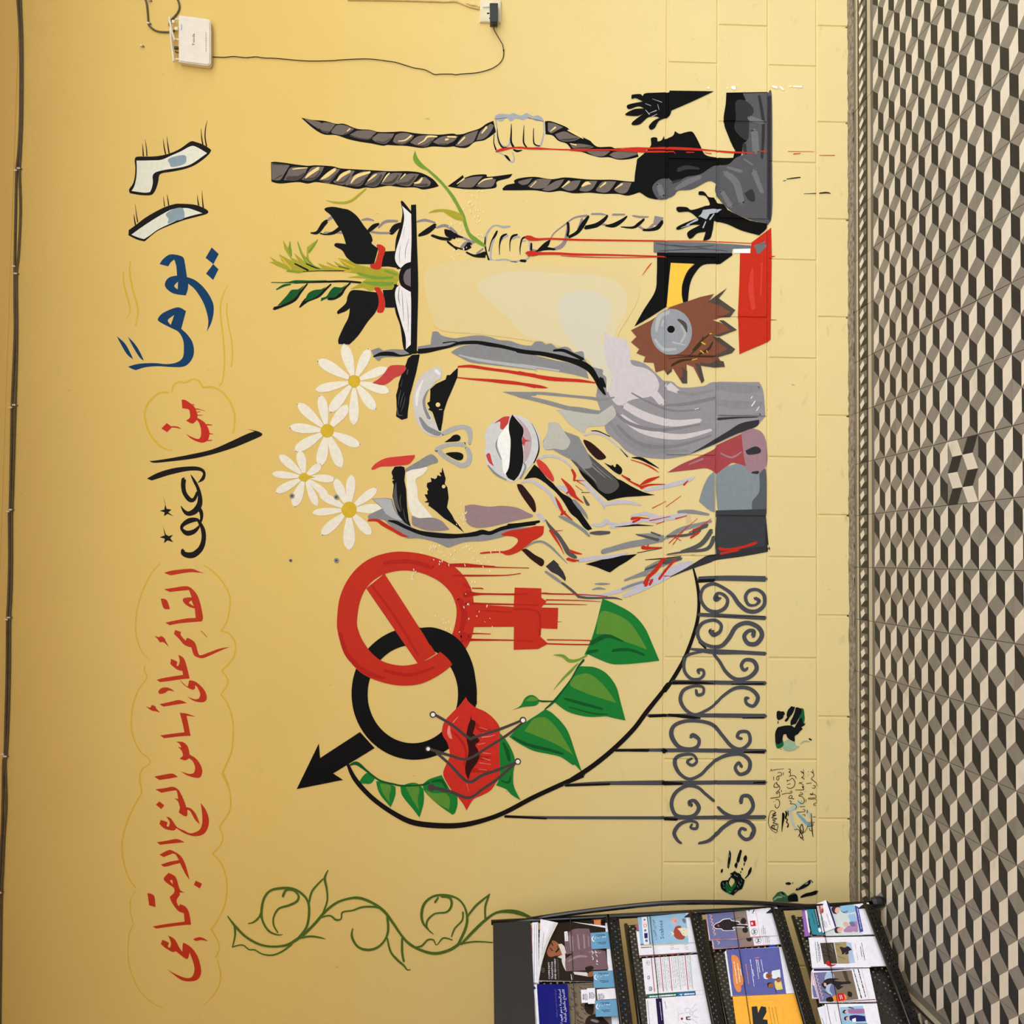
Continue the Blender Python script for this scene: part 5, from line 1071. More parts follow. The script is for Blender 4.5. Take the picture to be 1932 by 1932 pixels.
# lettering helper: glyph outlines of the built-in font laid along a line in the picture, on the current plane
AR = {'ا': 'ﺍﺎ', 'أ': 'ﺃﺄ', 'إ': 'ﺇﺈ', 'آ': 'ﺁﺂ', 'د': 'ﺩﺪ', 'ذ': 'ﺫﺬ', 'ر': 'ﺭﺮ', 'ز': 'ﺯﺰ', 'و': 'ﻭﻮ', 'ة': 'ﺓﺔ', 'ى': 'ﻯﻰ', 'ئ': 'ﺉﺊﺋﺌ',
 'ب': 'ﺏﺐﺑﺒ', 'ت': 'ﺕﺖﺗﺘ', 'ث': 'ﺙﺚﺛﺜ', 'ج': 'ﺝﺞﺟﺠ', 'ح': 'ﺡﺢﺣﺤ', 'خ': 'ﺥﺦﺧﺨ', 'س': 'ﺱﺲﺳﺴ', 'ش': 'ﺵﺶﺷﺸ', 'ص': 'ﺹﺺﺻﺼ', 'ض': 'ﺽﺾﺿﻀ', 'ط': 'ﻁﻂﻃﻄ', 'ظ': 'ﻅﻆﻇﻈ',
 'ع': 'ﻉﻊﻋﻌ', 'غ': 'ﻍﻎﻏﻐ', 'ف': 'ﻑﻒﻓﻔ', 'ق': 'ﻕﻖﻗﻘ', 'ك': 'ﻙﻚﻛﻜ', 'ل': 'ﻝﻞﻟﻠ', 'م': 'ﻡﻢﻣﻤ', 'ن': 'ﻥﻦﻧﻨ', 'ه': 'ﻩﻪﻫﻬ', 'ي': 'ﻱﻲﻳﻴ'}
def shape(s):
    out = []
    for i, ch in enumerate(s):
        f = AR.get(ch)
        if not f: out.append(ch); continue
        pv = i > 0 and s[i-1] in AR and len(AR[s[i-1]]) == 4; nx = i+1 < len(s) and s[i+1] in AR and len(f) == 4
        out.append(f[(3 if pv else 2) if nx else (1 if pv else 0)])
    return ''.join(out[::-1])
def text(s, x0, y0, x1, y1, hgt, mid=False):
    """s set from (x0,y0) to (x1,y1) (current crop), letter height hgt in crop units; letters stand to the left of that direction"""
    if any(ch in AR for ch in s): s = shape(s)
    cu = bpy.data.curves.new('t', 'FONT'); cu.body = s; cu.resolution_u = 1; ob = bpy.data.objects.new('t', cu)
    me = bpy.data.meshes.new_from_object(ob); xs = [v.co.x for v in me.vertices]; wd = max(xs)-min(xs); a0 = min(xs)
    dx, dy = x1-x0, y1-y0; l = math.hypot(dx, dy); ux, uy = dx/l, dy/l; px, py = uy, -ux; kx = l/wd; ky = hgt/.7
    pts = [PX(x0+ux*(v.co.x-a0)*kx+px*v.co.y*ky, y0+uy*(v.co.x-a0)*kx+py*v.co.y*ky) for v in me.vertices]
    fs = []
    for p in me.polygons:
        q = list(p.vertices); ar = sum(pts[q[i]][0]*pts[q[(i+1) % len(q)]][1]-pts[q[(i+1) % len(q)]][0]*pts[q[i]][1] for i in range(len(q)))
        fs.append(q if ar < 0 else q[::-1])
    put(pts, fs); bpy.data.objects.remove(ob); bpy.data.curves.remove(cu); bpy.data.meshes.remove(me)
def sub_fig(rootobj, base, mapper):
    global FIG
    flush(); FIG = Fig(); FIG.root = rootobj; FIG.parts = []; FIG.base = Vector(base); FIG.wall = False; MAP[0] = mapper
def end_fig(): flush(); MAP[0] = default_map
sub_fig(rt_, B, lambda x, y: on_wall(x, y, -.0344-LAY[0]*1e-6%.0004))
T(260, 0, 9.66); part('logo', 'ink'); text('Tenda', 1036, 835, 1036, 610, 44)
part('status_labels', 'mid_grey')
for i, y in enumerate(range(595, 930, 36)): K('1240,%d,14 1246,%d,12' % (y, y+12))
part('smudge', 'blue_grey'); K('790,440,10 800,500,14 785,550,8')
end_fig()
# cables
def cable(name, label, s, r, m_, d=None, group=None):
    pts = wpts(s, (r+.0012) if d is None else d); base = Vector((pts[0].x, 0, pts[0].z)); bm = bmesh.new(); tube(bm, pts, r, 8)
    return tag(from_bm(name, bm, m_, None, base, True, base), label, 'cable', group)
cable('cable', 'grey brown cable looping into the router from its upper side, clipped once', '120,-60 150,30 165,100 180,250 195,430 230,490 310,550 420,580 590,582 660,560 700,545', .0037, m_cable)
cable('cable', 'grey brown cable curving down into the router ports beside its end antenna', '700,-60 740,30 758,130 730,220 670,300 620,350 575,420 580,470', .0037, m_cable)
T(0, 0, 4.025)
cable('cable', 'long dark cable along the wall top, the upper of the two', '133,-40 133,0 150,250 155,500 152,900 140,1150 125,1300 118,1600 112,1932 110,2232 112,2532 100,2832 90,3082 85,3332 75,3864 68,3884 70,4264 62,4564 55,4704 52,5064 45,5364 35,5724 25,5796 20,6100 14,6300 4,6500 -10,6800 -20,7300 -24,7900', .0046, m_cable, None, 'long cables along the wall top')
cable('cable', 'long dark cable along the wall top, the lower of the two', '155,-40 155,0 165,250 168,500 165,900 155,1150 148,1300 155,1600 140,1932 125,2082 128,2432 125,2732 115,3082 105,3432 92,3864 88,3874 88,4164 85,4464 75,4694 72,5064 62,5464 48,5734 39,5796 46,6100 31,6350 20,6610 12,6770 5,7200 0,7620 -4,7900', .0046, m_cable, None, 'long cables along the wall top')
clips = [(125, 1300, 'left'), (148, 1285, 'r'), (112, 2027, 'l'), (125, 2082, 'r'), (88, 3097, 'l'), (113, 3078, 'r'), (68, 3885, 'l'), (87, 3872, 'r'), (55, 4704, 'l'), (73, 4689, 'r'), (28, 5726, 'l'), (46, 5741, 'r'), (8, 6773, 'r')]
CG = 'white cable clips along the wall top'
def clip(px, py, label, group, s=1.0):
    p = on_wall(px, py); c = root('cable_clip', label, 'clip', p, group)
    bm = bmesh.new(); box(bm, (0, -.0062, 0), (.0062*s, .0124, .0125*s)); bevel(bm, .0012, 1); from_bm('clip_body', bm, m_white_pl, c)
    bm = bmesh.new(); tube(bm, [(0, 0, -.0095*s), (0, -.009, -.0095*s)], .0026, 8); from_bm('nail', bm, m_steel, c)
for x, y, k in clips: clip(x/4.025, y/4.025, 'small white cable clip nailed on the paired dark cables at the wall top', CG)
T(260, 0, 9.66)
clip(*PX(200, 440), 'white cable clip holding the cable that loops up to the router', None, .9)
clip(*PX(215, 20), 'empty white cable clip left on the wall between the two router cables', None, .8)
clip(*PX(72, 850), 'empty white cable clip on the bare wall left of the router antennas', None, .8)
# socket
T(780, 0, 9.66); B = on_wall(924, 40); B.y = 0
sk = root('wall_socket', 'white square wall socket with switch, black adapter plugged in', 'socket', B)
prism('face_plate', rounded('1214,-2! 1596,0! 1592,200 1592,402! 1400,400 1208,396! 1210,200'), .0115, 0, m_old_white, sk, B, .0025)
prism('rocker_switch', rounded('1258,78! 1380,68! 1388,125! 1265,128!'), .0165, .010, m_white_pl, sk, B, .001)
sub_fig(sk, B, lambda x, y: on_wall(x, y, -.0118))
part('slot', 'black'); F('1340,230 1385,230 1385,256 1340,256'); part('slot', 'black'); F('1378,325 1395,325 1395,345 1378,345')
part('switch_edge', 'rope'); F('1258,84 1290,80 1292,118 1262,120')
end_fig(); T(780, 0, 9.66)
ad = root('power_adapter', 'black plug adapter in the wall socket with thin cord to the router', 'adapter', B)
prism('housing', rounded('1392,52! 1400,48! 1535,50! 1543,58! 1540,200 1540,355! 1532,410! 1398,410! 1396,250'), .046, .0118, m_blackp, ad, B, .003)
bm = bmesh.new(); tube(bm, [on_wall(*PX(1466, 400), -.03), on_wall(*PX(1464, 440), -.028), on_wall(*PX(1463, 490), -.022)], [.004, .0034, .0018], 8); from_bm('strain_relief', bm, m_blackp, ad, B)
pts = wpts('1463,485 1475,550 1560,700 1625,810', .016)+wpts('1645,915 1640,1020 1610,1100 1540,1180 1400,1260 1160,1325 900,1345 770,1362 700,1350 500,1350 390,1357 300,1315 200,1270 0,1235', .0045)
T(380, 0, 3.22); pts += wpts('1180,378 1045,360 960,358 830,365 800,368 640,370 460,355 380,352 330,345 270,350 195,343 140,348 58,345 40,345', .0045)
bm = bmesh.new(); tube(bm, pts, .0017, 6); from_bm('cord', bm, m_black_cord, ad, B, True)
bm = bmesh.new(); box(bm, on_wall(950.2, 95, -.005), (.004, .008, .006)); bevel(bm, .001, 1); from_bm('cord_tie', bm, m_black_cord, ad, B)
T(780, 0, 9.66)
bm = bmesh.new(); pts = wpts('-1200,-12 -700,-5 -200,4 0,10 300,18 550,27 760,22 850,48 950,90 1050,128 1205,160', .004); tube(bm, pts, .0042, 8)
b_ = Vector((pts[-1].x, 0, pts[-1].z)); tag(from_bm('conduit', bm, m_conduit, None, b_, True, b_), 'thin cable painted over in wall yellow, running into the socket', 'cable')
bm = bmesh.new(); pts = wpts('960,60 1000,70 1060,90 1140,100 1205,135', .007); tube(bm, pts, .0035, 8); b_ = Vector((pts[-1].x, 0, pts[-1].z)); tag(from_bm('conduit', bm, m_conduit, None, b_, True, b_), 'short stub of painted cable just at the socket edge', 'cable')
# screws left in the wall
T(500, 640, 4.6)
for x, y, lb in ((235, 1360, 'screw in the wall touching the orange centred daisy'), (620, 1370, 'screw in the wall between two daisies above the red circle'), (223, 1920, 'small dark screw hole plug alone near the black word stars'), (620, 1920, 'screw in the wall just off the red prohibition circle')):
    p = on_wall(*PX(x, y)); c = root('wall_screw', lb, 'screw', p)
    bm = bmesh.new(); tube(bm, [(0, 0, 0), (0, -.003, 0)], .0098 if x != 223 else .006, 12); from_bm('washer', bm, m_steel, c)
    bm = bmesh.new(); tube(bm, [(0, -.003, 0), (0, -.0055, 0)], .0042, 8); from_bm('screw_head', bm, m_blackp, c)
# ---------------------------------------------------------------- brochure rack
RA = radians(34); FOOT = Vector((-1.205, -.315, 0)); WL = Vector((-sin(RA), -cos(RA), 0)); NN = Vector((cos(RA), -sin(RA), 0)); RW = .76
def rk(w, n, z): return WL*w+NN*n+Vector((0, 0, z))
m_tube = mat('black_gloss_metal', (12, 12, 14), .22, .1, 40, spec=.6)
m_sheet = mat('black_sheet_metal', (20, 17, 15), .5, .1, 30)
def perf_mat():
    M_ = mat('perforated_metal', (18, 16, 14), .45, .1, 30); nt = M_.node_tree; L = nt.links; b = nt.nodes['Principled BSDF']
    uv = nt.nodes.new('ShaderNodeUVMap'); v = nt.nodes.new('ShaderNodeVectorMath'); v.operation = 'FRACTION'; L.new(uv.outputs[0], v.inputs[0])
    s1 = nt.nodes.new('ShaderNodeVectorMath'); s1.operation = 'DISTANCE'; L.new(v.outputs[0], s1.inputs[0]); s1.inputs[1].default_value = (.25, .25, 0)
    s2 = nt.nodes.new('ShaderNodeVectorMath'); s2.operation = 'DISTANCE'; L.new(v.outputs[0], s2.inputs[0]); s2.inputs[1].default_value = (.75, .75, 0)
    mn = nt.nodes.new('ShaderNodeMath'); mn.operation = 'MINIMUM'; L.new(s1.outputs['Value'], mn.inputs[0]); L.new(s2.outputs['Value'], mn.inputs[1])
    gt = nt.nodes.new('ShaderNodeMath'); gt.operation = 'GREATER_THAN'; gt.inputs[1].default_value = .15; L.new(mn.outputs[0], gt.inputs[0]); L.new(gt.outputs[0], b.inputs['Alpha'])
    return M_
m_perf = perf_mat()
rack = root('brochure_rack', 'black metal brochure rack with four slanted perforated shelves, standing by the yellow wall', 'rack', FOOT)
def ln(z): return -.0745*z
for wv in (.012, RW-.012):
    bm = bmesh.new(); tube(bm, [rk(wv, ln(z)-.002, z) for z in (.02, .4, .8, 1.2, 1.402)], .0095, 10); from_bm('upright', bm, m_tube, rack, smooth=True)
    bm = bmesh.new(); P_ = catmull([(-.098, 1.275), (-.062, 1.12), (-.030, .95), (-.008, .8), (-.002, .66), (-.005, .5), (-.014, .38), (-.024, .28), (-.026, .2)], False, 4)
    tube(bm, [rk(wv-.004 if wv < .3 else wv+.004, n, z) for n, z in P_], .0085, 10); from_bm('curved_rail', bm, m_tube, rack, smooth=True)
    bm = bmesh.new(); tube(bm, [rk(wv, .004, .0), rk(wv, .004, .012), rk(wv, .003, .03), rk(wv, .002, .042)], [.017, .021, .021, .017], 14); from_bm('foot', bm, m_blackp, rack)
    bm = bmesh.new(); tube(bm, [rk(wv, ln(.04), .04), rk(wv, -.12, .034), rk(wv, -.2, .03)], .008, 8); from_bm('rear_foot_bar', bm, m_tube, rack, smooth=True)
bm = bmesh.new()
q = [rk(w_, ln(z)+o, z) for o in (.004, -.004) for w_, z in ((.012, 1.262), (RW-.012, 1.262), (RW-.012, 1.396), (.012, 1.396))]; vs = [bm.verts.new(p) for p in q]
for f in ((0,1,2,3), (7,6,5,4), (0,4,5,1), (1,5,6,2), (2,6,7,3), (3,7,4,0)): bm.faces.new([vs[i] for i in f])
bmesh.ops.recalc_face_normals(bm, faces=bm.faces); from_bm('header_panel', bm, m_sheet, rack)
LZ = [.995, .702, .412, .085]
TIER = []
def uvgrid(bm, quads):
    uv = bm.loops.layers.uv.new('UVMap')
    for f, (us, vs_) in quads:
        for lp, (a_, b_) in zip(f.loops, ((0,0), (us,0), (us,vs_), (0,vs_))): lp[uv].uv = (a_, b_)
for k, L_ in enumerate(LZ):
    zt, zb = L_+(.262, .219, .228, .238)[k], L_-.041
    nt_, nb_ = ln(zt)-.024, ln(zb)-.012; nl = nb_+.032
    P0 = FOOT+rk(0, nb_, zb); dv = (rk(0, nt_, zt)-rk(0, nb_, zb)).normalized(); Nn = dv.cross(WL).normalized()
    if Nn.dot(NN) < 0: Nn = -Nn
    TIER.append((P0, Nn, dv))
    bm = bmesh.new(); W0, W1 = .036, RW-.036
    def quad(a_, b_): return bm.faces.new([bm.verts.new(p) for p in (rk(W0, *a_), rk(W1, *a_), rk(W1, *b_), rk(W0, *b_))])
    U_ = (W1-W0)/.021; f1 = quad((nb_, zb), (nt_, zt)); f2 = quad((nb_, zb), (nl, zb-.004)); f3 = quad((nl, zb-.004), (nl+.006, L_-.012))
    uvgrid(bm, [(f1, (U_, (zt-zb)/.022)), (f2, (U_, 1)), (f3, (U_, 1.3))]); from_bm('perforated_shelf', bm, m_perf, rack)
    bm = bmesh.new(); tube(bm, [rk(W0-.006, nl+.008, L_-.006), rk(W1+.006, nl+.008, L_-.006)], .0065, 10); from_bm('shelf_lip', bm, m_tube, rack, smooth=True)
    bm = bmesh.new(); tube(bm, [rk(W0-.004, nt_, zt), rk(W1+.004, nt_, zt)], .0075, 10); from_bm('shelf_top_rail', bm, m_tube, rack, smooth=True)
    for w_ in (W0, W1):
        bm = bmesh.new(); vs = [bm.verts.new(rk(w_+dw, n, z)) for dw in (-.0015, .0015) for n, z in ((nb_, zb-.004), (nl, zb-.004), (nl+.008, L_-.004), (nb_+.004, L_+.02))]
        for f in ((0,1,2,3), (7,6,5,4), (0,4,5,1), (1,5,6,2), (2,6,7,3), (3,7,4,0)): bm.faces.new([vs[i] for i in f])
        bmesh.ops.recalc_face_normals(bm, faces=bm.faces); from_bm('shelf_end', bm, m_sheet, rack)
    rd = [(1075.9, 1734.7, 1086, 1932), (1226, 1727, 1248, 1932), (1384, 1718.6, 1415.7, 1932), (1551, 1735, 1588, 1932)][k]
    a_ = on_plane(rd[0], rd[1], P0+Nn*.031, Nn); b_ = on_plane(rd[2], rd[3], P0+Nn*.031, Nn); d_ = (b_-a_)
    wa = (a_-FOOT).dot(WL); wb = (b_-FOOT).dot(WL); a2 = a_+d_*((.02-wa)/(wb-wa)); b2 = a_+d_*((RW-.02-wa)/(wb-wa))
    bm = bmesh.new(); tube(bm, [a2-FOOT-Nn*.03, a2-FOOT, b2-FOOT, b2-FOOT-Nn*.03], .0013, 6); from_bm('retaining_rod', bm, m_tube, rack)
# ---------------------------------------------------------------- brochures (each traced on the plane of its own shelf)
PAINT.update(b_white=(234, 232, 244), b_dark=(40, 30, 22), b_blue=(18, 22, 118), b_stone=(122, 108, 92), b_skin=(150, 92, 62), b_mauve=(118, 92, 100), b_mauve2=(150, 128, 134), b_shirt=(214, 206, 206), b_card=(106, 158, 196),
 b_sky=(150, 190, 222), b_cream=(232, 222, 190), b_red=(164, 72, 56), b_pink=(222, 172, 164), b_navy=(40, 40, 104), b_rose=(180, 92, 112), b_sage=(150, 182, 156), b_green=(36, 96, 84), b_steel=(42, 104, 150), b_ind=(34, 22, 74),
 b_slate=(112, 114, 160), b_sand=(142, 126, 116), b_man=(44, 36, 40), b_logo=(204, 30, 44), b_vio=(96, 98, 168), b_orange=(226, 140, 78), b_fold=(250, 180, 66), b_char=(44, 46, 50), b_robe=(226, 232, 240), b_yel=(226, 208, 124),
 b_purple=(150, 100, 180), b_teal=(52, 132, 152), b_pale=(206, 214, 214), b_hair=(66, 34, 50), b_coat=(140, 186, 218), b_lil=(176, 130, 176), b_indigo=(72, 70, 160), b_earth=(160, 142, 104), b_sky2=(172, 190, 218), b_fire=(226, 140, 66),
 b_maroon=(130, 40, 48), b_grey=(120, 118, 124), b_royal=(32, 76, 170), b_stone2=(74, 64, 56), b_lav=(166, 110, 160))
def brochure(k, label, quad, off, t, name='brochure', cover='b_white', group='brochures in the black rack', paper='b_white'):
    """quad: front outline (current crop), off: clearance of its front from the shelf sheet, t: thickness"""
    P0, Nn, dv = TIER[k]; pl = P0+Nn*off; loop = [(p[0], p[1]) for p in parse(quad)]
    fig(name, label, 'brochure' if name != 'card' else 'card', group); LAY[0] = 0
    pts = [on_plane(x, y, pl, Nn) for x, y in loop]; base = sum(pts, Vector())/len(pts); base = base-dv*.05; FIG.base = base; FIG.root.location = base; FIG.wall = False
    pts = [q_-dv*(max(0, (q_-P0).dot(dv)-.008)) if (q_-P0).dot(dv) < .085 else q_ for q_ in pts]
    part('pages', paper); p = FIG.parts[-1]; n = len(pts); p[2].extend(pts+[q_-Nn*t for q_ in pts])
    p[3].append(tuple(range(n))[::-1]); p[3].append(tuple(range(n, 2*n)))
    for i in range(n): p[3].append((i, (i+1) % n, n+(i+1) % n, n+i))
    MAP[0] = lambda x, y: on_plane(x, y, pl+Nn*(.00025+LAY[0]*1.2e-5), Nn)
    part('cover', cover); fill([loop])
def done():
    flush(); MAP[0] = default_map; LAY[0] = 1700
def lines(m_, name, rows, w, n=9, seed=1):
    """rows of small print: broken dashes from (x0,y0) to (x1,y1)"""
    part(name, m_); r_ = random.Random(seed)
    for x0, y0, x1, y1 in rows:
        t_ = 0.0
        while t_ < .97:
            e = min(1, t_+r_.uniform(.05, .16)); K('%.1f,%.1f,%.1f %.1f,%.1f,%.1f' % (x0+(x1-x0)*t_, y0+(y1-y0)*t_, w*r_.uniform(.6, 1.2), x0+(x1-x0)*e, y0+(y1-y0)*e, w*r_.uniform(.6, 1.2))); t_ = e+.03
def R1(): T(900, 1650, 6.851)
def R2(): T(1150, 1650, 6.851)
def R3(): T(1400, 1650, 6.851)
# top shelf
R1()
brochure(0, 'upside down black magazine with a barcode, behind the community magazine, top shelf', '1000,595 1655,565 1662,760 1010,800', .012, .004, cover='b_dark')
part('title', 'b_grey'); text('IMMIGRANT FUTURE', 1120, 880, 1060, 690, 44); lines('b_grey', 'small_print', [(1210, 690, 1500, 665), (1230, 660, 1490, 640)], 18)
part('barcode', 'b_orange'); F('1510,585 1600,580 1602,690 1515,692'); part('band', 'b_rose'); K('1480,585,10 1650,570,12'); done()
R1()
brochure(0, 'stack of white papers with curled edges standing behind the community magazine', '712,610 790,600 800,1400 712,1390', .022, .018)
part('sheet_edge', 'b_grey'); K('745,640,4 742,1380,4'); K('770,640,4 775,1380,4'); part('red_edge', 'b_rose'); F('672,655 705,650 718,1020 700,1010'); done()
R1()
brochure(0, 'rocky brown magazine photo partly hidden by the blue booklet and small cards', '1130,1412 1700,1400 1745,1960 1160,1970', .013, .004, cover='b_stone')
part('rock_shadow', 'b_stone2')
for i in range(46):
    x, y = random.Random(i).uniform(1180, 1480), random.Random(i+99).uniform(1440, 1920); K('%.0f,%.0f,5 %.0f,%.0f,12 %.0f,%.0f,4' % (x, y, x+18, y+22, x+45, y+30))
part('photo_people', 'b_dark'); S('1400,1660 1470,1640 1510,1720 1490,1810 1420,1790 1390,1720'); S('1430,1840 1560,1800 1640,1860 1700,1950 1420,1950'); part('highlight', 'b_grey'); K('1480,1880,30 1560,1900,40'); done()
R1()
brochure(0, 'dark magazine titled community transition and recovery with a man on the cover', '800,1368 812,1140 900,900 1045,640 1220,610 1660,690 1700,1390', .026, .006, cover='b_dark')
part('photo', 'b_mauve'); S('1130,860! 1180,750 1280,700 1450,700! 1480,960 1150,1030!'); part('photo_light', 'b_mauve2')
for t_ in ['1210,800,60 1230,980,40','1300,780,20 1320,960,24','1380,780,20 1390,950,24','1440,800,14 1445,930,14']: K(t_)
part('face', 'b_skin'); S('975,850! 1010,860 1050,890 1110,960 1140,1010! 1090,1050 1020,1050 960,1065 920,1050 905,985'); part('shirt', 'b_shirt'); F('1050,900 1095,895 1130,930 1150,1010 1110,1060'); F('1040,1065 1135,1025 1140,1085 1090,1085'); S('1140,1030! 1150,1250! 1110,1170 1095,1090')
part('face_features', 'b_dark'); K('960,880,14 985,920,10'); K('945,950,10 975,985,14'); K('1020,1000,20 1060,960,20'); K('1035,920,8 1050,960,10'); 
part('photo', 'b_mauve'); S('1150,1250! 1140,1110 1200,1050 1290,1000 1360,1010 1420,970 1560,970 1660,990! 1700,1225!'); part('photo_light', 'b_mauve2'); K('1180,1120,20 1300,1060,30 1420,1060,20'); K('1450,1000,16 1600,1010,20')
part('photo_shade', 'b_dark'); S('1400,1200 1480,1180 1510,1210 1470,1240 1410,1240'); part('shirt', 'b_shirt'); F('1240,1255 1420,1265 1450,1320 1260,1290'); part('face', 'b_skin'); S('1440,1270 1500,1250 1520,1290 1480,1320 1430,1310')
part('title', 'b_white'); text('COMMUNITY', 945, 1352, 940, 1130, 22); text('TRANSITION', 985, 1352, 980, 1130, 22); text('AND RECOVERY', 1024, 1354, 1018, 1085, 22); part('subtitle', 'b_grey'); text('1st QUARTER SNAPSHOT', 1062, 1352, 1050, 1090, 14)
part('emblem', 'b_grey'); K('835,1240,5 850,1210,6 870,1225,5 860,1260,5 838,1255,5'); K('845,1240,4 860,1235,4'); part('badge', 'b_white'); F('1128,738 1170,733 1178,860 1135,862'); part('badge_print', 'b_dark'); text('issue', 1163, 850, 1158, 750, 20)
part('script', 'b_white')
for t_ in ['1480,980,6 1500,1010,8 1490,1030,6','1525,980,6 1545,1010,8 1525,1010,6','1535,1030,6 1555,1060,8','1485,1050,6 1505,1090,8 1490,1100,6','1545,1100,6 1560,1130,8 1540,1120,6','1540,1150,6 1560,1165,8']: K(t_)
part('logo', 'b_white'); K('1215,1290,6 1225,1360,8'); done()
# curled front cover of that stack: a bent sheet of its own
R1(); P0, Nn, dv = TIER[0]; fig('brochure', 'white magazine page curling forward over the community magazine', 'brochure', 'brochures in the black rack'); FIG.wall = False
part('page', 'b_white'); LAY[0] = 0
edge_a = catmull([PX(*p) for p in ((820, 575), (805, 900), (800, 1150), (790, 1395))], False, 5); edge_b = catmull([PX(*p) for p in ((1045, 622), (930, 860), (845, 1130), (797, 1395))], False, 5); n_ = min(len(edge_a), len(edge_b)); p = FIG.parts[-1]
for j in range(6):
    for i in range(n_):
        s_ = j/5; x = edge_a[i][0]+(edge_b[i][0]-edge_a[i][0])*s_; y = edge_a[i][1]+(edge_b[i][1]-edge_a[i][1])*s_; c_ = sin(s_*pi)*.012*(1-i/n_)
        p[2].append(on_plane(x, y, P0+Nn*(.0285+c_+.004*(1-i/n_)), Nn))
for j in range(5):
    for i in range(n_-1): p[3].append((j*n_+i, (j+1)*n_+i, (j+1)*n_+i+1, j*n_+i+1)[::-1])
MAP[0] = lambda x, y: on_plane(x, y, P0+Nn*.046, Nn)
lines('b_grey', 'small_print', [(862, 760, 835, 1040)], 5); part('page_edge', 'b_cream'); K('1040,630,10 945,820,9 880,985,7 835,1150,5'); done()
R1()
brochure(0, 'dark blue booklet with two lines of white Arabic title, top shelf', '778,1415 1168,1415 1205,1960 808,1960', .027, .008, cover='b_blue')
part('title', 'b_white'); text('الاندماج والحلول الدائمة', 1158, 1905, 1128, 1485, 30); text('استراتيجية دعم العودة', 1108, 1925, 1078, 1485, 30); part('subtitle', 'b_grey'); text('المنظمة الدولية للهجرة في العراق', 1040, 1850, 1018, 1485, 15); done()
R1()
brochure(0, 'pile of white papers left of the dark blue booklet, top shelf', '680,1430 772,1420 806,1960 722,1960', .02, .012); part('print', 'b_navy'); F('700,1465 735,1440 765,1470 730,1490'); part('sheet_edge', 'b_grey'); K('690,1540,4 725,1930,5'); K('735,1530,4 770,1930,5'); done()
for i, (q_, lb) in enumerate((('1467,755 1665,742 1678,955 1480,965', 'blue phone number card at the wall end of the top shelf'), ('1500,1250 1705,1245 1715,1462 1512,1465', 'blue phone number card in the middle of the top shelf'), ('1522,1630 1728,1622 1740,1835 1535,1838', 'blue phone number card nearest the picture edge on the top shelf'))):
    R1(); brochure(0, lb, q_, .0315, .0008, name='card', cover='b_card', group='small cards on the top shelf', paper='b_card')
    v4 = [[float(c_) for c_ in p_.split(',')] for p_ in q_.split()]; X, Y = v4[0]
    part('number', 'b_white'); K('%d,%d,10 %d,%d,14 %d,%d,14 %d,%d,10' % (X+40, Y+45, X+22, Y+65, X+26, Y+95, X+50, Y+110)); text('٨٠٠٦٩٩', X+95, Y+78, X+100, Y+205, 30) if False else text('٨٠٠٦٩٩', X+52, Y+86, X+204, Y+74, 40)
    lines('b_navy', 'small_print', [(X+70, Y+28, X+195, Y+22), (X+100, Y+42, X+195, Y+36), (X+90, Y+125, X+200, Y+118), (X+110, Y+142, X+200, Y+136)], 7, seed=i); done()
for i, (q_, lb) in enumerate((('1342,1490 1428,1485 1436,1655 1352,1660', 'white card with a fingerprint swirl, farthest left of three'), ('1422,1470 1524,1466 1535,1668 1436,1672', 'white card with a fingerprint swirl, in front of its twin'), ('1545,1485 1622,1480 1690,1590 1690,1612 1560,1622', 'white fingerprint card tucked between two blue phone cards'))):
    R1(); brochure(0, lb, q_, .029+.001*(i == 1), .0008, name='card', group='small cards on the top shelf')
    v4 = [[float(c_) for c_ in p_.split(',')] for p_ in q_.split()]; cx, cy = v4[0][0]+68, v4[0][1]+95
    part('swirl', 'b_navy'); K(' '.join('%.0f,%.0f,5' % (cx+r_*cos(a_)*.95, cy+r_*sin(a_)) for a_, r_ in ((j*.7, 6+j*1.45) for j in range(26)))); lines('b_navy', 'small_print', [(cx-38, cy-40, cx-36, cy+40)], 8, seed=i); done()
# second shelf
R2()
brochure(1, 'white booklet lying under the blue scabies booklet, second shelf', '345,735 1020,690 1050,1005 385,1050', .014, .006); part('spine', 'b_maroon'); K('385,1052,12 1050,1010,10'); part('patch', 'b_rose'); F('343,652 375,650 380,722 350,724')
part('band', 'b_cream'); F('400,905 1022,878 1024,900 400,935'); lines('b_grey', 'small_print', [(780, 920, 830, 917), (785, 945, 830, 943), (785, 965, 905, 958), (970, 910, 1000, 908), (975, 940, 1020, 936), (980, 965, 1020, 962)], 5); lines('b_dark', 'small_print', [(410, 945, 540, 938)], 10); done()
R2()
brochure(1, 'light blue scabies booklet with a brown haired child, second shelf', '362,545 985,500 1022,882 400,905', .02, .005, cover='b_sky')
part('logo_strip', 'b_white'); F('412,538 490,532 512,902 440,905'); part('logo', 'b_navy'); F('447,758 492,754 494,822 452,825'); circ(452, 585, 10); F('400,900 442,896 444,908 402,910'); part('logo', 'b_orange'); circ(460, 660, 24); part('logo_inner', 'b_white'); circ(460, 660, 14); part('logo', 'b_slate'); circ(478, 855, 18); part('logo', 'b_slate'); circ(462, 722, 16)
part('bar', 'b_dark'); K('485,520,8 525,900,8')
part('title', 'b_ind'); text('مرض الجرب', 612, 845, 575, 585, 34); text('Scabies', 705, 830, 682, 592, 50)
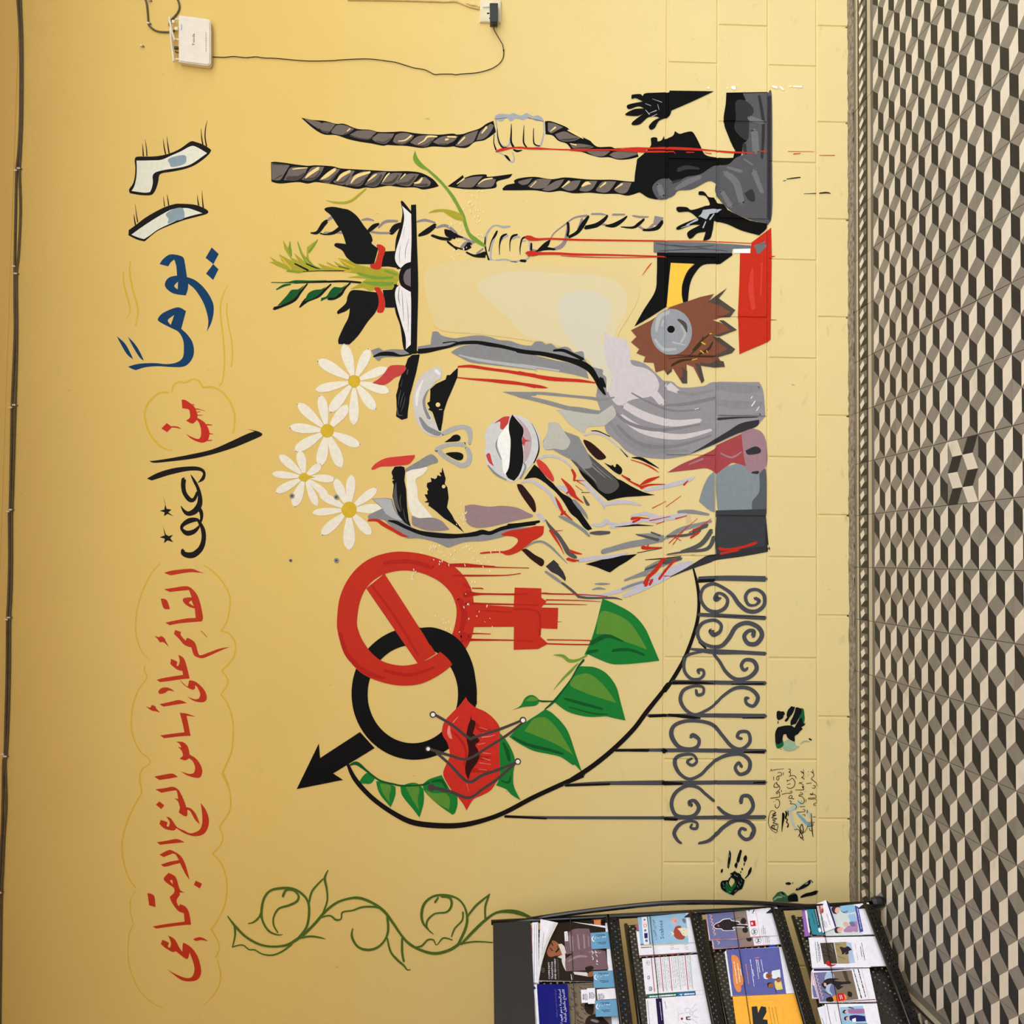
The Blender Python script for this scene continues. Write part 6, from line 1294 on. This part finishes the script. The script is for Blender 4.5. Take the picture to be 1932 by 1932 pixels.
part('hair', 'b_red'); S('850,680 900,660 930,680 900,710 925,760 960,790 975,800 960,835 900,840 850,815 825,760'); part('hair_tie', 'b_cream'); F('785,735 830,750 835,775 790,795 810,765'); part('face', 'b_cream'); S('875,700! 930,690 1000,700 1008,790! 985,800 940,780 925,740'); part('eye', 'b_dark'); K('955,720,4 965,728,4'); K('950,755,4 962,762,4'); part('lens', 'b_pink'); circ(840, 598, 42); part('mark', 'b_rose'); K('850,590,5 865,620,5'); K('830,600,4 845,610,4'); part('insect', 'b_grey'); S('940,575 970,570 985,600 975,630 950,610'); done()
R2()
brochure(1, 'white leaflet with rows of red and green ruled text, second shelf', '420,1085 1050,1038 1112,1500 466,1548', .017, .004)
part('rule', 'b_rose')
for x in (540, 655, 768, 975): K('%d,%d,12 %d,%d,12' % (x, 1078-(x-540)*.08, x+42, 1515-(x-540)*.06))
part('rule', 'b_sage')
for x in (700, 880, 1035): K('%d,%d,9 %d,%d,9' % (x, 1065-(x-540)*.08, x+42, 1510-(x-540)*.06))
lines('b_grey', 'small_print', [(x, 1085-(x-540)*.08, x+40, 1480-(x-540)*.06) for x in (590, 612, 632, 680, 725, 745, 800, 822, 845, 862, 905, 930, 948, 1000, 1018)], 4.5, seed=5)
part('logo', 'b_grey'); K('480,1120,4 510,1118,4 522,1145,4 500,1170,4 475,1150,4 480,1120,4'); circ(493, 1142, 8); part('logo', 'b_navy'); K('490,1320,6 510,1310,6 518,1335,6 500,1350,6 490,1330,5'); part('logo', 'b_navy'); K('510,1460,7 540,1455,7 545,1490,7 520,1500,7 510,1480,6'); K('515,1475,6 540,1480,6'); done()
R2()
brochure(1, 'narrow green and blue banner leaflet edge on the second shelf', '480,1548 1108,1503 1116,1560 486,1598', .0185, .003, cover='b_green'); part('blue_half', 'b_steel'); F('875,1520 1108,1503 1116,1560 885,1572'); part('letters', 'b_white'); lines('b_white', 'letters', [(520, 1578, 850, 1555), (970, 1548, 1095, 1540)], 18, seed=3); K('905,1550,8 945,1545,8'); K('925,1545,8 928,1570,8'); done()
R2()
brochure(1, 'white sheet with a purple title band and a line drawing, second shelf', '466,1605 1118,1562 1165,1960 495,1960', .021, .004)
part('title_band', 'b_ind'); F('596,1602 675,1597 708,1960 628,1960'); lines('b_white', 'title', [(650, 1650, 675, 1880)], 9); part('edge_line', 'b_green'); K('490,1630,5 520,1940,5'); lines('b_grey', 'small_print', [(715, 1645, 735, 1735)], 8)
part('drawing', 'b_grey')
for t_ in ['880,1770,3 900,1800,3 960,1790,3','880,1800,3 900,1830,3','970,1740,3 1010,1730,3 1050,1750,3 1000,1790,3 970,1750,3','1030,1800,3 1070,1770,3 1070,1820,3 1030,1800,3','1060,1740,3 1120,1670,3','1080,1780,3 1130,1740,3','890,1810,3 890,1910,3','1080,1830,3 1150,1850,3','1050,1860,3 1140,1920,3','940,1900,3 1000,1930,3']: K(t_)
part('figure', 'b_char'); F('985,1840 1045,1832 1046,1842 1005,1852 1005,1866 1048,1868 1050,1880 990,1878'); part('figure_face', 'b_maroon'); S('922,1855 940,1848 952,1865 935,1882 922,1872'); done()
# third shelf
def warn(label, dx, dy, off, full):
    R2(); q_ = '1240,485 2062,432 2078,540 2130,795 1285,850'
    def sh(s_): return ' '.join(','.join(('%.0f' % (float(c_)+(dx if j == 0 else dy if j == 1 else 0))) for j, c_ in enumerate(p_.rstrip('!').split(',')))+('!' if p_.endswith('!') else '') for p_ in s_.split())
    brochure(2, label, sh('1240,485 2000,435 2035,795 1285,850'), off, .003, group='mine warning leaflets on the third shelf')
    part('border', 'b_logo'); K(sh('1243,490,5 1288,845,5')); K(sh('1288,846,6 2030,794,6')); K(sh('1885,440,3 1945,800,3'))
    part('picture', 'b_slate'); F(sh('1250,497 1620,468 1660,820 1300,840')); part('ground', 'b_sand'); F(sh('1590,470 1765,460 1820,805 1640,820'))
    part('title', 'b_pink')
    for i in range(6): K(sh('%d,%d,8 %d,%d,12 %d,%d,8' % (1290+i*10, 520+i*46, 1320+i*10, 535+i*46, 1300+i*10, 560+i*46)))
    part('man_outline', 'b_white'); S(sh('1345,660 1375,630 1420,610 1470,575 1560,568 1580,590 1640,600 1680,610 1690,640 1780,645 1795,665 1780,688 1690,680 1600,690 1620,720 1480,728 1440,705 1370,700'))
    part('man', 'b_man'); S(sh('1352,662 1380,636 1425,618 1475,585 1555,577 1575,598 1635,608 1670,618 1680,635 1640,645 1780,655 1780,680 1690,672 1590,682 1605,715 1480,720 1445,698 1372,692')); part('face', 'b_skin'); S(sh('1395,645 1415,648 1420,672 1400,675')); part('shadow', 'b_man'); S(sh('1700,580 1740,560 1770,600 1750,640 1700,630')); S(sh('1720,700 1770,680 1790,730 1760,755 1725,740'))
    K(sh('1560,575,4 1730,550,3'))
    part('logo', 'b_logo'); F(sh('1815,600 1880,592 1893,665 1825,670')); part('logo_mark', 'b_white'); F(sh('1830,620 1850,617 1856,648 1836,650')); part('emblem', 'b_char')
    cx, cy = 1872+dx, 740+dy; K(' '.join('%.0f,%.0f,5' % (cx+38*cos(j*pi/8), cy+40*sin(j*pi/8)) for j in range(17))); K('%d,%d,9 %d,%d,9 %d,%d,9 %d,%d,9 %d,%d,9' % (cx-18, cy+22, cx+16, cy+14, cx-10, cy, cx+14, cy-12, cx-16, cy-22))
    part('organisation_name', 'b_char'); text('DANISH', 1975+dx, 775+dy, 1970+dx, 690+dy, 12); text('DEMINING', 2000+dx, 772+dy, 1992+dx, 655+dy, 15); text('GROUP', 2022+dx, 770+dy, 2015+dx, 690+dy, 15); lines('b_green', 'small_print', [(1800+dx, 470+dy, 1815+dx, 445+dy), (1850+dx, 500+dy, 1870+dx, 455+dy)], 14); done()
R3(); brochure(2, 'royal blue leaflet with black silhouettes between the mine leaflets and the shelf lip', '280,452 350,446 440,940 350,945', .012, .004, cover='b_royal'); part('silhouettes', 'b_char'); S('290,540 330,550 345,620 380,680 400,760 395,860 360,900 330,800 310,700'); part('window', 'b_sky2'); F('292,465 352,458 358,512 300,520'); done()
warn('copy of the mine warning leaflet half hidden under the first, third shelf', 50, 112, .016, False)
warn('white mine warning leaflet with a masked man walking, on top, third shelf', 0, 0, .021, True)
R2(); brochure(2, 'white papers behind the violet poster leaflet on the third shelf', '1488,995 1510,985 1590,1570 1572,1578', .012, .006); done()
R2()
brochure(2, 'violet leaflet with an orange speech bubble and two cartoon people, third shelf', '1518,970 2190,940 2285,1545 1592,1562', .018, .005, cover='b_vio')
part('bubble', 'b_orange'); S('1575,1060 1610,1040 1660,1070 1690,1150 1700,1250 1730,1350 1722,1420 1700,1440 1700,1500 1665,1520 1630,1480 1600,1380 1590,1200'); part('bubble_text', 'b_cream'); lines('b_cream', 'bubble_text', [(1610, 1130, 1650, 1410), (1655, 1150, 1685, 1390), (1690, 1220, 1705, 1300)], 14, seed=8)
lines('b_orange', 'red_text', [(1762, 1160, 1800, 1410), (1880, 1075, 1930, 1075)], 10); lines('b_white', 'small_print', [(1820, 1100, 1870, 1450), (1850, 1230, 1865, 1310), (1895, 1100, 1930, 1350), (1915, 1100, 1945, 1270), (1960, 1100, 1985, 1250)], 8, seed=2)
R3(); part('man_robe', 'b_robe'); S('390,1245! 490,1225! 500,1330! 400,1345 380,1290'); part('headscarf', 'b_robe'); S('285,1275 330,1265 340,1345 290,1345 275,1310'); part('face', 'b_skin'); S('320,1278 370,1280 390,1300 385,1325 350,1345 315,1335 308,1305'); part('features', 'b_dark'); K('335,1290,6 338,1325,6'); K('355,1300,8 358,1322,8')
part('woman_dress', 'b_yel'); S('420,1375! 500,1360! 528,1480! 450,1490 425,1430'); part('face', 'b_skin'); S('340,1405 390,1405 415,1430 400,1455 350,1465 330,1440'); part('hair', 'b_dark'); S('330,1440 325,1410 350,1395 400,1405 350,1412 340,1460 350,1470 330,1455'); K('425,1470,8 445,1530,8'); part('child', 'b_skin'); S('445,1350 470,1330 490,1335 500,1375 470,1395 445,1380'); part('child_hair', 'b_dark'); K('450,1345,10 475,1328,10'); done()
R2()
brochure(2, 'orange folder with a big black arrow emblem, third shelf', '1590,1578 2290,1550 2370,1960 1640,1960', .022, .008, cover='b_fold', paper='b_fold')
R3(); part('emblem', 'b_char'); F('122,1708 196,1702 208,1790 245,1702 308,1712 318,1778 268,1870 328,1878 336,1960 145,1960'); part('frame_line', 'b_orange'); K('75,1648,3 480,1640,3 540,1950,3'); K('75,1648,3 100,1930,3'); part('script', 'b_char'); lines('b_char', 'script', [(345, 1710, 385, 1930), (390, 1720, 425, 1930), (430, 1710, 470, 1930)], 5, seed=6); done()
# bottom shelf
R3(); brochure(3, 'purple leaflet at the back of the bottom shelf pile, wall end', '768,410 830,400 880,790 812,800', .012, .004, cover='b_purple', paper='b_purple'); part('white_strip', 'b_white'); F('812,465 835,460 880,750 860,755'); done()
R3(); brochure(3, 'teal leaflet with a dark title strip in the bottom shelf pile', '835,398 965,392 1060,780 905,765', .017, .004, cover='b_teal', paper='b_coat'); part('title_strip', 'b_char'); F('925,435 965,430 1010,660 985,690'); lines('b_white', 'title', [(945, 450, 990, 650)], 6); lines('b_green', 'script', [(900, 500, 940, 640)], 12); part('drop', 'b_white'); S('985,700 1010,690 1025,730 1000,745'); done()
R3(); brochure(3, 'pale leaflet with doctor and mother cartoon, bottom shelf', '1040,395 1470,375 1560,785 1080,790', .02, .004, cover='b_pale')
part('doctor_coat', 'b_coat'); S('1230,420! 1290,390 1440,385! 1480,470! 1380,500 1290,480'); part('face', 'b_pink'); S('1200,430 1245,420 1265,455 1240,500 1205,485'); part('hair', 'b_hair'); S('1155,440 1190,405 1240,402 1275,420 1215,430 1200,480 1230,510 1180,500'); part('stethoscope', 'b_navy'); K('1280,470,7 1320,495,7 1360,490,7'); K('1300,490,7 1370,470,7')
part('mother_dress', 'b_lil'); S('1310,720! 1380,660 1440,700 1430,740 1330,745'); S('1400,590! 1480,560 1500,740! 1450,740 1400,690'); part('face', 'b_pink'); S('1225,690 1280,680 1310,700 1280,740 1225,735'); part('hair', 'b_hair'); S('1195,700 1220,680 1270,685 1230,700 1240,745 1290,750 1210,755'); part('baby', 'b_pink'); S('1305,630 1340,610 1380,630 1375,665 1330,672'); part('baby_dress', 'b_slate'); S('1385,620 1440,610 1470,660 1420,670'); part('band', 'b_indigo'); F('1455,400 1500,415 1568,735 1522,748'); lines('b_white', 'band_text', [(1490, 440, 1540, 700)], 7); part('wall_tint', 'b_sky'); F('1370,520 1455,505 1490,600 1400,610'); done()
R3(); brochure(3, 'grey magazine edge between the cartoon leaflet and the horse leaflet', '870,795 1560,785 1580,815 880,822', .012, .006, cover='b_char', paper='b_char'); part('pink_patch', 'b_rose'); F('985,796 1050,795 1050,822 990,822'); part('pale_patch', 'b_grey'); F('890,798 980,796 985,818 890,820'); done()
R3(); brochure(3, 'small white folded leaflet tilted in front of the teal one, bottom shelf', '960,378 1085,330 1205,690 1042,752', .026, .002, group='brochures in the black rack'); part('picture', 'b_pink'); S('970,400! 1030,375 1055,460 1040,500 1000,510'); part('picture_detail', 'b_red'); S('1030,440 1052,450 1050,495 1025,490'); part('fold', 'b_navy'); F('1085,330 1120,360 1215,660 1205,690'); lines('b_lil', 'title', [(1095, 510, 1140, 650)], 9); lines('b_grey', 'small_print', [(1010, 530, 1050, 690), (1035, 540, 1075, 690), (1060, 600, 1085, 690), (1080, 600, 1105, 680)], 5, seed=4); done()
R3(); brochure(3, 'white leaflet with photos of branches and a man leading an animal, bottom shelf', '860,815 1590,812 1662,1200 905,1205', .022, .003)
part('photo', 'b_stone2'); F('1008,885 1182,878 1235,1150 1060,1158'); part('branches', 'b_dark')
for t_ in ['1030,930,8 1100,960,6 1140,1000,8','1040,1000,8 1120,1010,6','1060,1040,8 1150,1070,8 1170,1130,6','1110,900,6 1160,1010,6']: K(t_)
part('twig_light', 'b_grey'); K('1150,900,8 1175,960,6'); K('1140,960,6 1170,990,6'); part('photo', 'b_earth'); F('1192,878 1345,870 1390,1150 1240,1155'); part('photo_sky', 'b_sky2'); F('1345,870 1410,885 1462,1140 1388,1150'); part('figures', 'b_man'); S('1265,935 1330,945 1365,925 1410,960 1415,975 1380,990 1375,1025 1330,1030 1345,1000 1300,1035 1285,990'); part('red_hat', 'b_logo'); S('1085,1160 1100,1120 1130,1115 1150,1160 1220,1160 1150,1190'); part('photo_grass', 'b_stone'); K('1220,900,10 1270,910,8'); K('1250,1060,12 1330,1090,10'); K('1220,960,8 1250,990,8')
lines('b_dark', 'text', [(945, 870, 975, 1140), (975, 870, 1000, 1130), (990, 900, 1015, 1100)], 7, seed=3); lines('b_dark', 'text', [(1545, 880, 1590, 1120), (1530, 930, 1550, 1060)], 8, seed=7); lines('b_rose', 'text', [(1462, 900, 1475, 970), (1480, 1010, 1500, 1110)], 5); done()
R3(); brochure(3, 'red bordered leaflet copies behind the explosion leaflet, bottom shelf', '890,1262 920,1210 1640,1210 1650,1300 990,1600 900,1600', .014, .004); part('border', 'b_logo'); K('893,1265,6 915,1420,6 900,1600,6'); part('picture', 'b_slate'); F('905,1420 935,1440 975,1590 925,1590'); part('strip', 'b_ind'); F('925,1220 1400,1222 1400,1240 928,1245'); done()
R3(); brochure(3, 'leaflet with a walking man and an explosion picture, bottom shelf', '905,1258 1645,1212 1735,1640 1000,1655', .02, .004)
part('border', 'b_logo'); K('905,1262,6 960,1480,6 1000,1650,6'); K('1545,1225,3 1640,1610,3'); part('picture', 'b_slate'); F('922,1270 1180,1252 1260,1640 1010,1645'); part('ground', 'b_stone'); F('1170,1252 1415,1235 1505,1612 1240,1640'); part('ground_dark', 'b_stone2'); F('1290,1245 1345,1240 1395,1400 1350,1400'); part('sky', 'b_sky2'); S('1090,1270 1170,1275 1190,1340 1130,1480 1170,1560 1120,1540 1060,1440')
part('man', 'b_man'); S('1025,1415 1050,1395 1060,1370 1110,1345 1180,1340 1260,1350 1190,1370 1300,1385 1390,1380 1405,1410 1300,1420 1270,1440 1310,1445 1240,1490 1200,1440 1150,1410 1090,1440 1080,1480 1040,1450'); part('hand_light', 'b_pink'); S('1058,1405 1080,1400 1095,1440 1065,1440'); part('fire', 'b_fire'); S('1165,1590 1200,1560 1260,1540 1330,1550 1355,1600 1300,1640 1180,1640'); part('sign', 'b_logo'); F('1225,1540 1310,1530 1335,1620 1250,1638'); part('sign_mark', 'b_white'); K('1265,1560,8 1275,1610,8'); K('1285,1560,8 1295,1605,8'); part('rubble', 'b_dark'); S('1370,1510 1420,1530 1415,1580 1370,1570'); S('1090,1600 1160,1580 1180,1640 1100,1642'); K('1035,1500,6 1150,1560,10'); part('title', 'b_pink')
for i in range(7): K('%d,%d,7 %d,%d,10 %d,%d,7' % (945+i*13, 1300+i*46, 970+i*13, 1310+i*46, 955+i*13, 1340+i*46))
lines('b_dark', 'text', [(1440, 1225, 1545, 1600), (1500, 1220, 1600, 1590)], 13, seed=9); part('edge', 'b_maroon'); K('1300,1640,6 1720,1615,12'); done()
R3(); brochure(3, 'plain white papers at the picture edge of the bottom shelf', '975,1722 1075,1690 1120,1960 1040,1960', .013, .005); lines('b_grey', 'script', [(1035, 1860, 1060, 1930)], 8); done()
R3(); brochure(3, 'white leaflet with two cartoon women and black frame, bottom shelf', '1065,1675 1742,1660 1800,1960 1100,1960', .021, .004)
part('frame', 'b_char'); K('1090,1670,7 1740,1665,5'); K('1095,1675,7 1150,1950,7'); part('picture', 'b_sky'); F('1265,1715 1560,1695 1625,1960 1300,1960'); part('dress', 'b_lav'); S('1370,1740! 1450,1735 1580,1735! 1588,1795! 1450,1800 1380,1790'); part('face', 'b_pink'); S('1320,1755 1350,1748 1365,1775 1340,1795'); part('hair', 'b_char'); S('1300,1770 1325,1748 1345,1755 1325,1775 1345,1798 1305,1790'); K('1380,1715,14 1440,1730,12'); part('dress', 'b_navy'); S('1390,1825! 1470,1815 1590,1830! 1600,1895! 1470,1900 1395,1880'); part('face', 'b_pink'); S('1340,1845 1375,1838 1390,1865 1360,1880'); part('hair', 'b_hair'); S('1318,1850 1345,1832 1380,1835 1345,1850 1350,1885 1325,1880'); part('scarf', 'b_white'); F('1420,1870 1470,1850 1475,1905 1430,1910'); part('dress', 'b_red'); F('1470,1925 1620,1925 1628,1960 1475,1960'); lines('b_grey', 'small_print', [(1195, 1760, 1220, 1900)], 5); done()
flush()
